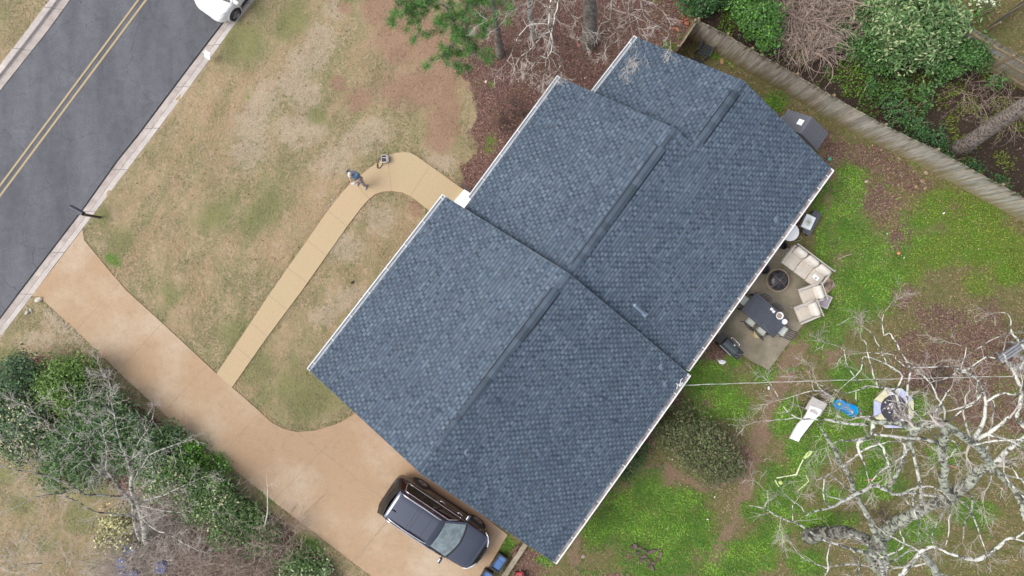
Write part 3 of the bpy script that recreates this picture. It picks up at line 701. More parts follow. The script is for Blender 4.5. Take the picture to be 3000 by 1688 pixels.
mb = MB(); p = W(2250, 754, 2.2); mb.tube([p, p + Vector((-.12, .1, -.25)), p + Vector((-.35, .25, -.4)), p + Vector((-.4, .28, -2.1))], .045, 8)
obj('downspout', mb, WHT, house, world=True)

# overhead service wire
mb = MB(); a = Vector(MAST); b = W(3300, 1097, 6.6); pts = []
for k in range(61):
    f = k / 60; p = a.lerp(b, f); p.z -= .6 * 4 * f * (1 - f) * .5; pts.append(p)
mb.tube(pts, .007, 5)
pts2 = [p + Vector((0, .016 * math.cos(i * 1.3), .016 * math.sin(i * 1.3))) for i, p in enumerate(pts)]
mb.tube(pts2, .006, 4)
tag(obj('service_wire', mb, M('wire_skin', (.70, .70, .66), (.35, .36, .33), 3, .5), None), 'thin pale twisted overhead wire running from the roof mast out over the backyard', 'wire')

# ---------------------------------------------------------------- fences
t = NT('fence_wood'); t.set(rough=.9, spec=.15)
u_ = t.noise(1, 5, .75, mapscale=(7, 7, .8)); f_ = t.noise(1, 4, .8, mapscale=(30, 30, 2)); b_ = t.noise(.6, 3, .6)
gm = t.n('ShaderNodeNewGeometry'); sx = t.n('ShaderNodeSeparateXYZ'); t.l(gm.outputs[0], sx.inputs[0])
att = t.n('ShaderNodeVertexColor'); att.layer_name = 'Col'
c = t.ramp(u_, [(.3, (.28, .25, .195)), (.5, (.42, .385, .325)), (.68, (.56, .53, .49))])
c = t.mix(.75, c, att.outputs[0], 'MULTIPLY')
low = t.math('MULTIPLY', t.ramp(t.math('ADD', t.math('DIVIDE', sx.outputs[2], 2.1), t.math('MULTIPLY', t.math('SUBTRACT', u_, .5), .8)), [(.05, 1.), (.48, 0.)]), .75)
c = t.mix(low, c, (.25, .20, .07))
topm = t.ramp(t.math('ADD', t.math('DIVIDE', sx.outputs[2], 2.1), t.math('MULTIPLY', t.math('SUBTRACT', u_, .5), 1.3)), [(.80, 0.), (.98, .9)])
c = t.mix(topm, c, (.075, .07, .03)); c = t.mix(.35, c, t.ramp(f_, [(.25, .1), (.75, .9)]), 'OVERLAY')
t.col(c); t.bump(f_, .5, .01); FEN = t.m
FPOST = M('fence_post', (.30, .23, .14), (.20, .16, .09), 5, .9)
def fence(base, h, label, seed=3, posts=2.4, rails=1, dim=1.0):
    rd = random.Random(seed); B = [W(x, y) for x, y in base]; o = thing('wooden_fence', label, 'fence', B[0])
    for i in range(len(B) - 1):
        a, b = B[i], B[i + 1]; d = (b - a).normalized(); L = (b - a).length; s_ = Vector((d.y, -d.x, 0)); mb = MB(); x = 0; Mx = Matrix((d, s_, (0, 0, 1))).transposed().to_3x3()
        while x < L - .02:
            w = min(rd.uniform(.125, .15), L - x); hh = h + rd.uniform(-.035, .035); k_ = rd.uniform(.72, 1.25); tint = rd.uniform(-.06, .06)
            ln = rd.uniform(-.012, .012)
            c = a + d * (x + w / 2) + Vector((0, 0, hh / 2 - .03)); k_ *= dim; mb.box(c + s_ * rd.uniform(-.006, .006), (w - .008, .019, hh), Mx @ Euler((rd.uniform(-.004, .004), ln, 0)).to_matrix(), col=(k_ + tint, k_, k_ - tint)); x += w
        obj('board_panel', mb, FEN, o, world=True)
        mb = MB()
        for z in (.35, 1.05, h - .3):
            mb = MB(); mb.box(a.lerp(b, .5) - s_ * .035 * rails + Vector((0, 0, z)), (L - .01, .045, .09), Mx)
            obj('rail', mb, FPOST, o, world=True)
        n = max(1, int(L / posts))
        for k in range(n + (1 if i == len(B) - 2 else 0)):
            mb = MB(); c = a.lerp(b, k / n) - s_ * .095 * rails; mb.box(c + Vector((0, 0, (h + .05) / 2 - .1)), (.09, .09, h + .05), Mx); obj('post', mb, FPOST, o, world=True)
    return o
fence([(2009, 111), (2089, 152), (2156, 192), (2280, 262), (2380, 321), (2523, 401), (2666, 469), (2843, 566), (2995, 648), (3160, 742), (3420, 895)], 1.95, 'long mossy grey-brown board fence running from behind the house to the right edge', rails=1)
fence([(1962, 182), (2008, 112)], 1.9, 'short orange-brown board fence closing the gap between the house and the long fence', seed=8, rails=1)
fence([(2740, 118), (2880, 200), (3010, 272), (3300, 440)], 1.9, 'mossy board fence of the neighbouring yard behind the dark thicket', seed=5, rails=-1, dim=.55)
# low wire fence in the neighbour's yard
mb = MB(); o = thing('wire_fence', 'low dark wire fence crossing the green yard in the upper right corner', 'fence', W(2868, 100))
a, b = W(2868, 100), W(3080, -60); d = (b - a).normalized(); L = (b - a).length
for z in (.15, .3, .45, .6, .75, .9, 1.05, 1.2): mb.tube([a + Vector((0, 0, z)), b + Vector((0, 0, z))], .012, 4)
x = 0
while x < L: mb.tube([a + d * x, a + d * x + Vector((0, 0, 1.2))], .01, 4); x += .1
obj('wire_mesh', mb, M('dark_wire', (.05, .05, .04), (.08, .07, .05)), o, world=True)
for k in range(4):
    mb = MB(); p = a + d * (L * k / 3); mb.tube([p, p + Vector((0, 0, 1.3))], .04, 6); obj('post', mb, FPOST, o, world=True)
# ---------------------------------------------------------------- vegetation
LEAF = Mleaf('leaf', .5); BARKP = Mbark('pale_bark', (.68, .68, .62), (.34, .34, .30), .33, .50, 6, (.12, .12, .10), 4.5)
BARKL = Mbark('lichen_bark', (.46, .49, .40), (.23, .24, .195), .34, .56, 9, (.10, .10, .085), 5.5)
BARKT = Mbark('trunk_bark', (.30, .31, .26), (.10, .095, .085), .38, .58, 6, (.05, .045, .04), 3.2)
BARKG = Mbark('grey_bark', (.30, .275, .24), (.12, .105, .09), .4, .6, 7)
BARKD = Mbark('ridged_bark', (.33, .28, .25), (.09, .075, .065), .42, .56, 9)
TWIG = M('twig', (.58, .54, .50), (.40, .35, .31), 3, .85, obj=False); TWIGW = M('pale_twig', (.72, .71, .66), (.48, .46, .42), 4, .85, obj=False)
TWIGR = M('grey_twig', (.50, .46, .41), (.32, .28, .25), 3, .85, obj=False); VINED = M('dark_stem', (.10, .065, .06), (.06, .045, .045), 3, .85, obj=False)
VINE = M('vine_stem', (.38, .29, .24), (.25, .185, .15), 3, .85, obj=False); VINE2 = M('dry_stem', (.54, .45, .37), (.36, .29, .24), 3, .85, obj=False)

def twigs(mb, p, d, L, r, depth, rd, spread=.75, zb=0., n=4):
    """a bending twig that forks again and again"""
    pts = [p]; rad = [r]; q = Vector(p); dd = Vector(d).normalized(); k = 4 if depth else 3
    for i in range(k):
        dd = (dd + Vector((rd.gauss(0, .22), rd.gauss(0, .22), rd.gauss(0, .16) + zb))).normalized()
        q = q + dd * (L / k); pts.append(q.copy()); rad.append(max(r * (1 - .75 * (i + 1) / k), .003))
    mb.tube(pts, rad, n, cap=False)
    if depth > 0:
        for i in range(1, k + 1):
            m = 2 if i > 1 else 1
            for _ in range(m):
                if rd.random() < .12: continue
                e = (pts[i] - pts[i - 1]).normalized()
                s = Vector((rd.gauss(0, 1), rd.gauss(0, 1), rd.gauss(0, .55))); s = (s - e * s.dot(e)).normalized()
                twigs(mb, pts[i], (e + s * spread * rd.uniform(.6, 1.3)), L * rd.uniform(.42, .68), max(rad[i] * .7, .0035), depth - 1, rd, spread, zb, 3)
def smoothline(P, wob, rd, sub=3):
    out = []; rr_ = []
    for i in range(len(P) - 1):
        a, ra = P[i]; b, rb = P[i + 1]; p0 = P[max(i - 1, 0)][0]; p3 = P[min(i + 2, len(P) - 1)][0]
        for k in range(sub):
            t_ = k / sub; t2 = t_ * t_; t3 = t2 * t_
            q = .5 * ((2 * a) + (b - p0) * t_ + (2 * p0 - 5 * a + 4 * b - p3) * t2 + (3 * a - p0 - 3 * b + p3) * t3)
            if k: q = q + Vector((rd.gauss(0, wob), rd.gauss(0, wob), rd.gauss(0, wob)))
            out.append(q); rr_.append(ra + (rb - ra) * t_)
    out.append(P[-1][0]); rr_.append(P[-1][1]); return out, rr_
def traced(root, lines, tr, mat, tmat, seed, tw=1.0, dens_=1.0, names=None, depth=1, sub=0):
    """lines: list of [(x,y,z,halfwidth_px), ...] in the local frame `tr` of photo crops"""
    rd = random.Random(seed); tmb = MB()
    for li, ln in enumerate(lines):
        P = []
        for (x, y, z, r) in ln:
            X, Y = tr(x, y); P.append((W(X, Y, z), r / 3.22 * (CH - z) / CF * (.86 if r < 50 else .94)))
        pts, rad = smoothline(P, .02 if rad_big(P) else .012, rd)
        mb = MB(); big = max(rad) > .09
        if big: rad = [q * rd.uniform(.93, 1.08) for q in rad]
        mb.tube(pts, rad, 12 if big else 6)
        obj('trunk' if (names and li in names) else 'branch', mb, BARKT if (mat is BARKL and li == 0) else BARKP if (mat is BARKL and max(rad) < .09) else mat, root, world=True, smooth=True)
        for i in range(1, len(pts)):
            seg = (pts[i] - pts[i - 1]); L = seg.length; cnt = L * (2.3 if rad[i] < .06 else 1.5 if rad[i] < .12 else .35) * dens_
            if pts[i].z < 2.5: cnt *= .2
            k = int(cnt) + (rd.random() < cnt % 1)
            for _ in range(k):
                e = seg.normalized(); s = Vector((rd.gauss(0, 1), rd.gauss(0, 1), rd.gauss(0, .5))); s = (s - e * s.dot(e)).normalized()
                twigs(tmb, pts[i - 1].lerp(pts[i], rd.random()), e * .5 + s, rd.uniform(.4, 1.0) * tw, rd.uniform(.005, .009), depth if rd.random() < .88 else depth + 1, rd)
            if sub and pts[i].z > 7.5 and pts[i].x * CF / (CH - pts[i].z) > 1080 and rad[i] > .03 and rd.random() < sub * L:
                e = seg.normalized(); s = Vector((rd.gauss(0, 1), rd.gauss(0, 1), rd.gauss(0, .4))); s = (s - e * s.dot(e)).normalized(); q = pts[i]; d = e * .5 + s; P2 = [(q, .03)]
                for k in range(5): d = (d + Vector((rd.gauss(0, .35), rd.gauss(0, .35), rd.gauss(0, .2)))).normalized(); q = q + d * rd.uniform(.28, .5); P2.append((q, .028 - .004 * k))
                p2, r2 = smoothline(P2, .01, rd, 2); m2 = MB(); m2.tube(p2, r2, 5); obj('branch', m2, BARKP, root, world=True, smooth=True)
                for _ in range(5): k = rd.randrange(3, len(p2)); twigs(tmb, p2[k], (p2[k] - p2[k - 1]).normalized() + Vector((rd.gauss(0, .6), rd.gauss(0, .6), rd.gauss(0, .3))), .55, .007, 1, rd)
        twigs(tmb, pts[-1], pts[-1] - pts[-2], .8 * tw, max(rad[-1] * .8, .007), depth + 1, rd)
    obj('twigs', tmb, tmat, root, world=True)['kind'] = 'stuff'
def rad_big(P): return max(p[1] for p in P) > .09

# -- big pale lichen-covered tree, lower right
D_ = lambda x, y: (2200 + x / 3.22, 1238 + y / 3.22)
RT = [
 [(545, 1070, -.1, 82), (600, 1062, .5, 72), (750, 1040, 1.5, 62), (950, 1050, 3, 58), (1100, 1110, 4, 60), (1180, 1170, 4.6, 62)],
 [(1170, 1180, 4.5, 68), (1240, 1070, 5, 68), (1330, 970, 5.8, 62), (1500, 880, 6.8, 55), (1650, 800, 7.6, 52), (1860, 720, 8.5, 55)],
 [(1880, 720, 8.5, 52), (1815, 560, 9.3, 46), (1830, 400, 9.8, 42), (1792, 250, 10.3, 48), (1830, 120, 10.8, 46), (1790, 0, 11.2, 44)],
 [(1880, 710, 8.5, 56), (2050, 580, 9, 55), (2150, 450, 9.6, 48), (2270, 400, 10, 44)],
 [(2270, 400, 10, 42), (2200, 300, 10.4, 42), (2080, 190, 11, 38), (1950, 100, 11.4, 36), (1810, 20, 11.5, 38)],
 [(2270, 400, 10, 38), (2380, 520, 10.4, 34), (2500, 650, 10.8, 32), (2560, 800, 11, 28), (2620, 1000, 11.2, 24)],
 [(2270, 400, 10, 34), (2400, 280, 10.5, 30), (2520, 180, 11, 26), (2680, 60, 11.4, 22)],
 [(1170, 1170, 4.6, 60), (1120, 1260, 5.4, 50), (1170, 1340, 6.2, 50), (1230, 1450, 7, 45), (1260, 1580, 7.5, 40)],
 [(640, 10, 9, 10), (730, 170, 8.5, 17), (820, 330, 8, 24), (930, 520, 7.5, 25), (1000, 700, 7, 27), (1100, 880, 6.4, 30), (1170, 1040, 6, 32), (1260, 1220, 5.6, 30), (1280, 1330, 5.4, 28)],
 [(520, 885, 11, 5), (600, 840, 10.8, 9), (750, 800, 10.5, 13), (900, 730, 10.2, 18), (1050, 650, 10, 20), (1170, 595, 9.8, 20), (1260, 630, 9.6, 20), (1370, 680, 9.4, 17), (1500, 665, 9.2, 14), (1700, 690, 9, 12), (1860, 712, 8.7, 11)],
 [(1290, 615, 9.6, 20), (1380, 470, 10, 21), (1440, 320, 10.3, 22), (1500, 180, 10.6, 28), (1530, 50, 11, 42)],
 [(1810, 20, 11.4, 40), (1660, 20, 11.2, 38), (1530, 50, 11, 40), (1400, 10, 11, 34), (1240, 0, 11, 30), (1140, -10, 11, 26), (1090, -40, 11, 20)],
 [(1150, 0, 11, 24), (1130, 120, 11, 22), (1010, 190, 11, 18), (1020, 290, 11, 14), (1070, 380, 11, 9), (1095, 490, 11, 6)],
 [(1120, 140, 11, 18), (960, 170, 11.2, 13), (860, 165, 11.3, 9), (790, 190, 11.4, 5)],
 [(1160, 150, 11, 13), (1250, 240, 11, 13), (1300, 400, 11, 11), (1320, 470, 11, 8)],
 [(1100, 20, 11.1, 18), (900, 10, 11.3, 14), (740, -25, 11.5, 12), (600, -30, 11.6, 8), (430, -45, 11.7, 7), (300, -160, 11.8, 5), (225, -300, 12, 3)],
 [(430, -45, 11.7, 6), (300, -25, 11.8, 5), (120, -15, 12, 3)],
 [(1500, 40, 11, 24), (1450, -60, 11, 20), (1400, -150, 11, 17), (1350, -290, 11.3, 14), (1190, -335, 11.5, 10), (1090, -345, 11.6, 8), (960, -290, 11.8, 5), (830, -290, 12, 4), (600, -380, 12, 2)],
 [(1350, -300, 11.3, 9), (1430, -440, 11.5, 9), (1280, -560, 11.7, 8), (1225, -700, 11.9, 6), (1120, -860, 12, 3)],
 [(1195, -340, 11.5, 8), (1150, -460, 11.7, 8), (1110, -620, 12, 7), (1085, -750, 12, 4), (1040, -790, 12, 2)],
 [(1480, 0, 11, 16), (1475, -280, 11.4, 12), (1500, -460, 12, 10), (1490, -540, 12, 9), (1400, -690, 12, 8), (1320, -840, 12, 7), (1255, -820, 12, 6), (1240, -980, 12, 4), (1265, -1050, 12, 2)],
 [(1500, -510, 12, 8), (1600, -520, 12, 6), (1890, -530, 12, 6), (1975, -490, 12, 14), (2060, -510, 12, 9), (2220, -620, 12, 9), (2350, -585, 12, 5)],
 [(1975, -490, 12, 18), (2120, -420, 11.5, 14), (2190, -290, 11, 14), (2215, -180, 10.9, 15), (2190, 0, 10.7, 22), (2080, 190, 10.9, 26)],
 [(2210, -190, 10.9, 14), (2350, -270, 11, 13), (2480, -260, 11.2, 12), (2540, -300, 11.3, 12)],
 [(2600, 60, 11, 24), (2510, -60, 11, 24), (2550, -250, 11, 22), (2500, -430, 11, 18), (2400, -600, 11.2, 11), (2380, -680, 11.3, 7)],
 [(2500, -440, 11, 15), (2590, -650, 11.2, 15), (2520, -780, 11.4, 13), (2460, -850, 11.5, 10), (2440, -1000, 11.7, 6), (2360, -1040, 11.8, 3)],
 [(2460, -850, 11.5, 7), (2250, -770, 11.7, 5), (2080, -660, 11.9, 3)],
 [(1975, -490, 12, 6), (2030, -690, 12, 4), (1990, -720, 12, 2)],
 [(1975, -490, 12, 6), (1820, -410, 12, 4), (1700, -380, 12, 2)],
 [(2100, 180, 10.8, 28), (2300, 60, 11, 22), (2450, -60, 11.2, 16)],
 [(1400, 1450, 9, 26), (1520, 1320, 9.3, 24), (1600, 1220, 9.5, 22), (1720, 1170, 9.6, 16), (1850, 1230, 9.8, 14), (2080, 1290, 10, 20), (2200, 1270, 10, 26), (2350, 1160, 10.2, 20), (2440, 1090, 10.4, 14), (2600, 1130, 10.6, 9)],
 [(1620, 1230, 9, 34), (1700, 1330, 8.3, 42), (1770, 1480, 7.6, 45), (1790, 1600, 7, 45)],
 [(-20, 785, 12, 3), (130, 810, 12, 6), (300, 910, 11.8, 8), (450, 960, 11.6, 11), (600, 1060, 11.3, 12), (750, 1130, 11, 13), (950, 1190, 10.6, 14), (1180, 1270, 10, 18), (1240, 1400, 9.2, 24), (1255, 1520, 8, 30)],
 [(955, 1195, 10.6, 9), (1030, 1350, 10.8, 11), (1000, 1460, 11, 12)],
 [(755, 1130, 11, 8), (720, 1260, 11.2, 7), (730, 1370, 11.3, 9), (700, 1460, 11.4, 8)],
 [(700, 1375, 11.2, 7), (900, 1340, 11, 9), (1100, 1355, 10.4, 8), (1270, 1385, 10, 7), (1480, 1350, 9.8, 7), (1560, 1290, 9.6, 8)],
 [(740, 1375, 11.2, 6), (600, 1330, 11.4, 5), (480, 1270, 11.6, 4), (400, 1170, 11.8, 2)],
 [(520, 885, 11, 5), (480, 800, 11.2, 5), (400, 745, 11.4, 4), (300, 690, 11.6, 2)],
 [(395, 930, 11.7, 5), (392, 790, 11.8, 4), (415, 755, 12, 2)], [(130, 808, 12, 4), (160, 690, 12, 3), (110, 620, 12, 2)],
 [(1510, 190, 10, 12), (1540, 330, 9.5, 17), (1590, 560, 9, 19), (1610, 760, 8.2, 16)],
 [(1160, 110, 11, 14), (1400, 140, 11, 16), (1600, 150, 10.8, 17), (1770, 195, 10.5, 20)],
 [(1030, 280, 11, 9), (1200, 210, 11.2, 8), (1350, 180, 11.4, 6), (1500, 160, 11.4, 5)],
 [(1000, 700, 7.5, 8), (760, 500, 9, 8), (690, 520, 9.6, 7), (620, 540, 10, 4)], [(755, 790, 10.5, 8), (700, 760, 10.8, 8), (685, 620, 11, 7), (700, 510, 11.2, 4)],
 [(840, 450, 8.6, 7), (950, 350, 9.4, 8), (1010, 300, 10.4, 8)], [(900, 735, 10.2, 8), (740, 700, 10.6, 6), (690, 640, 10.8, 3)],
 [(1900, 700, 8.6, 9), (2050, 790, 9.6, 11), (2110, 920, 10.2, 9), (2200, 1170, 10.8, 5)], [(2050, 660, 9, 14), (2090, 740, 9.6, 12), (2060, 860, 10, 9), (2010, 960, 10.4, 7), (2000, 1100, 10.8, 4)],
 [(1850, 790, 9, 8), (1780, 900, 9.8, 7), (1710, 1060, 10.2, 7), (1720, 1160, 10, 6)], [(1170, 1290, 9, 10), (1430, 1180, 9.6, 10), (1410, 1050, 10, 7), (1400, 1000, 10.2, 3)],
 [(1840, 150, 11, 10), (1960, 200, 11.4, 9), (1900, 290, 11.6, 7), (1845, 350, 11.8, 4)], [(2080, 210, 11, 12), (2250, 180, 11.3, 11), (2400, 170, 11.4, 10), (2600, 160, 11.6, 9)],
 [(2260, 420, 10, 10), (2260, 560, 10.6, 7), (2200, 680, 11, 4)], [(2430, 380, 10.6, 9), (2500, 480, 11, 8), (2590, 590, 11.2, 6)],
 [(1490, -510, 12, 7), (1380, -590, 12, 6), (1340, -640, 12, 4), (1100, -660, 12, 3)], [(1430, -445, 11.6, 6), (1280, -550, 11.8, 6), (1060, -620, 12, 5), (1040, -500, 12, 5), (880, -350, 12, 3)],
 [(1030, -370, 11.8, 6), (900, -560, 12, 4), (880, -680, 12, 4), (790, -730, 12, 2)], [(780, -240, 11.8, 8), (660, -310, 12, 6), (620, -370, 12, 3)], [(660, -300, 12, 5), (500, -280, 12, 4), (310, -220, 12, 2)],
 [(1200, -60, 11.4, 8), (1000, -60, 11.6, 8), (950, -110, 11.8, 6)], [(1000, -200, 11.8, 5), (990, -300, 11.8, 5), (1120, -340, 11.6, 6)], [(1700, -20, 11.3, 10), (1820, -230, 12, 7), (1900, -350, 12, 4)], [(1840, -10, 11.3, 14), (1960, -90, 11.8, 8), (2120, -200, 12, 5), (2130, -330, 12, 3)],
]
rt = thing('bare_tree', 'largest bare tree with pale lichened limbs spreading over the lower right backyard', 'tree', W(2370, 1570))
traced(rt, RT, D_, BARKL, TWIGR, 11, tw=.72, dens_=.34, sub=.55, names=(0, 1))
# -- bare tree, lower left
Bq = lambda x, y: (x / 3.22, 1238 + y / 3.22)
LT = [
 [(1390, 1180, -.1, 38), (1370, 1040, 1.5, 34), (1340, 900, 3, 27), (1300, 760, 4, 21), (1240, 640, 5, 20), (1245, 520, 5.8, 18), (1220, 400, 6.5, 14), (1180, 300, 7, 11), (1140, 200, 7.5, 9), (1110, 100, 8, 7), (1080, -50, 8.5, 5), (1030, -200, 9, 4)],
 [(1340, 1180, -.1, 20), (1290, 1020, 1.5, 18), (1260, 880, 2.5, 17), (1250, 760, 3.3, 16), (1200, 700, 4, 16), (1130, 620, 4.6, 16), (1060, 520, 5.2, 14), (1000, 430, 5.8, 11), (1010, 300, 6.4, 8), (990, 150, 7, 6), (960, 0, 7.5, 4)],
 [(1210, 705, 4, 13), (1060, 695, 4.4, 12), (940, 685, 4.8, 11), (800, 680, 5.2, 10), (700, 610, 5.6, 10), (550, 545, 6, 9), (400, 490, 6.5, 8), (200, 455, 7, 6), (-40, 405, 7.4, 4)],
 [(1030, 520, 5.1, 11), (960, 490, 5.3, 10), (880, 400, 5.8, 9), (800, 270, 6.3, 9), (640, 160, 6.9, 8), (520, 60, 7.4, 7), (420, -20, 7.9, 5), (280, -130, 8.4, 4), (60, -270, 9, 3)],
 [(1340, 900, 3, 10), (1450, 1000, 3.6, 8), (1600, 1060, 4, 7), (1780, 1160, 4.4, 5), (1900, 1220, 4.8, 3)],
 [(1260, 545, 5.7, 9), (1340, 420, 6.2, 8), (1420, 300, 6.7, 7), (1600, 230, 7, 5), (1780, 170, 7.4, 3)],
 [(1290, 750, 4, 8), (1500, 700, 5, 7), (1700, 610, 5.6, 5), (1930, 510, 6, 3)],
 [(1260, 880, 2.6, 10), (1060, 860, 3.4, 9), (930, 850, 4, 8), (850, 820, 4.4, 7), (720, 740, 5, 6), (560, 680, 5.4, 4)],
 [(700, 620, 5.6, 7), (580, 670, 6, 6), (350, 700, 6.6, 5), (150, 800, 7, 3)],
 [(400, 490, 6.5, 6), (320, 430, 6.8, 6), (220, 330, 7.2, 5), (80, 190, 7.6, 4), (-20, 120, 8, 3)],
 [(1300, 780, 3.9, 7), (1480, 820, 4.6, 6), (1680, 850, 5.2, 3)],
 [(1400, 270, 6.8, 5), (1440, 430, 6.2, 6), (1430, 660, 5.4, 5), (1400, 860, 4.6, 4)],
 [(1225, 420, 6.4, 8), (1300, 200, 7.2, 6), (1400, 60, 7.8, 4), (1450, -100, 8.2, 3)],
 [(1090, -10, 8.4, 6), (1050, -210, 9, 5), (1030, -370, 9.4, 4), (960, -500, 9.8, 2)], [(1050, -210, 9, 4), (1110, -330, 9.4, 3), (1060, -400, 9.7, 2)],
 [(440, -10, 7.9, 5), (220, -150, 8.5, 4), (0, -280, 9, 3)], [(640, 160, 6.9, 5), (700, 20, 7.6, 4), (640, -130, 8.2, 3), (780, -210, 8.6, 2)],
 [(850, 350, 6, 5), (640, 330, 6.6, 4), (480, 370, 7, 3)], [(1180, 300, 7, 5), (1020, 200, 7.6, 4), (900, 60, 8.2, 3)], [(400, 1330, 6, 4), (180, 1340, 6.4, 3), (-20, 1410, 6.6, 2)],
]
lt = thing('bare_tree', 'bare many-forked grey-white tree among the shrubs in the lower left corner', 'tree', W(430, 1604))
traced(lt, LT, Bq, Mbark('ashen_bark', (.47, .47, .42), (.24, .24, .21), .33, .52, 6, (.10, .10, .08), 4.5), TWIG, 21, tw=.66, dens_=1.6, names=(0, 1), depth=1)
# -- three trunks at the top edge with branches hanging back over the mulch
T_ = lambda x, y: (1400 + x / 3.22, y / 3.22)
def toptree(label, tr, branches, seed, mat, tw=.6, dens_=1.2):
    x, y, z, r = tr[0]; X, Y = T_(x, y); o = thing('bare_tree', label, 'tree', W(X, Y)); rd = random.Random(seed)
    traced(o, [tr] + branches, T_, mat, TWIGR, seed, tw=tw, dens_=dens_, names=(0,), depth=1); return o
toptree('slim grey tree trunk at the top edge beside the pine branches', [(210, 530, -.1, 50), (195, 400, 1, 42), (170, 240, 2.3, 36), (130, 20, 4, 34), (60, -420, 6.6, 32), (0, -1400, 10.5, 26)],
 [[(20, -1000, 9.2, 16), (300, -200, 9.6, 12), (520, -20, 9.7, 9), (440, 40, 9.6, 8), (300, 120, 9.4, 6), (230, 210, 9.2, 5), (175, 270, 9, 3)], [(520, -20, 9.7, 7), (640, 80, 9.5, 6), (560, 240, 9.2, 4)], [(300, 110, 9.4, 4), (200, 150, 9.2, 3), (60, 210, 9, 2)], [(500, 20, 9.6, 5), (470, 180, 9.4, 5), (540, 290, 9, 3)]], 31, BARKG)
toptree('thin dark-flecked tree trunk, middle one of the three at the top edge', [(515, 360, -.1, 30), (505, 250, 1.2, 26), (490, 100, 2.6, 24), (475, -60, 4, 23), (440, -700, 7.5, 20)],
 [[(460, -400, 6, 12), (700, -200, 9, 11), (690, 0, 10.6, 10), (665, 240, 10.5, 9), (692, 320, 10.4, 9), (702, 420, 10.2, 7), (690, 490, 10, 6), (645, 560, 9.8, 4), (625, 700, 9.6, 2)],
  [(800, -150, 10.6, 8), (755, 20, 10.5, 8), (722, 190, 10.5, 7), (690, 310, 10.4, 7)], [(690, 485, 10, 5), (770, 530, 9.8, 4), (785, 600, 9.7, 3), (740, 680, 9.5, 2)],
  [(675, 300, 10.4, 5), (600, 340, 10.2, 4), (500, 460, 10, 4), (390, 550, 9.8, 3), (370, 620, 9.7, 2)], [(655, 230, 10.5, 4), (500, 230, 10.3, 4), (400, 320, 10, 4), (330, 460, 9.8, 3), (260, 610, 9.6, 2)], [(640, 540, 9.9, 4), (580, 540, 9.8, 3), (500, 640, 9.6, 2)], [(640, 560, 9.8, 3), (700, 560, 9.8, 3), (740, 640, 9.6, 2)]], 32, BARKP)
toptree('thick grey tree trunk standing closest to the upper corner of the house', [(1050, 420, -.1, 92), (1055, 380, .3, 82), (1062, 250, 1.3, 72), (1065, 100, 2.4, 68), (1060, -60, 3.6, 64), (1120, -800, 7.6, 52), (1200, -1500, 10, 40)],
 [[(1170, -1100, 8.9, 22), (1270, -500, 10, 16), (1275, -80, 11, 12), (1250, 150, 10.9, 10), (1285, 260, 10.7, 8), (1335, 350, 10.5, 6), (1240, 430, 10.3, 3)], [(1250, 190, 10.9, 7), (1160, 225, 10.8, 6), (1130, 310, 10.6, 5), (1000, 400, 10.4, 4), (960, 370, 10.3, 2)],
  [(1180, -1200, 9, 20), (1480, -400, 10.5, 14), (1530, -40, 11, 11), (1570, 150, 10.9, 9), (1680, 230, 10.7, 8), (1790, 300, 10.5, 6), (1820, 380, 10.3, 3)], [(1560, 110, 10.9, 6), (1500, 180, 10.8, 6), (1340, 250, 10.6, 5), (1300, 300, 10.4, 4)],
  [(1680, 235, 10.7, 5), (1640, 320, 10.5, 5), (1590, 390, 10.2, 4), (1580, 500, 9.9, 2)], [(1290, -200, 10.6, 10), (1000, -80, 11, 8), (820, -20, 11, 7), (900, 170, 10.8, 5), (1010, 260, 10.6, 3)], [(1550, 60, 10.9, 6), (1620, 40, 10.8, 5), (1720, 90, 10.7, 3)],
  [(1440, -100, 10.8, 6), (1420, 120, 10.7, 5), (1460, 330, 10.4, 4), (1430, 560, 10, 2)], [(1500, 180, 10.8, 5), (1530, 330, 10.5, 4), (1500, 480, 10.2, 3)], [(1330, -100, 10.8, 6), (1380, 60, 10.7, 5), (1470, 90, 10.6, 3)]], 33, BARKG, tw=.5, dens_=1.0)
# -- ridged trunk at the right edge
mb = MB(); P = [(W(2808, 436, -.1), .42), (W(2820, 430, .5), .36), (W(2868, 398, 2), .31), (W(2935, 352, 4), .29), (W(3020, 295, 6), .27), (W(3300, 110, 10), .22)]
pts, rad = smoothline(P, .015, random.Random(4)); mb.tube(pts, rad, 16)
o = thing('tree', 'ridged brown-grey trunk leaning out at the right edge beyond the fence', 'tree', W(2808, 436)); obj('trunk', mb, BARKD, o, world=True, smooth=True)
rd = random.Random(9); tmb = MB()
for k in range(26): twigs(tmb, pts[-1] + Vector((rd.gauss(0, .2), rd.gauss(0, .2), rd.gauss(0, .3))), (rd.gauss(0.6, 1), rd.gauss(0.3, 1), rd.uniform(.1, .8)), 2.2, .04, 2, rd)
obj('branch', tmb, BARKD, o, world=True)

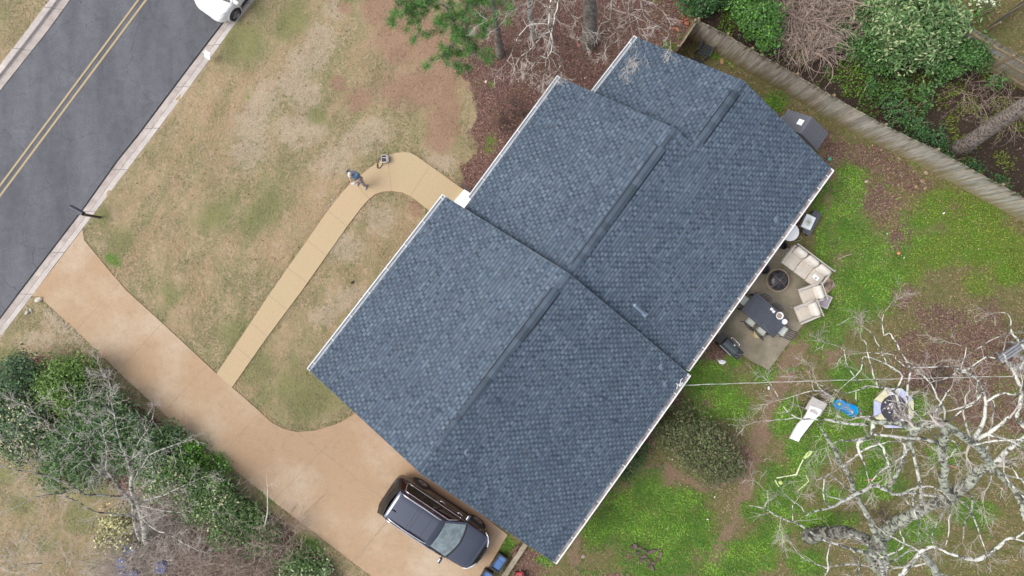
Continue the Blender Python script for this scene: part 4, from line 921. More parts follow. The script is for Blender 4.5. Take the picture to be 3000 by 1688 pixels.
# -- leaf masses ---------------------------------------------------------------
def leafcloud(cx, cy, cz, rx, ry, rz, n, size, pal, rs, clump=.30, asp=2.0, flower=None, pflower=0, shell=.55, nclump=None, drop_=0.1):
    nclump = nclump or max(6, int(n / 42))
    d = rs.normal(size=(nclump, 3)); d /= np.linalg.norm(d, axis=1)[:, None]; d[:, 2] = np.abs(d[:, 2]) * 1.0 - drop_
    rr_ = (shell + (1 - shell) * rs.random(nclump)) ** .7
    C = d * rr_[:, None] * np.array([rx, ry, rz])
    ci = rs.integers(0, nclump, n); sz = clump * (.5 + rs.random(nclump))
    P = C[ci] + rs.normal(size=(n, 3)) * sz[ci][:, None] * np.array([1, 1, .6]) * .55 + np.array([cx, cy, cz])
    P[:, 2] = np.maximum(P[:, 2], .03)
    nrm = rs.normal(size=(n, 3)) * .75; nrm[:, 2] = np.abs(nrm[:, 2]) + .35; nrm += d[ci] * .5; nrm /= np.linalg.norm(nrm, axis=1)[:, None]
    a = rs.normal(size=(n, 3)); u = np.cross(nrm, a); u /= np.linalg.norm(u, axis=1)[:, None]; v = np.cross(nrm, u)
    s = size * (.6 + .8 * rs.random(n)); su = (s * .5 * asp ** .5)[:, None]; sv = (s * .5 / asp ** .5)[:, None]
    V = np.stack([P - u * su, P - v * sv + nrm * sv * .3, P + u * su, P + v * sv + nrm * sv * .3], 1).reshape(-1, 3)
    pal = np.array(pal); cc = pal[rs.integers(0, len(pal), n)] * (.7 + .6 * rs.random(n))[:, None]
    ck = (.75 + .5 * rs.random(nclump))[ci]; cc = cc * ck[:, None]
    if flower is not None:
        fc = rs.random(nclump)[ci] < pflower * 2; up = d[ci][:, 2] > .0; m = fc & up & (rs.random(n) < .5)
        cc[m] = np.array(flower) * (.8 + .4 * rs.random(m.sum()))[:, None]
    cols = np.concatenate([np.repeat(cc, 4, axis=0), np.ones((n * 4, 1))], 1)
    return V, cols
def quads(n): return np.arange(n * 4).reshape(n, 4)
def shrub(label, blobs, pal, group=None, name='shrub', cat='shrub', size=.085, dn=340, flower=None, pf=0, seed=1, stem=VINE, asp=2.0, clump=.28, stems=14):
    if group == 'shrubs beside the driveway': pal = [tuple(q * f for q, f in zip(c, (1.5, 1.18, 1.45))) for c in pal]; dn *= .66; clump = .40
    """blobs: [(px,py,r_px,height)]; one plant built from overlapping lobes of foliage"""
    rs = np.random.default_rng(seed); Vs = []; Cs = []; rd = random.Random(seed)
    b0 = blobs[0]; o = thing(name, label, cat, W(b0[0], b0[1]), group=group); smb = MB()
    for (x, y, r, h) in blobs:
        c = W(x, y, h * .45); rm = r / 66 * .95; n = int(dn * rm * (rm + h) * 3.2)
        h = h * (.74 if 'driveway' in str(group) else 1.0); V, C = leafcloud(c.x, c.y, c.z, rm, rm, h * .55, n, size, pal, rs, clump, asp, flower, pf); Vs.append(V); Cs.append(C)
        for k in range(max(3, int(stems * rm))):
            a = rd.uniform(0, 6.28); q = rd.random() ** .5 * rm * .9
            smb.tube([W(x, y, 0) + Vector((math.cos(a) * q * .2, math.sin(a) * q * .2, 0)), Vector((c.x + math.cos(a) * q * .6, c.y + math.sin(a) * q * .6, h * .5)), Vector((c.x + math.cos(a) * q, c.y + math.sin(a) * q, h * rd.uniform(.75, 1.0)))], [.02, .013, .006], 4)
    V = np.concatenate(Vs); C = np.concatenate(Cs); rawobj('foliage', V, quads(len(V) // 4), LEAF, {'Col': C}, parent=o); obj('stem', smb, stem, o, world=True); return o
G_DK = [(.04, .095, .03), (.055, .125, .042), (.07, .145, .05), (.045, .105, .05)]
G_BR = [(.09, .24, .03), (.12, .28, .04), (.07, .18, .03), (.15, .32, .05)]
G_MD = [(.06, .15, .035), (.08, .18, .045), (.045, .11, .03), (.10, .20, .06)]
G_SV = [(.11, .20, .065), (.08, .155, .05), (.17, .27, .11), (.055, .12, .035)]
G_OL = [(.12, .14, .055), (.095, .12, .045), (.15, .165, .075), (.065, .08, .035), (.19, .16, .10), (.10, .15, .05)]
CREAM = (.62, .60, .36)
shrub('bright green evergreen shrub beside the upper driveway bed, lower left', [(200, 1110, 62, 2.4), (165, 1130, 50, 2.2), (240, 1090, 44, 2.0), (215, 1170, 50, 2.0)], [(.075, .17, .03), (.095, .20, .035), (.06, .14, .025)], seed=41, group='shrubs beside the driveway')
shrub('dark green conical shrub with a thin top at the left edge', [(75, 1080, 40, 2.6), (60, 1120, 66, 2.3), (20, 1150, 55, 2.0)], G_DK, seed=42, group='shrubs beside the driveway')
shrub('cream-flowered dark shrub at the far left edge', [(30, 1200, 66, 2.0), (90, 1230, 66, 2.2), (20, 1270, 60, 1.8), (80, 1310, 55, 1.6)], G_DK, flower=(.50, .50, .30), pf=.2, seed=43, group='shrubs beside the driveway')
shrub('dark evergreen shrub behind the bare tree branches, beside the drive', [(290, 1190, 66, 2.2), (350, 1230, 62, 2.0), (270, 1270, 80, 2.2), (200, 1300, 70, 2.0), (180, 1380, 60, 1.6), (260, 1370, 60, 1.6)], G_DK + G_MD[:2], seed=44, group='shrubs beside the driveway')
shrub('mid green shrub under the bare tree crown', [(420, 1290, 72, 1.8), (370, 1330, 60, 1.6), (470, 1340, 66, 1.6), (500, 1290, 40, 1.2)], G_MD[:3] + G_DK, seed=45, group='shrubs beside the driveway')
shrub('cream-blossomed shrub in the middle of the driveway hedge', [(500, 1385, 52, 1.9), (545, 1380, 42, 1.8), (470, 1420, 40, 1.6), (560, 1420, 38, 1.6)], G_MD, flower=(.46, .43, .28), pf=.25, seed=46, group='shrubs beside the driveway', size=.09)
shrub('yellow-green shrub with cream tufts close to the drive', [(635, 1430, 44, 1.7), (610, 1480, 55, 1.6), (665, 1480, 44, 1.4)], G_MD, flower=(.50, .50, .30), pf=.16, seed=47, group='shrubs beside the driveway')
shrub('yellow-flowered shrub below the bare tree trunk', [(340, 1530, 42, 1.3), (375, 1570, 34, 1.1), (320, 1580, 24, .9)], [(.16, .19, .07), (.10, .13, .05)], flower=(.62, .60, .30), pf=.4, seed=48, group='shrubs beside the driveway', size=.08)
shrub('low green bush along the edge of the driveway under the vines', [(700, 1540, 50, 1.0), (760, 1580, 50, 1.0), (725, 1500, 34, .7), (660, 1560, 50, 1.2)], G_MD, seed=49, group='shrubs beside the driveway')
shrub('green bush at the bottom edge beside the driveway', [(900, 1640, 44, .9), (860, 1680, 55, 1.2), (940, 1690, 36, .8), (960, 1665, 24, .5)], G_MD, flower=(.45, .5, .3), pf=.1, seed=50, group='shrubs beside the driveway')
shrub('low ivy strip hugging the drive below the walkway junction', [(590, 1318, 22, .35), (630, 1350, 24, .4), (655, 1372, 22, .4), (560, 1300, 34, .9), (600, 1370, 34, .9), (545, 1345, 30, 1.1)], G_BR, seed=51, size=.06)
shrub('olive-brown spreading bush standing in the backyard behind the house', [(1990, 1270, 66, 1.5), (2060, 1290, 66, 1.6), (2110, 1340, 58, 1.4), (2080, 1370, 50, 1.2), (1950, 1250, 40, 1.2), (2140, 1370, 34, 1.0), (2030, 1330, 50, 1.5), (2000, 1225, 36, 1.0)], G_OL, seed=52, size=.07, dn=300, clump=.38)
shrub('small dark bush tucked against the rear eave', [(1850, 1352, 26, 1.1), (1822, 1385, 20, .9), (1872, 1325, 20, .9)], G_OL + G_DK, seed=53, size=.06)
# beyond the fence
shrub('bright green bush beyond the fence near the pile of bricks', [(2225, 60, 60, 2.0), (2195, 20, 55, 1.8), (2250, 110, 40, 1.5), (2175, -30, 60, 2)], G_BR[:3] + G_MD, seed=61, group='bushes beyond the fence')
shrub('darker green bush at the top edge beyond the fence corner', [(2050, 5, 50, 1.4), (2110, -30, 60, 1.6), (2010, -30, 50, 1.4)], G_DK + G_MD[:1], seed=62, group='bushes beyond the fence', dn=240)
shrub('tall silvery-green shrub with pale new leaves in the upper right', [(2600, 60, 72, 2.8), (2680, 40, 70, 3.0), (2740, 90, 64, 2.6), (2650, 130, 66, 2.5), (2700, 150, 52, 2.2), (2570, 20, 60, 2.4), (2640, -30, 70, 2.6), (2770, 70, 40, 2.2)], G_SV, flower=(.34, .40, .20), pf=.17, seed=63, asp=2.8, size=.11, dn=300, clump=.36, group='bushes beyond the fence')
shrub('mid green bush below the silvery shrub', [(2560, 170, 52, 1.3), (2510, 140, 40, 1.2), (2590, 200, 34, 1.0), (2480, 110, 40, 1.2)], G_MD, seed=64, group='bushes beyond the fence', dn=170)
shrub('green bush in front of the neighbouring fence', [(2790, 170, 50, 1.7), (2840, 150, 44, 1.7), (2760, 210, 34, 1.2), (2865, 180, 22, 1.2)], G_MD, seed=65, group='bushes beyond the fence')
shrub('loose low bush just behind the middle of the long fence', [(2620, 330, 52, 1.1), (2670, 350, 44, 1.1), (2580, 310, 34, .9), (2690, 310, 30, 1.0)], G_MD + G_DK, seed=66, group='bushes beyond the fence', dn=95)
shrub('dark trailing bush behind the fence near the ridged trunk', [(2740, 415, 30, .8), (2700, 400, 26, .7), (2790, 470, 24, .7), (2850, 500, 24, .6), (2930, 545, 24, .6)], G_DK + G_MD[:1], seed=67, group='bushes beyond the fence', dn=260)
shrub('sparse sapling cluster between the thicket and the long fence', [(2540, 270, 36, .8), (2700, 270, 30, 1.0), (2640, 260, 30, .9), (2910, 235, 26, 1.0)], G_MD, seed=68, group='bushes beyond the fence', dn=120)
shrub('white-tufted sapling in the neighbouring green yard', [(2860, 30, 30, 2.0), (2890, 15, 22, 2.0)], G_BR[:2] + G_SV, flower=(.65, .68, .5), pf=.3, seed=69, dn=80)
# the pine reaching in from the top edge
PN = [(.06, .15, .035), (.085, .20, .045), (.05, .12, .035), (.11, .235, .06)]
pine = thing('pine_tree', 'green long-needled pine reaching in from the top edge over the front lawn', 'tree', W(1345, -330))
rs = np.random.default_rng(77); rd = random.Random(77); bmb = MB(); Vs = []; Cs = []
tips = []
trunk = [(W(1345, -330, -.1), .28), (W(1345, -440, 3), .24), (W(1345, -620, 7), .18), (W(1345, -900, 11), .08)]
pts, rad = smoothline(trunk, .01, rd); mb = MB(); mb.tube(pts, rad, 12); obj('trunk', mb, BARKD, pine, world=True, smooth=True)
for (ends) in [[(1345, -420, 3.0), (1350, -160, 5.2), (1370, 10, 5.8), (1362, 60, 5.8)], [(1370, 10, 5.8), (1350, 90, 5.6), (1320, 140, 5.4), (1295, 175, 5.2)], [(1345, -420, 3.0), (1290, -150, 5.6), (1250, 0, 5.6), (1235, 45, 5.4)],
               [(1345, -420, 3.0), (1240, -170, 5.8), (1190, -20, 5.6), (1165, 20, 5.4)], [(1345, -500, 4), (1400, -200, 6.2), (1410, 20, 6.0), (1400, 60, 5.8)], [(1345, -500, 4), (1480, -260, 6), (1500, -60, 6), (1470, -10, 6)], [(1345, -500, 4), (1200, -380, 6), (1090, -200, 6), (1050, -20, 6)],
               [(1362, 50, 5.8), (1375, 100, 5.6), (1385, 160, 5.4)], [(1250, 0, 5.6), (1215, 20, 5.5), (1180, 35, 5.3)], [(1345, -420, 4), (1290, -60, 6.0), (1310, 30, 5.9), (1330, 60, 5.8)]]:
    P = [(W(a, b, z), .05 * (1 - .22 * i)) for i, (a, b, z) in enumerate(ends)]; pts, rad = smoothline(P, .03, rd, 5); bmb.tube(pts, rad, 5)
    for i in range(len(pts) // 3, len(pts)):
        for _ in range(3):
            q = pts[i] + Vector((rd.gauss(0, .42), rd.gauss(0, .42), rd.gauss(0, .18))); bmb.tube([pts[i], q], [.012, .005], 3); tips.append(q)
for q in tips:
    for _ in range(1):
        n = 74; a = rs.normal(size=(n, 3)); a[:, 2] = np.abs(a[:, 2]) * .8; a /= np.linalg.norm(a, axis=1)[:, None]
        b0 = np.array(q[:]) + rs.normal(size=(n, 3)) * .05; L = .16 + .12 * rs.random(n); e = b0 + a * L[:, None]
        w = np.cross(a, rs.normal(size=(n, 3))); w /= np.linalg.norm(w, axis=1)[:, None]; w *= .0055
        Vs.append(np.stack([b0 - w, b0 + w, e + w * .4, e - w * .4], 1).reshape(-1, 3)); cc = np.array(PN)[rs.integers(0, 4, n)] * (.7 + .9 * rs.random((n, 1))) * (.8 + .6 * rd.random()); Cs.append(np.concatenate([np.repeat(cc, 4, 0), np.ones((n * 4, 1))], 1))
V = np.concatenate(Vs); rawobj('needles', V, quads(len(V) // 4), LEAF, {'Col': np.concatenate(Cs)}, parent=pine); obj('branch', bmb, BARKD, pine, world=True)

# -- tangles of bare vines
def tangle(label, blobs, mat, seed, n=90, name='vine_tangle', r=.011, group=None, fine=None, curl=.5, lf=1.0):
    rd = random.Random(seed); b0 = blobs[0]; o = thing(name, label, 'bush', W(b0[0], b0[1]), group=group)
    mbs = MB(); mbf = MB()
    for (x, y, rp, h) in blobs:
        c = W(x, y); rm = rp / 66
        for k in range(int(n * rm * rm)):
            a = rd.uniform(0, 6.28); q = rd.random() ** .5 * rm; p = c + Vector((math.cos(a) * q * .8, math.sin(a) * q * .8, rd.uniform(0, h * .3)))
            d = Vector((math.cos(a) * .5 + rd.gauss(0, .6), math.sin(a) * .5 + rd.gauss(0, .6), rd.uniform(.5, 1.4))).normalized(); pts = [p]; ax = Vector((rd.gauss(0, 1), rd.gauss(0, 1), rd.gauss(0, 1))).normalized(); w = rd.uniform(-1, 1) * curl
            L = rd.uniform(.8, 2.2) * (.5 + h * .4) * lf; m = 8
            for i in range(m):
                d = (Matrix.Rotation(w * .5, 3, ax) @ d + Vector((rd.gauss(0, .12), rd.gauss(0, .12), rd.gauss(0, .12) - .16))).normalized()
                p = p + d * (L / m)
                if p.z < .05: p.z = .05; d.z = abs(d.z) * .4
                pts.append(p.copy())
            rr_ = r * rd.uniform(.6, 1.5); mbs.tube(pts, [rr_ * (1 - .08 * i) for i in range(m + 1)], 3, cap=False)
            for i in range(2, m):
                if rd.random() < .55: twigs(mbf, pts[i], (pts[i] - pts[i - 1]) + Vector((rd.gauss(0, .15), rd.gauss(0, .15), rd.gauss(0, .1))), rd.uniform(.2, .55) * min(1, lf * 1.2), .006, 0, rd)
    obj('stem', mbs, mat, o, world=True); obj('twigs', mbf, fine or mat, o, world=True)['kind'] = 'stuff'; return o
shrub('low green thicket band between the bare tree and the driveway', [(505, 1352, 40, 1.0), (580, 1400, 50, 1.1), (640, 1420, 46, .9), (690, 1460, 44, .8), (740, 1520, 40, .7), (430, 1400, 50, 1.2), (560, 1490, 50, 1.0), (800, 1580, 36, .6)], G_MD + G_BR[2:3], seed=54, group='shrubs beside the driveway', size=.075, dn=230)
tangle('large brown mound of bare curling vines beyond the fence, top right', [(2330, 60, 66, 1.8), (2400, 40, 74, 2.0), (2440, 80, 60, 1.7), (2370, 120, 66, 1.5), (2310, 0, 60, 1.6), (2420, -40, 70, 1.8), (2290, 100, 40, 1.0), (2420, 150, 36, .9)], VINE, 71, n=120, r=.016, curl=1.0, fine=VINE2)
tangle('dark brown briar patch in the thicket near the neighbouring fence', [(2860, 270, 70, .7), (2920, 300, 60, .7), (2810, 250, 50, .6), (2960, 340, 50, .6)], VINE, 72, n=34, r=.008)
tangle('reddish-brown bare bramble mound beside the lower driveway', [(820, 1560, 60, 1.3), (760, 1600, 70, 1.4), (700, 1620, 75, 1.5), (640, 1600, 66, 1.4), (800, 1640, 66, 1.3), (720, 1680, 80, 1.5), (610, 1670, 75, 1.4)], VINE, 73, n=110, r=.009, fine=VINE2)
tangle('pale dry bramble mound at the bottom edge, nearer the bare tree', [(540, 1540, 66, 1.4), (480, 1500, 60, 1.3), (560, 1470, 50, 1.2), (540, 1640, 75, 1.3), (450, 1650, 70, 1.2), (420, 1540, 50, 1.3), (360, 1650, 60, 1.0), (470, 1590, 50, 1.2), (400, 1630, 60, 1.2), (390, 1670, 60, 1.3)], VINE2, 74, n=125, r=.008, fine=TWIG)
tangle('fine grey-brown bare stems growing up through the hedge beside the drive', [(600, 1440, 60, 1.9), (520, 1400, 60, 2.0), (680, 1510, 56, 1.7), (430, 1350, 60, 2.1), (340, 1280, 60, 2.1)], TWIG, 79, n=34, r=.006, fine=TWIG)
tangle('thin straggly bramble at the bottom left corner', [(80, 1640, 70, 1.6), (200, 1660, 66, 1.6), (20, 1570, 44, 1.3), (300, 1680, 60, 1.4)], TWIG, 75, n=30, r=.007, fine=TWIG)
tangle('small leafless grey shrub in the mulch by the front eave', [(1520, 320, 28, .7), (1480, 368, 26, .7)], VINED, 76, n=260, r=.007, name='bare_shrub', lf=.42)
tangle('dead brush heap beside the forked tree trunk', [(2590, 1515, 24, .5)], VINED, 77, n=260, r=.010, name='brush_heap', lf=.55)
tangle('dead brush heap under the branches right of the trampoline', [(2720, 1120, 28, .4), (2755, 1095, 20, .3)], VINED, 78, n=180, r=.009, name='brush_heap', lf=.55)
# a slim sapling leaning over the drive
mb = MB(); rd = random.Random(3); o = thing('sapling', 'thin pale sapling leaning over the lower edge of the driveway', 'tree', W(772, 1560)); mb.tube([W(772, 1560, 0), W(784, 1500, 1.6), W(784, 1440, 2.6), W(780, 1390, 3.3)], [.025, .02, .014, .006], 5); twigs(mb, W(782, 1425, 2.9), (.4, .1, .2), .4, .006, 1, rd); twigs(mb, W(785, 1465, 2.2), (.2, .5, .3), .4, .006, 1, rd); obj('trunk', mb, TWIGW, o, world=True)

# -- litter, clover, grass tufts: uncountable ground cover
def scatter(name, n, size, pal, mask, region, seed, zr=(.01, .05), tilt=.5, asp=1.4, label='', cat='', mat=LEAF, cfn=None, vary=.5):
    rs = np.random.default_rng(seed); x0, y0, x1, y1 = region
    X = x0 + (x1 - x0) * rs.random(n * 4); Y = y0 + (y1 - y0) * rs.random(n * 4)
    zs_ = ground_masks(X, Y); m = mask(zs_, X, Y)
    keep = rs.random(len(X)) < m
    for P in (DRIVE, WALK, PATIO): keep &= sdpoly(X, Y, P) < -1.5
    keep &= inroad(X, Y) < -3
    X = X[keep][:n]; Y = Y[keep][:n]; zz_ = [q[keep][:n] for q in zs_]; n = len(X)
    P = np.stack([(X - 1500) * CH / CF, (844 - Y) * CH / CF, zr[0] + (zr[1] - zr[0]) * rs.random(n)], 1)
    nrm = rs.normal(size=(n, 3)) * tilt; nrm[:, 2] = 1; nrm /= np.linalg.norm(nrm, axis=1)[:, None]
    a = rs.normal(size=(n, 3)); u = np.cross(nrm, a); u /= np.linalg.norm(u, axis=1)[:, None]; v = np.cross(nrm, u); s = size * (.5 + rs.random(n)); su = (s * .5 * asp ** .5)[:, None]; sv = (s * .5 / asp ** .5)[:, None]
    V = np.stack([P - u * su, P - v * sv, P + u * su, P + v * sv], 1).reshape(-1, 3)
    cc = (np.array(pal)[rs.integers(0, len(pal), n)] if cfn is None else cfn(zz_, X, Y, rs)) * (1 - vary / 2 + vary * rs.random((n, 1))); cols = np.concatenate([np.repeat(cc, 4, 0), np.ones((n * 4, 1))], 1)
    o = rawobj(name, V, quads(n), mat, {'Col': cols}); tag(o, label, cat, kind='stuff'); return o
L3 = lambda a, b, f: np.array(a) * (1 - f[:, None]) + np.array(b) * f[:, None]
def mixc(c, b, f): return c * (1 - f[:, None]) + np.array(b) * f[:, None]
def c_front(z, X, Y, rs):
    u = (X * .81 + Y * .59); v = (-X * .59 + Y * .81); a = fnoise(u, v * .22, .022, 4); b = fnoise(X + 900, Y, .009, 3); d = fnoise(X, Y + 500, .09, 2); j = rs.random(len(X))
    c = L3((.215, .208, .095), (.41, .29, .17), sst(a + (d - .5) * .35, .36, .70)); c = mixc(c, (.22, .215, .098), sst(b + (d - .5) * .4, .48, .66) * .6)
    c = mixc(c, (.47, .385, .29), sst(z[4] + (d - .5) * 1.5 + (j - .5) * .3, .35, .95) * .65); c = mixc(c, (.20, .21, .09), sst(z[5] + (d - .5) * .9, .3, .8) * .75)
    c = mixc(c, (.31, .20, .135), sst(z[2] + (d - .5) * .7 + (j - .5) * .3, .3, .8) * .92); c = mixc(c, (.13, .22, .05), sst(z[1] + (j - .5) * .3, .4, .7)); return c
def c_yard(z, X, Y, rs):
    a = fnoise(X, Y, .014, 4); d = fnoise(X, Y + 500, .08, 3); j = rs.random(len(X))
    c = L3((.15, .175, .055), (.29, .215, .13), sst(a + (d - .5) * .7, .38, .62)); c = mixc(c, (.10, .19, .03), sst(z[1] + (d - .5) * .8 + (j - .5) * .4, .25, .7)); c = mixc(c, (.25, .17, .12), sst(z[2] + (d - .5) * .6 + (j - .5) * .3, .35, .75))
    c = mixc(c, (.20, .21, .035), sst(a * .6 + d * .4, .56, .66) * (X > 2550) * .5); return c
def c_clov(z, X, Y, rs):
    a = fnoise(X, Y, .02, 3); d = fnoise(X, Y + 500, .11, 3); j = rs.random(len(X)); c = L3((.068, .165, .022), (.19, .37, .04), sst(a * .6 + d * .4 + (j - .5) * .25, .35, .65)); w = fnoise(X + 70, Y + 40, .009, 3); c = mixc(c, (.075, .135, .045), sst(w, .48, .68) * .4); c = mixc(c, (.215, .23, .035), sst(X + (w - .5) * 300, 2600, 2760) * (Y < 1000) * .7); return mixc(c, (.15, .15, .05), sst(d + (j - .5) * .4, .60, .75) * .7)
def c_lit(z, X, Y, rs):
    j2 = rs.random(len(X))
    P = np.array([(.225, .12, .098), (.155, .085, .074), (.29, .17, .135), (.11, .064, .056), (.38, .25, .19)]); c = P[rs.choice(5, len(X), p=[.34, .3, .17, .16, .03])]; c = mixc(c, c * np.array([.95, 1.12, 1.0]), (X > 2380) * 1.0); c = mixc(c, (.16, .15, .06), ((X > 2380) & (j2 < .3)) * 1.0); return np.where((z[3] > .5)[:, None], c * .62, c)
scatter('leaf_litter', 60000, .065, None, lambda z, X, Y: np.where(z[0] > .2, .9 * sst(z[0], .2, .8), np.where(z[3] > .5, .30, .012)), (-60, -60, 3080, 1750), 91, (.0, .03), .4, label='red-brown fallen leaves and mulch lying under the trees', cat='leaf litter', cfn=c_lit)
scatter('clover', 90000, .05, None, lambda z, X, Y: np.where(z[6] < .5, (1 - .45 * (X > 2650)) * sst(z[1] + (fnoise(X, Y, .07, 3) - .5) * .9 + (fnoise(X, Y + 90, .018, 3) - .5) * 1.3, .25, .7) + .012, 0) * (z[3] < .5), (1400, -60, 3080, 1750), 92, (.02, .06), .45, 1.3, label='bright green clover and weeds growing in patches over the backyard', cat='clover', cfn=c_clov, vary=.26)
scatter('thicket_weeds', 16000, .07, None, lambda z, X, Y: np.where(z[3] > .5, sst(fnoise(X, Y, .02, 3), .47, .62), 0), (1900, -60, 3080, 700), 95, (.02, .12), .7, 1.6, label='dark green weeds growing between the fences in the thicket', cat='weeds', cfn=lambda z, X, Y, rs: c_clov(z, X, Y, rs) * .6)
scatter('moss_grass', 90000, .05, None, lambda z, X, Y: np.where((z[6] < .5) & (z[3] < .5), .6 - .5 * (z[0] > .6), 0), (1400, -60, 3080, 1750), 93, (.005, .03), .6, 1.6, label='short mossy grass covering the bare backyard soil', cat='grass', cfn=c_yard)
scatter('dry_grass', 170000, .05, None, lambda z, X, Y: np.where((z[6] > .5) & (z[0] < .5), .7, 0), (-60, -60, 1700, 1750), 94, (.0, .02), .3, 2.2, label='dry tan lawn grass in front of the house', cat='grass', cfn=c_front, vary=.26)
# ---------------------------------------------------------------- vehicles
BLK = M('black_plastic', (.022, .022, .024), (.03, .03, .032), 6, .45); RUB = M('tyre_rubber', (.03, .03, .032), (.045, .045, .045), 8, .85)
CHR = M('chrome', (.78, .77, .80), (.66, .65, .70), 3, .16, 1.0); ALU = M('alloy', (.42, .42, .45), (.30, .30, .33), 6, .35, .9)
CGL = M('car_glass', (.010, .012, .014), (.018, .02, .024), 2, .04, 0, .5)
WSG = M('windscreen_glass', (.20, .27, .27), (.07, .10, .095), 2.6, .05, .35, .9, coat=1.0, lo=.4, hi=.6)  # pale teal mottling paints a reflection into the glass colour
def car(o, L, Wd, paint, hood, belt, zroof, xs, hwt, wheel_x, wr, arches, panel=True, trim=True, rails=True, glass_ws=None, gl=None):
    """o empty; xs = (rear glass base, rear roof edge, front roof edge, windscreen base)"""
    h = L / 2
    st = [(-h, .62, .48), (-h + .05, .80, .36), (-h + .16, .90, .28), (-h + .40, .965, .24), (-h * .55, 1, .22), (0, 1, .22), (h * .5, 1, .22), (h - .50, .965, .24), (h - .28, .90, .27), (h - .12, .78, .32), (h - .03, .60, .42), (h, .42, .50)]
    def top(x):
        if x > xs[3]:
            f = (x - xs[3]) / (h - xs[3]); return belt - .02 - (belt - hood) * f ** 1.1 - (.30 * max(0, f - .82) / .18 if f > .82 else 0)
        if x < xs[0]: return belt - .12 * (xs[0] - x) / (xs[0] + h + 1e-6)
        return belt
    vs = []; n = 0
    for (x, k, zb) in st:
        hw = Wd / 2 * k; zt = top(x); cr = .05 if x > xs[3] else .02
        pr = [(hw * .80, zb), (hw * .96, zb + .08), (hw, zb + (zt - zb) * .32), (hw * .985, zb + (zt - zb) * .58), (hw * .99, zb + (zt - zb) * .78), (hw * .955, zt - .05), (hw * .88, zt), (hw * .6, zt + cr * .7), (hw * .28, zt + cr)]
        ring = [(x, -y, z) for y, z in pr] + [(x, 0, zt + cr)] + [(x, y, z) for y, z in reversed(pr)] + [(x, 0, zb)]
        n = len(ring); vs += ring
    fs = []
    for i in range(len(st) - 1):
        for k in range(n): fs.append((i * n + k, i * n + (k + 1) % n, (i + 1) * n + (k + 1) % n, (i + 1) * n + k))
    fs = [tuple(reversed(f)) for f in fs]; fs += [tuple(range(n)), tuple(reversed(range((len(st) - 1) * n, len(st) * n)))]
    mb = MB(); mb.add(vs, fs); body = obj('body', mb, paint, o, smooth=True, subs=1)
    hwb = Wd / 2 * .955
    def gh(x):
        if x < xs[1]: f = (x - xs[0]) / (xs[1] - xs[0])
        elif x > xs[2]: f = (xs[3] - x) / (xs[3] - xs[2])
        else: f = 1
        f = max(0, min(1, f)); crown = .03 * (1 - ((x - (xs[1] + xs[2]) / 2) / (xs[2] - xs[1])) ** 2); return f, belt + (zroof - belt) * f + crown * (f > .99)
    gx_ = [xs[0], xs[0] + .04] + [xs[0] + (xs[1] - xs[0]) * f for f in (.5, .85, 1)] + [xs[1] + (xs[2] - xs[1]) * f for f in (.05, .3, .6, .92, 1)] + [xs[2] + (xs[3] - xs[2]) * f for f in (.12, .5, .96, 1)]
    vs = []; R2 = []
    for x in gx_:
        f, z = gh(x); ht = hwb - (hwb - hwt) * (f ** .9 if f > 0 else 0); ht = ht * (1 if f > .99 else (.97 + .03 * f))
        pr = [(hwb * .97, belt - .03), (ht + .02, z - .07 * f), (ht - .01, z - .025 * f), (ht * .9, z), (ht * .5, z + .012)]
        bow = .12 * (1 if x > xs[2] else -0.8 if x < xs[1] else 0) * (1 - f) ** .7
        ring = [(x, -y, zz) for y, zz in pr[:3]] + [(x + bow * .4, -pr[3][0], pr[3][1]), (x + bow, -pr[4][0], pr[4][1]), (x + bow * 1.2, 0, pr[4][1] + .004), (x + bow, pr[4][0], pr[4][1]), (x + bow * .4, pr[3][0], pr[3][1])] + [(x, y, zz) for y, zz in reversed(pr[:3])]
        n = len(ring); vs += ring
    fs = [(i * n + k + 1, i * n + k, (i + 1) * n + k, (i + 1) * n + k + 1) for i in range(len(gx_) - 1) for k in range(n - 1)]
    mb = MB(); mb.add(vs, [tuple(reversed(f)) for f in fs]); obj('roof_shell', mb, paint, o, smooth=True)
    def patch(fn, nu, nv, name, mat, parent=o):
        vs = [fn(u / nu, v / nv) for u in range(nu + 1) for v in range(nv + 1)]; fs = [(u * (nv + 1) + v, (u + 1) * (nv + 1) + v, (u + 1) * (nv + 1) + v + 1, u * (nv + 1) + v + 1) for u in range(nu) for v in range(nv)]
        mb = MB(); mb.add(vs, fs); return obj(name, mb, mat, parent, smooth=True)
    def ws(x0, x1, sgn, m0, m1, rise=.02):
        def f(u, v):
            x = x0 + (x1 - x0) * u; ff, z = gh(x); s = (v - .5) * 2; ht = hwb - (hwb - hwt) * ff ** .9; y = s * ht * (m0 + (m1 - m0) * u); bow = .15 * sgn * (1 - ff) ** .7 * (1 - abs(s) ** 1.6) + .03 * sgn * (1 - s * s)
            return (x + bow + .012 * sgn, y, z + rise + .01)
        return f
    w_ = patch(ws(xs[2] + .06, xs[3] - .05, 1, .86, .90), 6, 12, 'windscreen', glass_ws or WSG)
    f_ = ws(xs[3] - .05, xs[3] + .03, 1, .90, .93, .024); patch(f_, 1, 12, 'cowl', BLK)
    patch(ws(xs[1] - .05, xs[0] + .12, -1, .86, .88), 5, 10, 'rear_window', CGL)
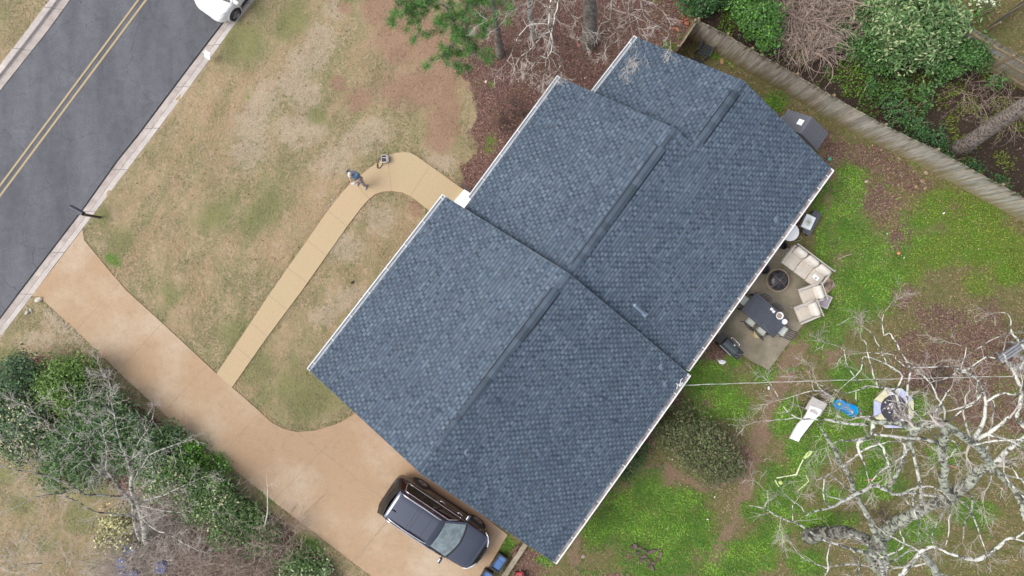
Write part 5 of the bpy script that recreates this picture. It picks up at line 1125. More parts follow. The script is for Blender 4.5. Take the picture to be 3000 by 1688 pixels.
    if trim or gl:
        for sy in (-1, 1):
            def sp(x, t_):
                f, z = gh(x); ht = hwb - (hwb - hwt) * f ** .9; return (x, sy * (hwb * .97 + (ht + .02 - hwb * .97) * t_ + .012), belt - .03 + (z - .07 * f - belt + .03) * t_)
            def dlo(s, t_):
                xb0, xb1, xt0, xt1 = xs[0] + .42, xs[3] - .22, xs[1] + .18, xs[2] + .12
                x = (xb0 + (xt0 - xb0) * t_) * (1 - s) + (xb1 + (xt1 - xb1) * t_) * s
                f, z = gh(x); ht = hwb - (hwb - hwt); zt_ = zroof - .09; return (x, sy * (hwb * .975 + (hwt + .03 - hwb * .975) * (.1 + .78 * t_) + .014), belt + .03 + (zt_ - belt - .03) * t_)
            for a_, b_ in ((.0, .30), (.33, .64), (.67, 1.0)): patch(lambda u, v: dlo(a_ + (b_ - a_) * u, .05 + .9 * v), 6, 3, 'side_window', CGL)
            if trim:
                mb = MB(); mb.tube([dlo(k / 10, 0) for k in range(11)] + [dlo(1, .5), dlo(1, 1)] + [dlo(1 - k / 10, 1) for k in range(1, 11)] + [dlo(-.015, .5), dlo(0, 0)], .022, 5); obj('window_trim', mb, CHR, o, smooth=True)
            if rails:
                mb = MB(); P = [(xs[1] + .12 + (xs[2] - xs[1] - .2) * k / 10, sy * (hwt - .05 - .02 * abs(k - 5) / 5), zroof + .035 + .03 * math.sin(math.pi * k / 10)) for k in range(11)]; P[0] = (*P[0][:2], zroof - .01); P[-1] = (*P[-1][:2], zroof - .01); mb.tube(P, .032, 6); obj('roof_rail', mb, CHR, o, smooth=True)
            # mirror, handles
            mb = MB(); mb.bevelbox((xs[3] - .12, sy * (Wd / 2 + .12), belt + .04), (.14, .24, .15), .04); mb.tube([(xs[3] - .12, sy * (Wd / 2 - .06), belt - .02), (xs[3] - .12, sy * (Wd / 2 + .06), belt + .0)], .03, 6); obj('wing_mirror', mb, paint, o, smooth=False)
            for xx in (-.35, .55): mb = MB(); mb.tube([(xx, sy * Wd * .492, belt - .14), (xx + .05, sy * (Wd * .5 + .02), belt - .13), (xx + .17, sy * (Wd * .5 + .02), belt - .13), (xx + .22, sy * Wd * .492, belt - .14)], .014, 5); obj('door_handle', mb, CHR if trim else paint, o)
            mb = MB(); mb.bevelbox((0, sy * Wd * .488, .34), (wheel_x[0] + wheel_x[1] - .9, .06, .10), .02); obj('side_skirt', mb, BLK, o)
    # wheels
    for sx, wx in ((-1, wheel_x[1]), (1, wheel_x[0])):
        for sy in (-1, 1):
            c = (sx * wx, sy * (Wd / 2 - .075), wr)
            mb = MB(); q = Matrix.Rotation(-sy * math.pi / 2, 3, 'X'); prof = [(wr * .62, -.11), (wr * .9, -.12), (wr, -.08), (wr, .06), (wr * .93, .10), (wr * .66, .105), (wr * .62, .07)]
            t_ = MB(); t_.lathe(prof, 28, close=False); mb.add([q @ Vector(v) + Vector(c) for v in t_.v], t_.f); wh = obj('wheel', mb, RUB, o, smooth=True)
            mb = MB(); t_ = MB(); t_.lathe([(wr * .66, .08), (wr * .63, .095), (wr * .58, .05), (.0, .02)], 28, close=False)
            for k in range(5):
                a = 2 * math.pi * k / 5
                for d_ in (-.16, .16): t_.tube([(math.cos(a) * .05, math.sin(a) * .05, .075), (math.cos(a + d_) * wr * .62, math.sin(a + d_) * wr * .62, .085)], .018, 5)
            t_.lathe([(.05, .05), (.05, .095), (.03, .1)], 12); mb.add([q @ Vector(v) + Vector(c) for v in t_.v], t_.f); obj('rim', mb, ALU, wh, smooth=False)
            mb = MB(); t_ = MB(); t_.lathe([(wr + .075, -.02), (wr + .075, .052), (wr + .02, .058), (wr + .02, -.02)], 26, close=False); mb.add([q @ Vector(v) + Vector((c[0], c[1], c[2])) for v in t_.v if 1], t_.f); obj('wheel_arch', mb, BLK if arches else paint, o, smooth=True)
    return o
t = NT('dark_car_paint'); t.col((.14, .15, .185)); t.set(rough=.09, metal=1.0, spec=.5); DPA = t.m
t = NT('white_car_paint'); t.col((.86, .87, .88)); t.set(rough=.3, spec=.5, coat=.6); WPA = t.m
WSG.node_tree.nodes['Principled BSDF'].inputs['IOR'].default_value = 2.3
cpos = W(1277, 1526, .55); ang = math.atan2(-190, 283)
suv = thing('parked_car', 'dark grey three-row SUV with chrome roof rails parked on the driveway', 'car', (cpos.x, cpos.y, .012), ang)
car(suv, 4.98, 1.94, DPA, .98, 1.10, 1.74, (-2.34, -2.02, .18, 1.14), .66, (1.52, 1.40), .39, True)
mb = MB()
for (x0, x1, y) in ((-1.15, .0, .5),): pass
def sline(P, z): mb.tube([(a, b, z) for a, b in P], .006, 4)
zz = 1.785
for P in ([(-1.0, -.5), (-1.0, .5)], [(-.85, -.52), (-.85, .52)], [(-.30, -.52), (-.30, .52)], [(-.85, .52), (.0, .52), (.04, .46), (.04, -.46), (0, -.52), (-.85, -.52)]): sline(P, zz)
obj('sunroof_seam', mb, BLK, suv)
mb = MB(); mb.tube([(2.42, -.5, .82), (2.50, -.2, .80), (2.505, .2, .80), (2.42, .5, .82)], .02, 6); mb.box((2.46, 0, .62), (.06, .95, .26)); obj('grille', mb, BLK, suv)
for sy in (-1, 1):
    mb = MB(); mb.tube([(2.44, sy * .42, .86), (2.36, sy * .62, .88), (2.20, sy * .82, .90), (2.02, sy * .92, .91)], [.03, .035, .03, .015], 6); obj('headlight', mb, M('lamp_lens', (.75, .76, .8), (.6, .62, .66), 6, .1, .3), suv, smooth=True)
    mb = MB(); mb.tube([(-2.40, sy * .50, .98), (-2.36, sy * .72, .98), (-2.18, sy * .90, .97)], [.03, .045, .03], 6); obj('tail_light', mb, M('red_lens', (.25, .02, .02), (.2, .02, .02), 4, .15), suv, smooth=True)
mb = MB()
for y in (-.35, .25): mb.tube([(1.20, y, 1.13), (1.02, y - .25, 1.20), (.85, y - .34, 1.31)], .009, 4)
obj('wiper', mb, BLK, suv)
mb = MB(); mb.tube([(-1.7, -.18, 1.76), (-1.74, -.18, 1.82), (-1.84, -.18, 1.83), (-1.9, -.18, 1.76)], .02, 5); obj('antenna_fin', mb, DPA, suv)
mb = MB(); mb.box((-2.47, 0, .72), (.03, .52, .13)); obj('licence_plate', mb, M('plate', (.6, .6, .62)), suv)
cpos = W(690, -78, .55); wc_ = thing('parked_car', 'rounded white car parked against the kerb at the top edge', 'car', (cpos.x, cpos.y, -.09), math.atan2(-.81, -.59))
car(wc_, 4.38, 1.78, WPA, .86, 1.00, 1.50, (-2.0, -1.5, .25, 1.18), .58, (1.42, 1.28), .33, False, trim=False, rails=False, gl=True, glass_ws=M('blue_windscreen', (.10, .13, .24), (.04, .05, .09), 3, .05, 0, .9, coat=1))
for sy in (-1, 1):
    mb = MB(); mb.tube([(2.02, sy * .50, .80), (1.9, sy * .66, .84), (1.68, sy * .80, .88)], [.02, .04, .02], 6); obj('headlight', mb, M('clear_lens', (.72, .74, .74), (.6, .62, .62), 6, .1), wc_, smooth=True)
mb = MB(); mb.tube([(2.12, -.42, .60), (2.17, -.2, .60), (2.17, .2, .60), (2.12, .42, .60)], .018, 5); obj('grille', mb, BLK, wc_)

# ---------------------------------------------------------------- person flying the drone, and the carrying case
SK = M('skin', (.55, .34, .26), (.50, .30, .23), 9, .6); SHIRT = M('blue_shirt', (.12, .20, .30), (.08, .14, .23), 14, .85); TRO = M('khaki_trousers', (.42, .36, .36), (.33, .28, .29), 14, .85); SHOE = M('grey_shoe', (.32, .32, .38), (.2, .2, .24), 10, .7); CAP = M('pale_cap', (.66, .60, .55), (.55, .48, .42), 8, .8)
def skin(name, verts, edges, radii, mat, parent, sub=2, root=0):
    me = bpy.data.meshes.new(name); me.from_pydata([tuple(v) for v in verts], edges, []); o = link(name, me, parent); me.materials.append(mat)
    sm = o.modifiers.new('skin', 'SKIN'); sm.use_smooth_shade = True
    for i, r in enumerate(radii): me.skin_vertices[0].data[i].radius = (r, r) if not hasattr(r, '__len__') else r; me.skin_vertices[0].data[i].use_root = (i == root)
    s2 = o.modifiers.new('sub', 'SUBSURF'); s2.levels = sub; s2.render_levels = sub; return o
pb = W(1062, 539); person = thing('person', 'person in a blue shirt and khaki trousers looking down at a controller beside the walkway', 'person', pb); person.scale = (.94, .94, .94)
Lc = lambda px, py, z: W(px, py, z) - Vector((pb.x, pb.y, 0))
hip = Lc(1050, 524, .95); chest = Lc(1037, 508, 1.32); neck = Lc(1031, 506, 1.48); head = Lc(1023, 507, 1.60)
fd = (Lc(1034, 530, 1.15) - Lc(1040, 507, 1.15)); fd.z = 0; fd.normalize(); sd_ = Vector((-fd.y, fd.x, 0))     # facing, left side
fA, fB = Lc(1074, 547, .05), Lc(1049, 535, .05)
shL = neck + sd_ * .21 - Vector((0, 0, .07)); shR = neck - sd_ * .21 - Vector((0, 0, .07))
ctrl = chest + fd * .36 + Vector((0, 0, -.16))
hdL = ctrl + sd_ * .11 - fd * .02; hdR = ctrl - sd_ * .11 - fd * .02
elL = shL.lerp(hdL, .5) + sd_ * .12 - fd * .09 - Vector((0, 0, .12)); elR = shR.lerp(hdR, .5) - sd_ * .12 - fd * .09 - Vector((0, 0, .12))
hL, hR = hip + sd_ * .1, hip - sd_ * .1; fL, fR = (fA, fB) if (fA - fB).dot(sd_) > 0 else (fB, fA)
kL = hL.lerp(fL, .52) + fd * .06; kR = hR.lerp(fR, .52) + fd * .06; aL, aR = fL + Vector((0, 0, .06)), fR + Vector((0, 0, .06))
V = [hip, hip.lerp(chest, .5), chest, neck, neck.lerp(head, .35), head - Vector((0, 0, .02)), shL, elL, hdL, shR, elR, hdR, hL, kL, aL, hR, kR, aR]
E = [(0, 1), (1, 2), (2, 3), (3, 4), (4, 5), (2, 6), (6, 7), (7, 8), (2, 9), (9, 10), (10, 11), (0, 12), (12, 13), (13, 14), (0, 15), (15, 16), (16, 17)]
skin('body', V, E, [.11, .10, .09, .055, .058, .085, .06, .043, .028, .06, .043, .028, .095, .06, .04, .095, .06, .04], SK, person)
skin('shirt', [hip + Vector((0, 0, -.05)), hip.lerp(chest, .5), chest, neck - Vector((0, 0, .03)), shL, shL.lerp(elL, .75), shR, shR.lerp(elR, .75)], [(0, 1), (1, 2), (2, 3), (2, 4), (4, 5), (2, 6), (6, 7)], [.17, .185, .215, .125, .115, .08, .115, .08], SHIRT, person)
skin('trousers', [hip, hL, kL, aL + Vector((0, 0, .05)), hR, kR, aR + Vector((0, 0, .05))], [(0, 1), (1, 2), (2, 3), (0, 4), (4, 5), (5, 6)], [.14, .11, .08, .065, .11, .08, .065], TRO, person)
# head with face, ears and cap
q = Matrix((fd, sd_, (0, 0, 1))).transposed().to_3x3() @ Euler((0, R(35), 0)).to_matrix(); mb = MB(); bm = bmesh.new(); bmesh.ops.create_uvsphere(bm, u_segments=16, v_segments=12, radius=1)
for v in bm.verts:
    c = v.co; x, y, z = c.x * .098, c.y * .078, c.z * .118
    if c.z < -.2: x *= .86; y *= .80
    v.co = (x, y, z)
bm.verts.index_update(); hv = [q @ v.co + head + Vector((0, 0, .02)) for v in bm.verts]; hf = [tuple(v.index for v in f.verts) for f in bm.faces]; bm.free(); mb.add(hv, hf)
HP = lambda x, y, z: q @ Vector((x, y, z)) + head + Vector((0, 0, .02))
mb.tube([HP(.088, 0, .02), HP(.115, 0, -.025), HP(.09, 0, -.035)], [.012, .016, .01], 6)
for s in (-1, 1): mb.tube([HP(0, s * .075, .02), HP(-.01, s * .09, .0), HP(0, s * .078, -.03)], [.01, .014, .01], 6)
obj('head', mb, SK, person, smooth=True)
mb = MB()
for s in (-1, 1): mb.box(HP(.092, s * .032, .015), (.01, .024, .012), q)
mb.box(HP(.088, 0, -.062), (.01, .045, .008), q); obj('face', mb, M('eyes', (.06, .04, .04)), person)
mb = MB(); c_ = MB(); c_.lathe([(.105, .03), (.104, .07), (.085, .115), (.04, .138), (.004, .142)], 16); mb.add([HP(v[0], v[1] * .86, v[2]) for v in c_.v], c_.f); mb.add([HP(*p) for p in [(.09, -.06, .045), (.165, -.045, .03), (.175, 0, .032), (.165, .045, .03), (.09, .06, .045), (.09, 0, .06)]], [(0, 1, 2, 3, 4, 5)]); obj('cap', mb, CAP, person, smooth=True)
for s, hd in ((1, hdL), (-1, hdR)):
    mb = MB(); inn = -sd_ * s; mb.tube([hd, hd + fd * .05 + inn * .02, hd + fd * .085 + inn * .03], [.026, .036, .03], 8)
    for k in range(4):
        b = hd + fd * (.04 + .018 * k) + inn * .03 + Vector((0, 0, -.012)); ln = (.05, .06, .062, .052)[k]; mb.tube([b, b + inn * ln * .6 + Vector((0, 0, -.015)), b + inn * ln + fd * .005 + Vector((0, 0, .006))], [.0095, .0088, .0075], 6)
    b = hd + fd * .03 + Vector((0, 0, .02)); mb.tube([b, b + inn * .03 + fd * .01 + Vector((0, 0, .018)), b + inn * .06 + fd * .012 + Vector((0, 0, .016))], [.012, .0105, .009], 6); obj('hand', mb, SK, person, smooth=True)
for f_, a_ in ((fL, aL), (fR, aR)): mb = MB(); mb.tube([f_ - fd * .09 + Vector((0, 0, .01)), f_ + Vector((0, 0, .02)), f_ + fd * .12, f_ + fd * .18 + Vector((0, 0, -.005))], [.045, .055, .045, .03], 8); obj('shoe', mb, SHOE, person, smooth=True)
cw = ctrl + Vector((pb.x, pb.y, 0)); mb = MB(); qq = Matrix((fd, sd_, (0, 0, 1))).transposed().to_3x3(); mb.bevelbox((0, 0, 0), (.10, .17, .035), .012, qq); mb.bevelbox(qq @ Vector((.05, 0, .05)), (.012, .15, .08), .004, qq @ Euler((0, R(-30), 0)).to_matrix())
for s in (-1, 1): mb.tube([qq @ Vector((-.01, s * .05, .015)), qq @ Vector((-.01, s * .05, .04))], .007, 6)
c_ = obj('drone_controller', mb, M('controller', (.72, .70, .72), (.5, .48, .5), 30, .5)); cw = Vector((pb.x, pb.y, 0)) + ctrl * .94; c_.location = cw + fd * .055; tag(c_, 'pale handheld controller with a screen held by the person on the lawn', 'controller')
cb_ = W(1128, 468); case = thing('carry_case', 'open white carry case with dark inserts standing at the edge of the walkway bend', 'case', (cb_.x, cb_.y, .03), R(2))
mb = MB(); mb.box((0, 0, .01), (.24, .32, .02))
for s, sz in (((-.115, 0, .12), (.015, .32, .22)), ((.115, 0, .12), (.015, .32, .22)), ((0, -.155, .12), (.24, .015, .22)), ((0, .155, .12), (.24, .015, .22)), ((0, .04, .12), (.24, .015, .2))): mb.box(s, sz)
obj('shell', mb, M('case_white', (.80, .76, .75), (.70, .66, .66), 10, .5), case)
mb = MB(); mb.bevelbox((-.01, -.07, .16), (.13, .15, .09), .01); mb.bevelbox((-.01, .09, .16), (.12, .08, .09), .01); mb.tube([(-.03, -.12, .21), (.02, -.02, .215)], .015, 6); mb.tube([(-.04, .09, .21), (.03, .09, .21)], .014, 6); obj('insert', mb, M('case_insert', (.10, .07, .07), (.05, .03, .03), 20, .7), case)
mb = MB(); mb.bevelbox((.17, 0, .12), (.05, .28, .2), .01); obj('lid', mb, M('case_lid', (.42, .42, .47), (.30, .30, .34), 10, .5), case)
mb = MB(); P = [(-.12, .06, .2), (-.26, -.02, .1), (-.34, -.18, .012), (-.34, -.36, .012), (-.24, -.38, .012), (-.14, -.26, .012), (-.06, -.16, .18)]
for i in range(len(P) - 1):
    a, b = Vector(P[i]), Vector(P[i + 1]); d = (b - a); s_ = Vector((d.y, -d.x, 0)).normalized() * .022; mb.add([a - s_, b - s_, b + s_, a + s_], [(0, 1, 2, 3)]); mb.add([a - s_ - Vector((0, 0, .006)), b - s_ - Vector((0, 0, .006)), b + s_ - Vector((0, 0, .006)), a + s_ - Vector((0, 0, .006))], [(3, 2, 1, 0)])
mb.bevelbox((-.34, -.27, .02), (.06, .16, .025), .008); obj('strap', mb, M('strap_web', (.06, .045, .04), (.09, .07, .06), 30, .8), case)

# ---------------------------------------------------------------- kerbside things
mp = W(293, 637); mbx = thing('mailbox', 'black mailbox on a dark wooden post leaning over the kerb', 'mailbox', mp)
d_ = Vector((-1, .55, 0)).normalized()
mb = MB(); mb.box((0, 0, .52), (.10, .10, 1.08)); obj('post', mb, M('dark_post', (.07, .045, .03), (.10, .07, .05), 6, .8), mbx)
mb = MB(); q_ = Matrix((d_, (-d_.y, d_.x, 0), (0, 0, 1))).transposed().to_3x3(); c0 = Vector((-.08, .06, 1.0)); prof = [(-.085, 0), (.085, 0), (.085, .10)] + [(.085 * math.cos(a), .10 + .085 * math.sin(a)) for a in (R(30), R(60), R(90), R(120), R(150))] + [(-.085, .10)]
vs = [q_ @ Vector((x, y, z)) + c0 for x in (-.06, .56) for y, z in prof]; n = len(prof); mb.add(vs, [tuple(range(n)), tuple(reversed(range(n, 2 * n)))] + [(i, i + n, (i + 1) % n + n, (i + 1) % n) for i in range(n)]); obj('box', mb, M('mailbox_black', (.045, .05, .065), (.06, .07, .085), 6, .35, .3), mbx)
mb = MB(); mb.box(q_ @ Vector((.565, 0, .09)) + c0, (.012, .15, .16), q_); obj('door', mb, BLK, mbx)
mb = MB(); mb.box(q_ @ Vector((.1, .1, .12)) + c0, (.16, .008, .04), q_); obj('flag', mb, M('flag_grey', (.5, .48, .5)), mbx)
mb = MB(); mb.tube([(0, 0, .7), c0 + q_ @ Vector((.3, 0, 0))], .02, 5); obj('brace', mb, BLK, mbx)
sp_ = W(622, 172); sg = thing('yard_sign', 'small white open-framed sign standing behind the kerb near the white car', 'sign', sp_, R(-33)); mb = MB(); mb.box((0, 0, .46), (.28, .03, .34), (R(-50), 0, 0)); mb.box((0, .0, .63), (.30, .03, .02)); obj('sign_face', mb, M('sign_white', (.88, .88, .87), (.80, .80, .80), 6, .5), sg)
for s in (-1, 1): mb = MB(); mb.tube([(s * .12, 0, 0), (s * .12, 0, .36)], .009, 5); obj('leg', mb, WHT, sg)
def rock(px, py, r, label, seed, col=(.50, .44, .36), name='rock', z=0, grp=None, flat=.6):
    rd = random.Random(seed); bm = bmesh.new(); bmesh.ops.create_icosphere(bm, subdivisions=2, radius=1)
    for v in bm.verts: k_ = 1 + rd.uniform(-.16, .16); v.co = Vector((v.co.x * r * k_ * 1.2, v.co.y * r * k_ * .85, v.co.z * r * flat * k_))
    bmesh.ops.rotate(bm, verts=bm.verts, cent=(0, 0, 0), matrix=Matrix.Rotation(rd.uniform(0, 3), 3, 'Z')); bm.verts.index_update(); mb = MB(); mb.add([v.co.copy() for v in bm.verts], [tuple(v.index for v in f.verts) for f in bm.faces]); bm.free()
    o = obj(name, mb, M('stone', col, tuple(c * .7 for c in col), 6, .9)); o.location = W(px, py, z) + Vector((0, 0, r * flat * .5)); tag(o, label, 'rock', grp); return o
rock(114, 878, .15, 'largest pale rock at the lower corner where driveway meets kerb', 1, (.62, .56, .46)); rock(80, 916, .10, 'medium pale rock in the grass beside the kerb', 2, (.50, .47, .40)); rock(91, 908, .07, 'small pale rock next to the medium rock by the kerb', 3, (.50, .47, .38)); rock(47, 912, .06, 'small grey stone lying in the gutter pan', 4, (.3, .3, .31), z=-.09)
rock(1424, 240, .07, 'cream stone in the mulch below the grey trunk', 5, (.66, .52, .42)); rock(1727, 153, .08, 'small tan stone at the foot of the thick grey trunk', 6, (.42, .28, .2)); rock(1698, 134, .09, 'reddish stone left of the thick grey trunk', 7, (.36, .16, .11))
rock(2712, 507, .10, 'flat tan stone near the fence, uppermost of four', 8, (.36, .27, .19)); rock(2702, 532, .12, 'widest flat tan stone near the fence', 9, (.27, .19, .11)); rock(2683, 548, .09, 'lowest flat tan stone near the fence', 10, (.30, .21, .12)); rock(2710, 552, .09, 'reddish flat stone beside the lowest tan stone', 11, (.28, .18, .13))
rock(2115, 180, .12, 'rounded orange-tan stone between roof and fence', 12, (.40, .25, .12)); rock(2538, 532, .08, 'small pinkish stone in the clover near the brown patch', 13, (.45, .35, .25)); rock(1709, 1630, .09, 'grey-brown stone lying off the lowest roof corner', 14, (.33, .28, .24))
for i, (x, y, r_) in enumerate([(2975, 1040, .16), (2955, 1065, .14), (2985, 1075, .2), (2940, 1050, .1), (2995, 1050, .15)]): rock(x, y, r_, 'grey rubble stone heaped beside the slatted bench', 20 + i, (.27, .26, .25), grp='rubble stones by the bench')
hole = rock(1033, 827, .07, 'small dark pine cone lying on the lawn beside the house', 30, (.07, .04, .035), 'pine_cone')
hole['category'] = 'pine cone'
# brick pile
rd = random.Random(5); bp0 = None; BRM = [M('loose_brick', (.36, .12, .08), (.26, .09, .06), 8, .85), M('loose_brick', (.42, .17, .11), (.30, .11, .08), 8, .85)]
for k in range(26):
    lay = 0 if k < 14 else 1 if k < 22 else 2; x = 2018 + rd.gauss(0, 15 - lay * 4); y = 62 + rd.gauss(0, 12 - lay * 3)
    if k >= 24: x, y, lay = (1976 + 8 * (k - 24), 84 + 4 * (k - 24), 0)
    mb = MB(); mb.bevelbox((0, 0, 0), (.20, .095, .06), .005); o = obj('brick', mb, BRM[k % 2]); o.location = W(x, y) + Vector((0, 0, .035 + .065 * lay)); o.rotation_euler = (rd.uniform(-.15, .15), rd.uniform(-.15, .15), rd.uniform(0, 3.1))
    tag(o, 'loose red brick in the heap outside the fence corner' if k < 24 else 'broken red brick lying apart from the heap', 'brick', 'bricks heaped by the fence corner')

# ---------------------------------------------------------------- shed
t = NT('shed_shingle'); c = t.ramp(t.noise(25, 4, .7), [(.3, (.075, .08, .095)), (.7, (.13, .135, .155))]); t.col(c); t.set(rough=.85); SHS = t.m
shed = thing('shed', 'small garden shed with a grey gabled roof and white skylight behind the house', 'shed', W(2350, 385))
A_s, B_s, C_s, D_s = W(2309, 321, 1.9), W(2380, 343, 2.45), W(2347, 392, 2.45), W(2278, 368, 1.9); E_s, F_s = W(2427, 391, 1.9), W(2393, 441, 1.9)
mb = MB()
for q4 in ([A_s, D_s, C_s, B_s], [B_s, C_s, F_s, E_s]):
    dn_ = [p - Vector((0, 0, .05)) for p in q4]; mb.add(q4 + dn_, [(0, 1, 2, 3), (7, 6, 5, 4)] + [(i, i + 4, (i + 1) % 4 + 4, (i + 1) % 4) for i in range(4)])
rfs = obj('roof', mb, SHS, shed, world=True)
mb = MB()
for f in (.12, .24, .36, .48, .6, .72, .84):
    for s0, s1, e0, e1 in ((A_s, B_s, D_s, C_s), (E_s, B_s, F_s, C_s)):
        a, b = s0.lerp(s1, f), e0.lerp(e1, f); mb.tube([a + Vector((0, 0, .008)), b + Vector((0, 0, .008))], .006, 3)
obj('shingle_course', mb, M('course_dark', (.05, .045, .05)), rfs) if 0 else obj('shingle_course', mb, M('course_dark', (.075, .07, .075)), shed, world=True)
mb = MB(); sc = drop(2344, 359, 2.2, pn(A_s, D_s, B_s)) + Vector((0, 0, .03)); ns = (D_s - A_s).cross(B_s - A_s).normalized(); ns = ns if ns.z > 0 else -ns; us = (D_s - A_s).normalized(); mb.bevelbox(sc, (.24, .22, .05), .01, Matrix((us, ns.cross(us), ns)).transposed().to_3x3()); obj('skylight', mb, M('skylight_white', (.80, .86, .90), (.72, .78, .82), 6, .4), shed, world=True)
ins = [p.lerp((A_s + B_s + C_s + D_s + E_s + F_s) / 6, .1) for p in (A_s, B_s, E_s, F_s, C_s, D_s)]; v = [(p.x, p.y, 0) for p in ins] + [(p.x, p.y, p.z - .03 if i not in (1, 4) else 2.36) for i, p in enumerate((A_s, B_s, E_s, F_s, C_s, D_s))]
v = [(p.x, p.y, 0) for p in ins] + [(p.x, p.y, z) for p, z in zip(ins, (1.88, 2.36, 1.88, 1.88, 2.36, 1.88))]; mb = MB(); mb.add(v, [(i, (i + 1) % 6, (i + 1) % 6 + 6, i + 6) for i in range(6)]); obj('wall', mb, M('shed_wall', (.36, .33, .30), (.28, .26, .23), 5, .8), shed, world=True)
mb = MB(); p_ = ins[3].lerp(ins[4], .25); p2_ = ins[3].lerp(ins[4], .8); mb.add([(p_.x, p_.y, .05), (p2_.x, p2_.y, .05), (p2_.x, p2_.y, 1.75), (p_.x, p_.y, 1.75)], [(0, 1, 2, 3)]); mb.v = [(a + .012, b - .02, c) for a, b, c in mb.v]; obj('door', mb, M('shed_door', (.22, .19, .17)), shed, world=True)
# ---------------------------------------------------------------- patio furniture
CUSH = M('cushion_fabric', (.52, .47, .40), (.44, .39, .33), 5, .9, bump=.2, bscale=60); CUSHB = M('back_cushion_fabric', (.66, .62, .56), (.56, .52, .46), 5, .9, bump=.2, bscale=60); FRM = M('frame_taupe', (.50, .46, .42), (.40, .37, .34), 8, .6); DKM = M('dark_metal', (.045, .045, .05), (.07, .065, .07), 8, .5); SLATE = M('slat_top', (.045, .053, .07), (.075, .085, .105), 3, .45)
PALE = M('seat_pad', (.56, .60, .55), (.48, .52, .46), 6, .9); PZ = .03
def pad(mb, c, s, b=.05, rot=None): mb.bevelbox(c, s, b, rot)
def sofa(name, label, cat, px, py, facing, n, w, dpt=.92, group=None):
    """local: x along width, -y is the front"""
    o = thing(name, label, cat, W(px, py) + Vector((0, 0, PZ)), facing, group)
    x0 = -w / 2
    for s in (-1, 1):
        mb = MB(); x = s * (w / 2 - .025); mb.box((x, -.04, .58), (.075, dpt - .02, .035)); mb.tube([(x, -dpt / 2 + .02, .58), (x + s * .0, -dpt / 2 - .07, .55)], .018, 5)
        mb.box((x, -.03, .30), (.03, dpt - .2, .03)); obj('arm', mb, FRM, o)
        for yy in (-dpt / 2 + .06, dpt / 2 - .06): mb = MB(); mb.tube([(x, yy, 0), (x, yy, .58)], .022, 6); obj('leg', mb, FRM, o)
    mb = MB(); mb.box((0, dpt / 2 - .01, .80), (w + .02, .035, .05)); mb.box((0, dpt / 2 - .03, .45), (w, .03, .05))
    for k in range(int(w / .11)): mb.box((-w / 2 + .055 + k * .11, dpt / 2 - .02, .6), (.022, .018, .42))
    obj('back_frame', mb, FRM, o)
    mb = MB(); mb.box((0, -.02, .27), (w - .04, dpt - .12, .05)); obj('seat_frame', mb, FRM, o)
    cw_ = (w - .12) / n
    for i in range(n):
        cx_ = -w / 2 + .06 + cw_ * (i + .5); mb = MB(); pad(mb, (cx_, -.10, .37), (cw_ - .012, dpt - .22, .15), .045); obj('seat_cushion', mb, CUSH, o, smooth=True)
        mb = MB(); pad(mb, (cx_, dpt / 2 - .20, .60), (cw_ - .05, .26, .44), .11, (R(-20), 0, 0)); obj('back_cushion', mb, CUSHB, o, smooth=True)
    return o
def rot_from_px(dx, dy):  # rotation so that local -y (front) points along pixel direction (dx,dy)
    return math.atan2(-dy, dx) + math.pi / 2
sofa('sofa', 'three-seat beige cushioned sofa on the patio', 'sofa', 2347, 783, rot_from_px(-86, 114), 3, 2.0, .98)
a1 = sofa('armchair', 'beige cushioned armchair nearest the sofa end', 'armchair', 2362, 862, rot_from_px(-.94, .34), 1, .78, .92, 'beige patio armchairs')
dup(a1, W(2350, 912) + Vector((0, 0, PZ)), rot_from_px(-.92, .39), 'beige cushioned armchair at the patio edge, further from the sofa')
mg = MB(); mg.box((0, 0, .006), (.18, .28, .012)); mg.add([(-.07, -.05, .014), (.02, -.05, .014), (.02, .02, .014), (-.07, .02, .014)], [(0, 1, 2, 3)], 1); o = obj('folded_paper', mg, [M('paper', (.80, .82, .84), (.62, .66, .72), 20, .6), M('paper_print', (.2, .25, .35))]); o.location = W(2390, 813, .5); o.rotation_euler = (0, 0, R(50)); tag(o, 'white printed paper lying on the end seat of the sofa', 'paper')
mb = MB(); mb.lathe([(.03, 0), (.055, .02), (.058, .03), (.045, .02), (.001, .012)], 16); o = obj('small_dish', mb, M('dish', (.75, .70, .62), (.65, .6, .52), 10, .4)); o.location = W(2336, 785, .45); tag(o, 'small cream dish on the middle cushion of the sofa', 'dish')
st_ = thing('side_table', 'small square grey-topped side table behind the armchairs', 'table', W(2402, 882) + Vector((0, 0, PZ)), R(-25)); mb = MB()
mb.box((0, 0, .45), (.38, .50, .02)); obj('table_top', mb, M('table_grey', (.30, .26, .29), (.25, .21, .25), 8, .6), st_)
mb = MB()
for s, sz in (((-.2, 0, .455), (.04, .56, .045)), ((.2, 0, .455), (.04, .56, .045)), ((0, -.27, .455), (.36, .04, .045)), ((0, .27, .455), (.36, .04, .045))): mb.box(s, sz)
obj('table_frame', mb, FRM, st_)
for a in (-1, 1):
    for b in (-1, 1): mb = MB(); mb.box((a * .19, b * .25, .22), (.035, .035, .44)); obj('leg', mb, FRM, st_)
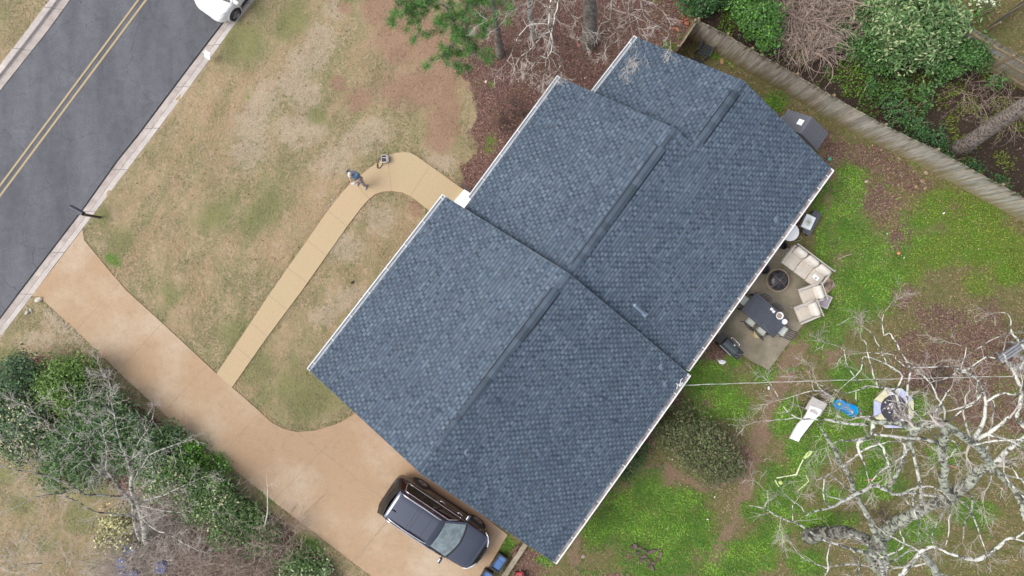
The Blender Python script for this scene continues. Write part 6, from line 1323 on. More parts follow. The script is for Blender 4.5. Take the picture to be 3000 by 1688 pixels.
# fire pit
fp = thing('fire_pit', 'round black fire pit with a mesh cover and outer ring', 'fire pit', W(2270, 822) + Vector((0, 0, PZ)))
mb = MB(); mb.lathe([(.12, .10), (.30, .16), (.42, .34), (.43, .36), (.40, .35), (.28, .18), (.001, .14)], 32, close=False); obj('bowl', mb, DKM, fp, smooth=True)
t = NT('spark_mesh'); t.col(t.ramp(t.noise(9, 5, .7), [(.4, (.02, .02, .025)), (.62, (.07, .06, .065)), (.72, (.35, .38, .45))])); t.set(rough=.35, metal=.4); mb = MB(); mb.lathe([(.415, .36), (.36, .43), (.24, .49), (.10, .52), (.001, .525)], 32, close=False); obj('spark_cover', mb, t.m, fp, smooth=True)  # black mesh; its pale patches are a reflection painted into the colour
mb = MB()
for a in range(4): mb.tube([(math.cos(R(45 + 90 * a)) * r_, math.sin(R(45 + 90 * a)) * r_, z_) for r_, z_ in ((.42, .37), (.36, .44), (.24, .50), (.02, .535))], .008, 4)
mb.lathe([(.025, .53), (.03, .56), (.0, .57)], 10); obj('cover_rib', mb, M('rib', (.20, .17, .15)), fp)
RING = M('ring_metal', (.40, .31, .22), (.28, .2, .14), 8, .6, 0)
mb = MB(); mb.tube([(math.cos(2 * math.pi * k / 32) * .49, math.sin(2 * math.pi * k / 32) * .50, .30) for k in range(33)], .02, 6, cap=False)
for a in (40, 130, 220, 310): mb.tube([(math.cos(R(a)) * .40, math.sin(R(a)) * .40, .31), (math.cos(R(a)) * .49, math.sin(R(a)) * .49, .30)], .012, 5)
obj('ring', mb, RING, fp)
for a in (10, 100, 190, 280): mb = MB(); mb.tube([(math.cos(R(a)) * .46, math.sin(R(a)) * .46, .30), (math.cos(R(a)) * .38, math.sin(R(a)) * .38, 0)], .014, 5); obj('leg', mb, RING, fp)
# dining table and chairs
ta = math.atan2(-81, 94); tc = W(2240, 923, .74)
dt = thing('dining_table', 'long dark slatted outdoor dining table on the patio', 'table', (tc.x, tc.y, PZ), ta)
mb = MB()
for k in range(12): mb.box((0, -.462 + .084 * k, .735), (1.80, .074, .024))
obj('slat', mb, SLATE, dt) ; bpy.data.objects['slat'].name = 'table_top'
mb = MB()
for s, sz in (((0, -.50, .725), (1.84, .03, .05)), ((0, .50, .725), (1.84, .03, .05)), ((-.915, 0, .725), (.03, 1.03, .05)), ((.915, 0, .725), (.03, 1.03, .05))): mb.box(s, sz)
obj('table_frame', mb, DKM, dt)
for a in (-1, 1):
    for b in (-1, 1): mb = MB(); mb.box((a * .84, b * .42, .35), (.06, .06, .70)); obj('leg', mb, DKM, dt)
def chair0():
    o = thing('dining_chair', 'dark slat-backed chair with pale pad at the house end of the dining table', 'chair', (0, 0, 0), 0, 'chairs around the dining table')
    # local: +x towards the table, back at -x
    mb = MB(); mb.bevelbox((.02, 0, .44), (.42, .42, .05), .02); obj('seat_pad', mb, PALE, o, smooth=True)
    mb = MB(); mb.box((.02, 0, .405), (.45, .45, .02)); obj('seat', mb, DKM, o)
    mb = MB()
    for s in (-1, 1): mb.tube([(-.22, s * .21, .42), (-.38, s * .22, .92)], .02, 6)
    mb.tube([(-.38, -.22, .92), (-.42, 0, .94), (-.38, .22, .92)], .022, 6); mb.tube([(-.245, -.21, .52), (-.27, 0, .53), (-.245, .21, .52)], .012, 6)
    for k in (-.14, -.05, .05, .14): mb.box(((-.245 - .38) / 2 - .015, k, .72), (.02, .04, .42), (0, R(-18), 0))
    obj('backrest', mb, DKM, o)
    for s in (-1, 1): mb = MB(); mb.tube([(-.24, s * .22, .64), (-.05, s * .25, .66), (.18, s * .24, .65), (.20, s * .23, .42)], .013, 6); obj('arm', mb, DKM, o)
    for a in (-.2, .2):
        for s in (-1, 1): mb = MB(); mb.tube([(a * 1.2, s * .22, 0), (a, s * .20, .42)], .014, 6); obj('leg', mb, DKM, o)
    return o
ch = chair0()
def cpos_(px, py): p = W(px, py, .45); return Vector((p.x, p.y, PZ))
ch.location = cpos_(2178, 880); ch.rotation_euler = (0, 0, ta)
dup(ch, W(2248, 873, .92).xy.to_3d() + Vector((math.cos(ta - math.pi / 2), math.sin(ta - math.pi / 2), 0)) * .30 + Vector((0, 0, PZ)), ta - math.pi / 2, 'dark slat-backed chair pushed in on the fire pit side, nearer the house')
dup(ch, W(2281, 901, .92).xy.to_3d() + Vector((math.cos(ta - math.pi / 2), math.sin(ta - math.pi / 2), 0)) * .30 + Vector((0, 0, PZ)), ta - math.pi / 2, 'dark slat-backed chair pushed in on the fire pit side, behind the white plates')
dup(ch, cpos_(2200, 940), ta + math.pi / 2 + .05, 'dark chair with a clean pale pad on the grill side of the table')
dup(ch, cpos_(2232, 966), ta + math.pi / 2 - .05, 'dark chair with a speckled pale pad above the tan stump')
dup(ch, cpos_(2290, 968), ta + math.pi + .08, 'dark slat-backed chair with pale pad at the far end of the table')
PLT = M('white_plate', (.80, .78, .80), (.70, .68, .70), 12, .3)
for i, (x, y) in enumerate([(2260.5, 906), (2266.5, 913)]): mb = MB(); mb.bevelbox((0, 0, 0), (.115, .115, .02), .006); o = obj('square_dish', mb, PLT); o.location = W(x, y, .79); o.rotation_euler = (0, 0, ta + .1); tag(o, ('first', 'second')[i] + ' of two small square white dishes on the dining table, ' + ('nearer the house' if i == 0 else 'next to the big bowl'), 'dish', 'square white dishes')
def bowl(px, py, r, label, fill=None):
    o = thing('bowl', label, 'bowl', W(px, py, .78)); mb = MB(); mb.lathe([(r * .5, 0), (r * .85, .035), (r, .06), (r * .96, .062), (r * .78, .03), (.001, .012)], 24, close=False); obj('dish', mb, PLT, o, smooth=True)
    if fill: mb = MB(); mb.lathe([(r * .72, .028), (r * .4, .04), (.001, .05)], 12, close=False); obj('contents', mb, M('leftovers', (.45, .35, .28), (.06, .05, .03), 25, .8), o)
bowl(2283, 925, .165, 'larger white bowl with dark leftovers near the end of the dining table', True); bowl(2297, 942.5, .12, 'smaller empty white bowl at the corner of the dining table')
mb = MB(); mb.lathe([(.19, 0), (.21, .02), (.21, .30), (.19, .33), (.001, .335)], 22); mb.lathe([(.02, .334), (.0, .337)], 8); o = obj('wicker_pouf', mb, M('woven_tan', (.46, .37, .22), (.34, .27, .15), 14, .9)); o.location = W(2213, 977) + Vector((0, 0, PZ)); tag(o, 'round tan woven pouf standing beside the speckled dining chair', 'pouf')
# grill
gp = W(2118, 1009); gr_ = thing('grill', 'black gas grill with a chrome lid handle at the patio corner', 'grill', (gp.x, gp.y, .0), math.atan2(-31.5, 33))
mb = MB(); mb.bevelbox((0, 0, .45), (.62, .46, .80), .02); obj('cabinet', mb, BLK, gr_)
mb = MB(); prof = [(-.24, .86), (-.24, 1.0), (-.17, 1.12), (-.04, 1.17), (.10, 1.14), (.20, 1.02), (.23, .86)]; n = len(prof); mb.add([(x, y, z) for x in (-.34, .34) for y, z in prof], [tuple(range(n)), tuple(reversed(range(n, 2 * n)))] + [(i, i + n, (i + 1) % n + n, (i + 1) % n) for i in range(n)]); lid = obj('lid', mb, M('lid_enamel', (.035, .045, .05), (.05, .06, .068), 5, .25), gr_)
mb = MB(); mb.tube([(-.22, .22, 1.04), (-.22, .30, 1.06), (-.20, .32, 1.06), (.20, .32, 1.06), (.22, .30, 1.06), (.22, .22, 1.04)], .016, 8); obj('handle', mb, CHR, gr_, smooth=True)
mb = MB(); mb.lathe([(.035, 0), (.035, .012), (.0, .014)], 14); o = obj('thermometer', mb, WHT, gr_); o.location = (.06, .13, 1.125); o.rotation_euler = (R(-35), 0, 0)
for s in (-1, 1): mb = MB(); mb.bevelbox((s * .50, 0, .88), (.30, .46, .035), .012); obj('side_shelf', mb, BLK, gr_)
mb = MB(); mb.tube([(.42, -.05, .91), (.60, .03, .91)], .012, 5); mb.tube([(.45, -.16, .91), (.58, -.10, .92)], .014, 5); mb.tube([(.56, .0, .91), (.60, .08, .92)], .012, 5); obj('tongs', mb, ALU, gr_)
mb = MB(); mb.box((0, -.25, .84), (.66, .05, .03)); obj('rear_tray', mb, M('tray_grey', (.30, .31, .30)), gr_)
for a in (-1, 1):
    for b in (-1, 1): mb = MB(); mb.tube([(a * .27, b * .18, 0), (a * .27, b * .18, .08)], .03, 8); obj('caster', mb, RUB, gr_)
# the rest of the patio
def lathething(name, label, cat, px, py, z, prof, mat, n=24, grp=None, loc=None):
    mb = MB(); mb.lathe(prof, n); o = obj(name, mb, mat, smooth=False); p = loc or W(px, py, z); o.location = (p[0], p[1], z); tag(o, label, cat, grp); return o
wt = thing('round_table', 'round white table half tucked under the rear eave', 'table', Vector((W(2315, 680, .74).x, W(2315, 680, .74).y, 0))); mb = MB(); mb.lathe([(.37, .70), (.39, .715), (.39, .735), (.38, .745), (.001, .75)], 36); obj('table_top', mb, M('table_white', (.88, .87, .86), (.80, .78, .77), 9, .5, lo=.5, hi=.75), wt)
for a in range(4): mb = MB(); mb.tube([(math.cos(a * 1.57) * .2, math.sin(a * 1.57) * .2, .70), (math.cos(a * 1.57) * .32, math.sin(a * 1.57) * .32, 0)], .02, 6); obj('leg', mb, WHT, wt)
bn = thing('utility_cart', 'dark low bench holding the white storage tub by the house', 'bench', W(2367, 656), math.atan2(75, 40) - 0.02); mb = MB(); mb.box((0, 0, .40), (1.12, .38, .03)); obj('table_top', mb, M('cart_top', (.075, .075, .09), (.10, .10, .12), 5, .7), bn)
for a in (-1, 1):
    for b in (-1, 1): mb = MB(); mb.box((a * .50, b * .15, .19), (.04, .04, .38)); obj('leg', mb, BLK, bn)
tb = W(2367, 651, .65); tub = thing('storage_tub', 'pale translucent storage tub with dirty water on its lid', 'tub', (tb.x, tb.y, .415), math.atan2(43, 20)); mb = MB(); mb.bevelbox((0, 0, .14), (.56, .40, .26), .03); obj('tub_body', mb, M('tub_plastic', (.50, .56, .58), (.44, .50, .52), 6, .4), tub)
mb = MB(); mb.bevelbox((0, 0, .285), (.60, .44, .04), .015)
t = NT('tub_lid'); f = t.noise(3.2, 4, .7, co=t.ocoord()); gr2 = t.n('ShaderNodeTexGradient', gradient_type='SPHERICAL'); mp = t.n('ShaderNodeMapping'); mp.inputs['Scale'].default_value = (4.2, 5, 1); mp.inputs['Location'].default_value = (0, 0, -.3); t.l(t.ocoord(), mp.inputs['Vector']); t.l(mp.outputs[0], gr2.inputs[0])
s_ = t.math('MULTIPLY', gr2.outputs[1], t.ramp(t.noise(12, 4, .7, co=t.ocoord()), [(.3, .2), (.6, 1.2)])); t.col(t.mix(s_, (.74, .80, .80), (.22, .21, .12))); t.set(rough=.4); obj('lid', mb, t.m, tub)
lathething('plant_pot', 'empty black plant pot between the white table and the sofa', 'pot', 2288, 722, 0, [(.10, 0), (.14, .28), (.16, .28), (.16, .32), (.14, .32), (.11, .05), (.001, .05)], BLK)
lathething('plant_pot', 'wide dark pot under the eave beside the fire pit', 'pot', 2232, 790, PZ, [(.14, 0), (.20, .34), (.23, .36), (.22, .40), (.19, .38), (.15, .1), (.001, .1)], M('pot_dark', (.05, .045, .06), (.08, .07, .08)))
mb = MB(); P = [(2330, 690), (2345, 702), (2348, 712), (2340, 708)]; mb.tube([W(x, y, .04) for x, y in [(2318, 700), (2332, 708), (2344, 704), (2350, 698), (2346, 692)]], .012, 5); tag(obj('vine_hoop', mb, VINE2), 'curled brown stem lying on the soil by the white table', 'stem')
mb = MB(); P = [W(x, y, .034) for x, y in [(2406, 822), (2420, 806), (2441, 824), (2436, 846), (2421, 862), (2402, 846)]]; mb.prism([(p.x, p.y) for p in P], .0, .04); tag(obj('scorched_board', mb, M('scorched', (.52, .38, .24), (.10, .08, .07), 2.6, .9, lo=.38, hi=.6)), 'tan board with a dark scorch mark behind the end of the sofa', 'board')
# grate, bag, ball, bits
rd = random.Random(4); bm = bmesh.new(); bmesh.ops.create_icosphere(bm, subdivisions=3, radius=1)
for v in bm.verts: v.co = Vector((v.co.x * .15, v.co.y * .10, v.co.z * .06)) * (1 + rd.uniform(-.18, .18))
bm.verts.index_update(); mb = MB(); mb.add([v.co.copy() for v in bm.verts], [tuple(v.index for v in f.verts) for f in bm.faces]); bm.free(); mb.tube([(-.12, .0, .0), (-.2, .05, 0), (-.22, .09, .0)], [.04, .02, .01], 6); o = obj('plastic_bag', mb, WHT); o.location = W(2116, 1061, .05); o.rotation_euler = (0, 0, R(-10)); tag(o, 'crumpled white plastic bag on the clover beside the grill', 'bag')
GRB = M('green_lid', (.12, .42, .30), (.09, .34, .24), 6, .5); lathething('bucket', 'small green round bucket at the rear right corner of the house', 'bucket', 2426, 468, 0, [(.05, 0), (.07, .16), (.075, .17), (.05, .18), (.001, .19)], GRB)
# wooden patio chair by the fence
cp = W(2060, 152); wc2 = thing('garden_chair', 'weathered black slatted garden chair behind the house by the fence', 'chair', cp, math.atan2(450, 260)); WD = M('black_wood', (.035, .04, .045), (.06, .065, .07), 9, .8)
mb = MB()
for k in range(6): mb.box((-.30 + .10 * k, 0, .38 - .02 * (5 - k) * .3), (.07, .50, .02))
obj('seat', mb, WD, wc2); mb = MB()
for k in range(5): mb.box((.38, -.18 + .09 * k, .68), (.02, .055, .62), (0, R(14), 0))
mb.box((.46, 0, .97), (.03, .50, .08), (0, R(14), 0)); mb.box((.31, 0, .42), (.03, .50, .06)); obj('backrest', mb, WD, wc2)
for s in (-1, 1): mb = MB(); mb.box((.02, s * .28, .58), (.66, .07, .025)); obj('arm', mb, WD, wc2)
for a in (-.28, .32):
    for s in (-1, 1): mb = MB(); mb.box((a, s * .27, .29), (.05, .04, .58)); obj('leg', mb, WD, wc2)
mb = MB()
for k in range(4): mb.box((-.42 - .075 * k, 0, .10), (.045, .46, .02))
for s in (-1, 1): mb.box((-.52, s * .2, .06), (.34, .04, .04))
obj('footrest', mb, WD, wc2)

# ---------------------------------------------------------------- play things in the backyard
tp = W(2606, 1192); tr_ = thing('trampoline', 'small mini trampoline with pale yellow and lavender pads under the tree', 'trampoline', tp); tr_.scale = (1.04, 1.04, 1); N8 = 8
def oct_(r, z, a0=22.5): return [(math.cos(R(a0 + 45 * k)) * r, math.sin(R(a0 + 45 * k)) * r, z) for k in range(8)]
t = NT('tramp_mat'); t.col(t.ramp(t.noise(14, 4, .7), [(.3, (.035, .032, .04)), (.7, (.07, .062, .075))])); t.set(rough=.8); TM = t.m
mb = MB(); mb.lathe([(.60, .30), (.3, .29), (.001, .285)], 32, close=False); mb.add([(v[0], v[1], v[2] - .01) for v in mb.v], [tuple(reversed(f)) for f in mb.f]); obj('jumping_mat', mb, TM, tr_)
PADC = [M('pad_yellow', (.66, .62, .40), (.56, .52, .34), 7, .6), M('pad_lavender', (.52, .54, .68), (.40, .42, .60), 7, .6), M('pad_white', (.66, .66, .66), (.56, .56, .58), 7, .6)]
for k in range(8):
    a0 = R(22.5 + 45 * k); a1_ = R(22.5 + 45 * (k + 1)); am = (a0 + a1_) / 2; r0, r1 = .57, .90; P = [(math.cos(a) * r, math.sin(a) * r) for r, a in ((r0, a0 + .01), (r0 * 1.0, am), (r0, a1_ - .01), (r1, a1_ - .01), (r1, a0 + .01))]
    mb = MB(); mb.prism(P, .30, .335); obj('edge_pad', mb, PADC[(0, 1, 2, 0, 1, 0, 1, 2)[(k + 1) % 8] if k not in (0,) else 1], tr_)
mb = MB(); mb.tube([(*p[:2], .28) for p in oct_(.90, .28)] + [(*oct_(.90, .28)[0][:2], .28)], .02, 6); obj('rim', mb, ALU, tr_)
for k in range(6): mb = MB(); a = R(60 * k); mb.tube([(math.cos(a) * .84, math.sin(a) * .84, 0), (math.cos(a) * .84, math.sin(a) * .84, .29)], .02, 6); obj('leg', mb, ALU, tr_)
rs2 = np.random.default_rng(3); PET = M('petal_white', (.76, .70, .72), (.60, .54, .55), 9, .6)
for i, (x, y, r_) in enumerate([(2594, 1179, .04), (2608, 1186, .06), (2612, 1192, .07), (2603, 1197, .05), (2606, 1210, .045), (2592, 1196, .03), (2621, 1204, .03), (2613, 1184, .05)]):
    mb = MB(); c_ = MB(); rd = random.Random(i)
    for k in range(6): a = rd.uniform(0, 6.3); c_.lathe([(r_ * .5, 0), (r_ * .45, .008), (.001, .012)], 6, (math.cos(a) * r_ * .6, math.sin(a) * r_ * .6, 0))
    mb.add(c_.v, c_.f); o = obj('paper_scrap', mb, PET); o.location = W(x, y, .30); tag(o, 'crumpled whitish scrap lying on the trampoline mat', 'scrap', 'scraps on the trampoline')
# paddling pool: two-lobed
bpq = W(2473, 1193); pool = thing('paddling_pool', 'bright blue two-lobed paddling pool tray beside the trampoline', 'paddling pool', bpq, math.atan2(-36, 74)); pool.scale = (1.12, 1.35, 1); BLU = M('pool_blue', (.0, .24, .55), (.0, .30, .62), 5, .35); BLL = M('pool_blue_light', (.05, .42, .72), (.03, .34, .66), 5, .35)
def lobes(k, z):
    P = []
    for i in range(48):
        a = 2 * math.pi * i / 48; c, s = math.cos(a), math.sin(a); r = .40 * math.sqrt(max(0, math.cos(2 * a) + math.sqrt(1.65 - math.sin(2 * a) ** 2))) * .9; P.append((c * r * .93 * k, s * r * .80 * k * (1.08 if c > 0 else .95), z))
    return P
def ringmesh(rings, mat, name, cap=True):
    mb = MB(); n = 48; vs = [p for r in rings for p in r]; fs = [(i * n + k, i * n + (k + 1) % n, (i + 1) * n + (k + 1) % n, (i + 1) * n + k) for i in range(len(rings) - 1) for k in range(n)]
    if cap: fs.append(tuple(range((len(rings) - 1) * n, len(rings) * n)))
    mb.add(vs, fs); return obj(name, mb, mat, pool, smooth=False)
ringmesh([lobes(.96, .0), lobes(1.0, .16), lobes(1.0, .19), lobes(.93, .19), lobes(.88, .10), lobes(.84, .04)], BLU, 'basin'); ringmesh([lobes(.985, .194), lobes(.95, .197)], BLL, 'rim', False)
ringmesh([lobes(.70, .050), lobes(.66, .055)], BLL, 'moulding', False)
mb = MB(); mb.lathe([(.05, .0), (.05, .11), (.03, .13), (.001, .135)], 12, (-.28, .02, .04)); obj('yellow_toy', mb, M('toy_yellow', (.50, .50, .12), (.42, .44, .12)), pool)
mb = MB(); rd = random.Random(2)
for k in range(26): x = rd.uniform(-.25, .34); y = -.25 * x * .2 + rd.gauss(0, .05); mb.tube([(x, y, .06 + rd.random() * .03), (x + rd.uniform(.03, .10), y + rd.gauss(0, .03), .07 + rd.random() * .03)], .008, 4)
obj('wet_leaves', mb, M('leafbits', (.40, .38, .42), (.16, .16, .20), 14, .5), pool)
TG = M('toy_green', (.30, .42, .16), (.36, .46, .24))
for c_, z_ in (((-.60, .06, .07), (.13, .20, .12)), ((-.06, -.36, .06), (.16, .07, .10))): mb = MB(); mb.bevelbox(c_, z_, .02); obj('green_foot', mb, TG, pool)
# slide
sp0 = W(2392, 1191, .75); slide = thing('play_slide', 'grey toddler play platform with a wavy white slide', 'slide', (sp0.x, sp0.y, 0)); LS = lambda px, py, z: W(px, py, z) - Vector((sp0.x, sp0.y, 0)); GP = M('grey_plastic', (.46, .43, .41), (.39, .37, .35), 5, .6)
Q = [LS(2381, 1163, .75), LS(2424, 1184, .75), LS(2402, 1221, .75), LS(2359, 1198, .75)]; mb = MB(); mb.prism([(p.x, p.y) for p in Q], .68, .75); obj('platform', mb, GP, slide)
mb = MB(); cq = sum(Q, Vector()) / 4; Q2 = [p.lerp(cq, .06) for p in Q]
for i in (0, 1, 2): a, b = Q2[i], Q2[(i + 1) % 4]; d = (b - a); mb.box(((a.x + b.x) / 2, (a.y + b.y) / 2, .34), (d.length * .96, .04, .68), (0, 0, math.atan2(d.y, d.x)))
obj('side_panel', mb, M('grey_panel', (.30, .27, .26), (.24, .21, .2), 4, .7), slide)
mb = MB(); st0 = LS(2396, 1162, .0)
for k in range(3): mb.box((LS(2402, 1158, 0).x + .06 * k, LS(2402, 1158, 0).y + .08 * k, .55 - .2 * k), (.42, .14, .04), (0, 0, R(-25)))
obj('step', mb, M('step_brown', (.24, .18, .17), (.19, .14, .13)), slide)
mb = MB(); ctr = [(2390, 1194, .78, .25), (2383, 1208, .74, .25), (2374, 1220, .60, .21), (2362, 1235, .46, .20), (2350, 1248, .36, .22), (2340, 1263, .24, .21), (2331, 1277, .14, .19), (2325, 1289, .10, .20)]
pts = [(LS(x, y, z), w) for x, y, z, w in ctr]; n = len(pts); vs = []
for i, (p, w) in enumerate(pts):
    d = pts[min(i + 1, n - 1)][0] - pts[max(i - 1, 0)][0]; s_ = Vector((-d.y, d.x, 0)).normalized()
    for a, h_ in ((-1, .09), (-.88, .10), (-.82, .0), (0, -.015), (.82, .0), (.88, .10), (1, .09), (1, -.04), (-1, -.04)): vs.append(p + s_ * a * w + Vector((0, 0, h_)))
m = 9; fs = [(i * m + k, i * m + (k + 1) % m, (i + 1) * m + (k + 1) % m, (i + 1) * m + k) for i in range(n - 1) for k in range(m)] + [tuple(range(m)), tuple(reversed(range((n - 1) * m, n * m)))]; mb.add(vs, fs); obj('chute', mb, M('slide_white', (.84, .83, .86), (.76, .75, .78), 5, .4), slide, smooth=False)
# lime hoses, ball
LIME = M('lime_plastic', (.62, .72, .30), (.52, .64, .22), 12, .5); PLM = M('pale_lime', (.74, .74, .52), (.64, .66, .42), 12, .5)
def flat(name, label, P, w, mat, z=.05, cat='hose'):
    mb = MB()
    for i in range(len(P) - 1):
        a, b = W(*P[i], z), W(*P[i + 1], z + .01); d = (b - a); s_ = Vector((d.y, -d.x, 0)).normalized(); w0, w1 = (w[i], w[i + 1]) if hasattr(w, '__len__') else (w, w)
        q = [a - s_ * w0, b - s_ * w1, b + s_ * w1, a + s_ * w0]; mb.add(q + [p - Vector((0, 0, .03)) for p in q], [(0, 1, 2, 3), (7, 6, 5, 4)] + [(j, j + 4, (j + 1) % 4 + 4, (j + 1) % 4) for j in range(4)])
    tag(obj(name, mb, mat), label, cat)
flat('flat_hose', 'bent pale yellow flat hose lying on the clover below the slide', [(2275, 1401), (2296, 1397), (2333, 1391)], [.03, .015, .025], PLM); flat('flat_hose', 'upper arm of the lime flat hose leading towards the branches', [(2333, 1392), (2342, 1369), (2353, 1347)], [.035, .02, .02], PLM, .06)
flat('pool_noodle', 'lime foam loop lying above the bent hose', [(2355, 1343), (2366, 1328), (2375, 1322), (2379, 1325), (2370, 1335), (2357, 1343)], .035, LIME, .05, 'foam loop'); flat('garden_stake', 'short pale strap beside the lime ball', [(2271, 1408), (2276, 1417), (2282, 1427)], [.035, .02, .012], PLM, .05, 'strap')
flat('flat_hose', 'thin angled lime strap under the bare twigs', [(2361, 1392), (2370, 1410), (2356, 1423), (2335, 1441)], [.012, .016, .025, .01], LIME, .05)
mb = MB(); mb.lathe([(math.sin(math.pi * k / 12) * .095 + .0005, -math.cos(math.pi * k / 12) * .095) for k in range(13)], 20, close=False); o = obj('ball', mb, M('lime_ball', (.48, .62, .16), (.42, .56, .14), 10, .6), smooth=True); o.location = W(2287, 1414, .095); tag(o, 'round lime green ball on the clover beside the hose', 'ball')
# slatted metal bench
bpn = W(2952, 1014); ben = thing('garden_bench', 'grey slatted metal bench under the branches at the right edge', 'bench', bpn, math.atan2(60, 88)); GM = M('bench_metal', (.42, .42, .44), (.32, .32, .34), 6, .4, .5)
mb = MB()
for k in range(3): mb.box((0, -.22 + .12 * k, .44), (1.75, .09, .025))
obj('seat', mb, GM, ben); mb = MB(); mb.box((0, .22, .72), (1.75, .035, .30), (R(-12), 0, 0)); mb.box((0, .27, .88), (1.78, .05, .03)); mb.box((0, .16, .56), (1.75, .02, .04)); obj('backrest', mb, GM, ben)
for s in (-1, 0, 1): mb = MB(); mb.box((s * .8, 0, .42), (.04, .56, .035)); mb.tube([(s * .8, -.24, 0), (s * .8, -.22, .43)], .02, 5); mb.tube([(s * .8, .22, 0), (s * .8, .20, .43), (s * .8, .28, .88)], .02, 5); obj('leg', mb, GM, ben)
# ---------------------------------------------------------------- bottom edge: totes, timber, toy
BW = M('blue_water', (.06, .13, .30), (.10, .19, .42), 3.5, .12)
def tote(label):
    p = W(1462, 1650, .35); o = thing('tote', label, 'storage tote', (p.x, p.y, 0), math.atan2(46, 31), 'dark totes beside the driveway'); mb = MB()
    for s, sz in (((-.33, 0, .2), (.035, .42, .40)), ((.33, 0, .2), (.035, .42, .40)), ((0, -.20, .2), (.66, .035, .40)), ((0, .20, .2), (.66, .035, .40)), ((0, 0, .02), (.66, .42, .04)), ((0, -.22, .39), (.74, .04, .03)), ((0, .22, .39), (.74, .04, .03)), ((.36, 0, .39), (.04, .46, .03)), ((-.36, 0, .39), (.04, .46, .03))): mb.box(s, sz)
    obj('tote_body', mb, BLK, o); mb = MB(); mb.box((0, 0, .31), (.62, .36, .02)); obj('blue_cover', mb, BW, o); mb = MB(); mb.box((.10, 0, .325), (.012, .36, .012)); obj('rib', mb, BLK, o); return o
tt = tote('dark tote with blue cover nearest the front of the SUV'); p = W(1422, 1697, .35); dup(tt, (p.x, p.y, 0), math.atan2(46, 31) + .1, 'dark tote with blue cover cut by the bottom edge')
mb = MB(); a, b = W(1540, 1592, .1), W(1455, 1720, .1); d = (b - a).normalized(); s_ = Vector((d.y, -d.x, 0)); mb.box((a + b) / 2, ((b - a).length, .22, .22), Matrix((d, s_, (0, 0, 1))).transposed().to_3x3()); tag(obj('timber', mb, M('weathered_timber', (.34, .29, .22), (.17, .15, .10), 2.5, .9, mapscale=None)), 'weathered squared landscape timber leaning by the driveway end', 'timber')
mb = MB(); rd = random.Random(8)
for k in range(9): p = W(1512 + rd.gauss(0, 6) - k * 1.6, 1600 + k * 3.4 + rd.gauss(0, 3), .12 + rd.random() * .1); mb.bevelbox(p, (rd.uniform(.15, .34), rd.uniform(.05, .09), .05), .01, (rd.uniform(-.4, .4), rd.uniform(-.3, .3), R(58) + rd.gauss(0, .25)))
o = obj('rotten_wood', mb, M('rotten', (.20, .11, .075), (.08, .05, .04), 7, .9)); tag(o, 'rotten brown split wood piled on the end of the timber', 'wood pile', kind='stuff')
tq = W(1526, 1689); toy = thing('ride_on_toy', 'red plastic ride-on toy car cut by the bottom edge', 'toy car', tq, R(100)); RED = M('red_plastic', (.50, .06, .07), (.42, .05, .06), 5, .45)
mb = MB(); mb.bevelbox((0, 0, .24), (.62, .34, .20), .08); mb.bevelbox((-.12, 0, .38), (.30, .30, .14), .06); obj('toy_body', mb, RED, toy, smooth=True)
for s in (-1, 1): mb = MB(); mb.bevelbox((.20, s * .10, .345), (.12, .05, .02), .008); obj('toy_headlight', mb, BLK, toy)
for a in (-1, 1):
    for s in (-1, 1): mb = MB(); c_ = MB(); c_.lathe([(.02, -.03), (.09, -.03), (.09, .03), (.02, .03)], 14); mb.add([Matrix.Rotation(math.pi / 2, 3, 'X') @ Vector(v) + Vector((a * .2, s * .18, .09)) for v in c_.v], c_.f); obj('wheel', mb, BLK, toy)
# blue drums under the lower left tree
DR = M('drum_blue', (.05, .08, .24), (.09, .14, .36), 4, .5)
dr0 = None
for i, (x, y) in enumerate([(397, 1600), (372, 1640), (404, 1676), (485, 1652), (372, 1678)]):
    lab = ['blue plastic drum just below the forked tree base', 'blue plastic drum to the left in the brambles', 'largest showing blue drum at the bottom edge', 'blue plastic drum furthest right in the brambles', 'blue drum hidden by twigs at the bottom edge'][i]
    if dr0 is None:
        dr0 = thing('plastic_drum', lab, 'drum', W(x, y), 0, 'blue drums under the tree'); mb = MB(); mb.lathe([(.26, 0), (.28, .05), (.28, .3), (.295, .32), (.28, .34), (.27, .44), (.24, .47)], 22); obj('drum_body', mb, DR, dr0, smooth=False); mb = MB(); mb.lathe([(.04, .47), (.04, .49), (.0, .492)], 10, (.12, 0, 0)); obj('bung', mb, WHT, dr0)
    else: dup(dr0, W(x, y), i, lab)
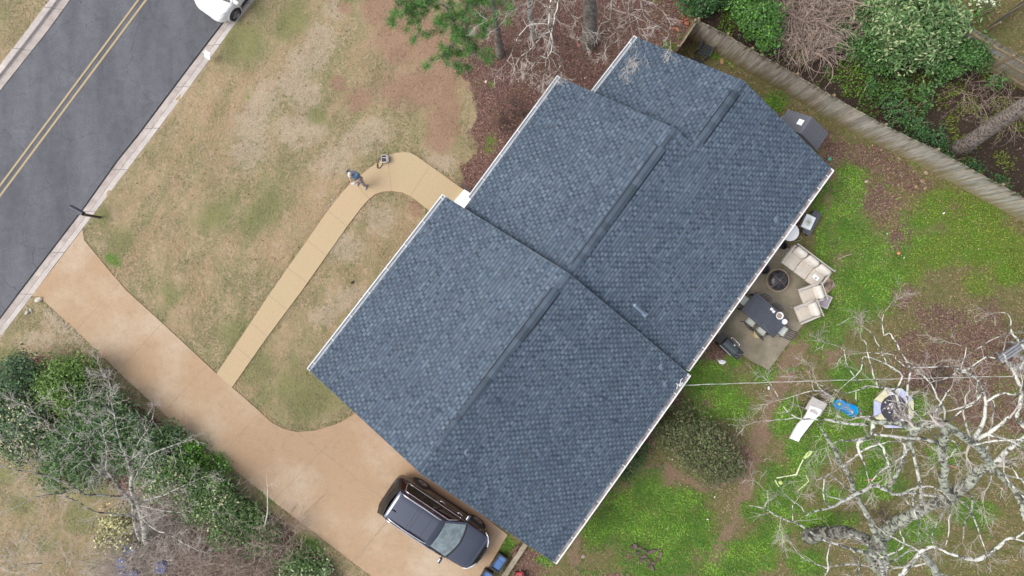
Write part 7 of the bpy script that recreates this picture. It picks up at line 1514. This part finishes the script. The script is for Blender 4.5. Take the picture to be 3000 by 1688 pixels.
# scattered pale litter on the grass
rd = random.Random(12); SCR = M('scrap', (.78, .76, .70), (.66, .62, .55), 9, .7)
bits = [(1400 + 2370 / 3.22, 1238 + 25 / 3.22, .05), (2094, 1456, .05), (1970, 1347, .05), (1993, 1421, .03), (2106, 1425, .03), (2599, 685, .05), (2649, 755, .05), (2641, 748, .03), (2252, 1137, .10), (2557, 868, .03), (2447, 792, .04), (2260, 1128, .03), (2765, 625, .07), (2585, 760, .03), (2867, 730, .03), (2073, 1522, .06), (1645, 213, .04), (1713, 229, .04)]
for i, (x, y, r_) in enumerate(bits): mb = MB(); mb.bevelbox((0, 0, 0), (r_ * 1.4, r_ * .8, .02), .006); o = obj('litter_scrap', mb, SCR if i != 5 else SCR); o.location = W(x, y, .08); o.rotation_euler = (rd.uniform(-.3, .3), rd.uniform(-.3, .3), rd.uniform(0, 3)); tag(o, 'small pale scrap lying in the backyard or mulch', 'litter', 'pale scraps on the ground')
mb = MB(); mb.lathe([(math.sin(math.pi * k / 8) * .075 + .0005, -math.cos(math.pi * k / 8) * .075) for k in range(9)], 14, close=False); o = obj('ball', mb, M('orange_ball', (.66, .26, .10), (.55, .22, .08)), smooth=True); o.location = W(2633, 742, .09); tag(o, 'small orange ball at the edge of the brown soil patch', 'ball')
for (x, y, l, a, lab) in [(2475, 752, .32, 20, 'short broken tan stick on the clover behind the sofa'), (757, 368, .45, -35, 'thin pale stick lying on the front lawn'), (2789, 1367, .34, -20, 'orange-brown bark strip under the big bare tree'), (2549, 1406, .25, 5, 'pinkish bark strip near the forked limb'), (2246, 1345, .14, 20, 'tiny pale stick beside the dirt track')]:
    mb = MB(); p = W(x, y, .05); d = Vector((math.cos(R(a)), math.sin(R(a)), 0)); mb.tube([p - d * l, p + Vector((0, .02, .01)), p + d * l], [.008, .014, .006] if 'bark' not in lab else [.02, .05, .02], 5); tag(obj('stick', mb, TWIG if 'bark' not in lab else M('bark_strip', (.42, .22, .12), (.3, .16, .1))), lab, 'stick')
# sunken planting ring in the clover, lower middle
mb = MB(); rd = random.Random(9); o = thing('stump', 'rotten tree stump remains in the clover near the bottom edge', 'stump', W(1890, 1625))
for (x, y) in [(1850, 1602), (1862, 1600), (1875, 1606), (1890, 1612), (1902, 1618), (1915, 1614), (1930, 1610), (1935, 1625), (1928, 1640), (1915, 1648), (1900, 1640), (1885, 1630), (1868, 1618), (1880, 1640), (1905, 1655), (1912, 1664)]: p = W(x, y, .04); mb.bevelbox(p, (rd.uniform(.15, .3), rd.uniform(.08, .16), .12), .02, (rd.uniform(-.3, .3), rd.uniform(-.3, .3), rd.uniform(0, 3)))
obj('rotten_wood', mb, M('stump_wood', (.17, .12, .10), (.07, .05, .04), 6, .95), o, world=True)
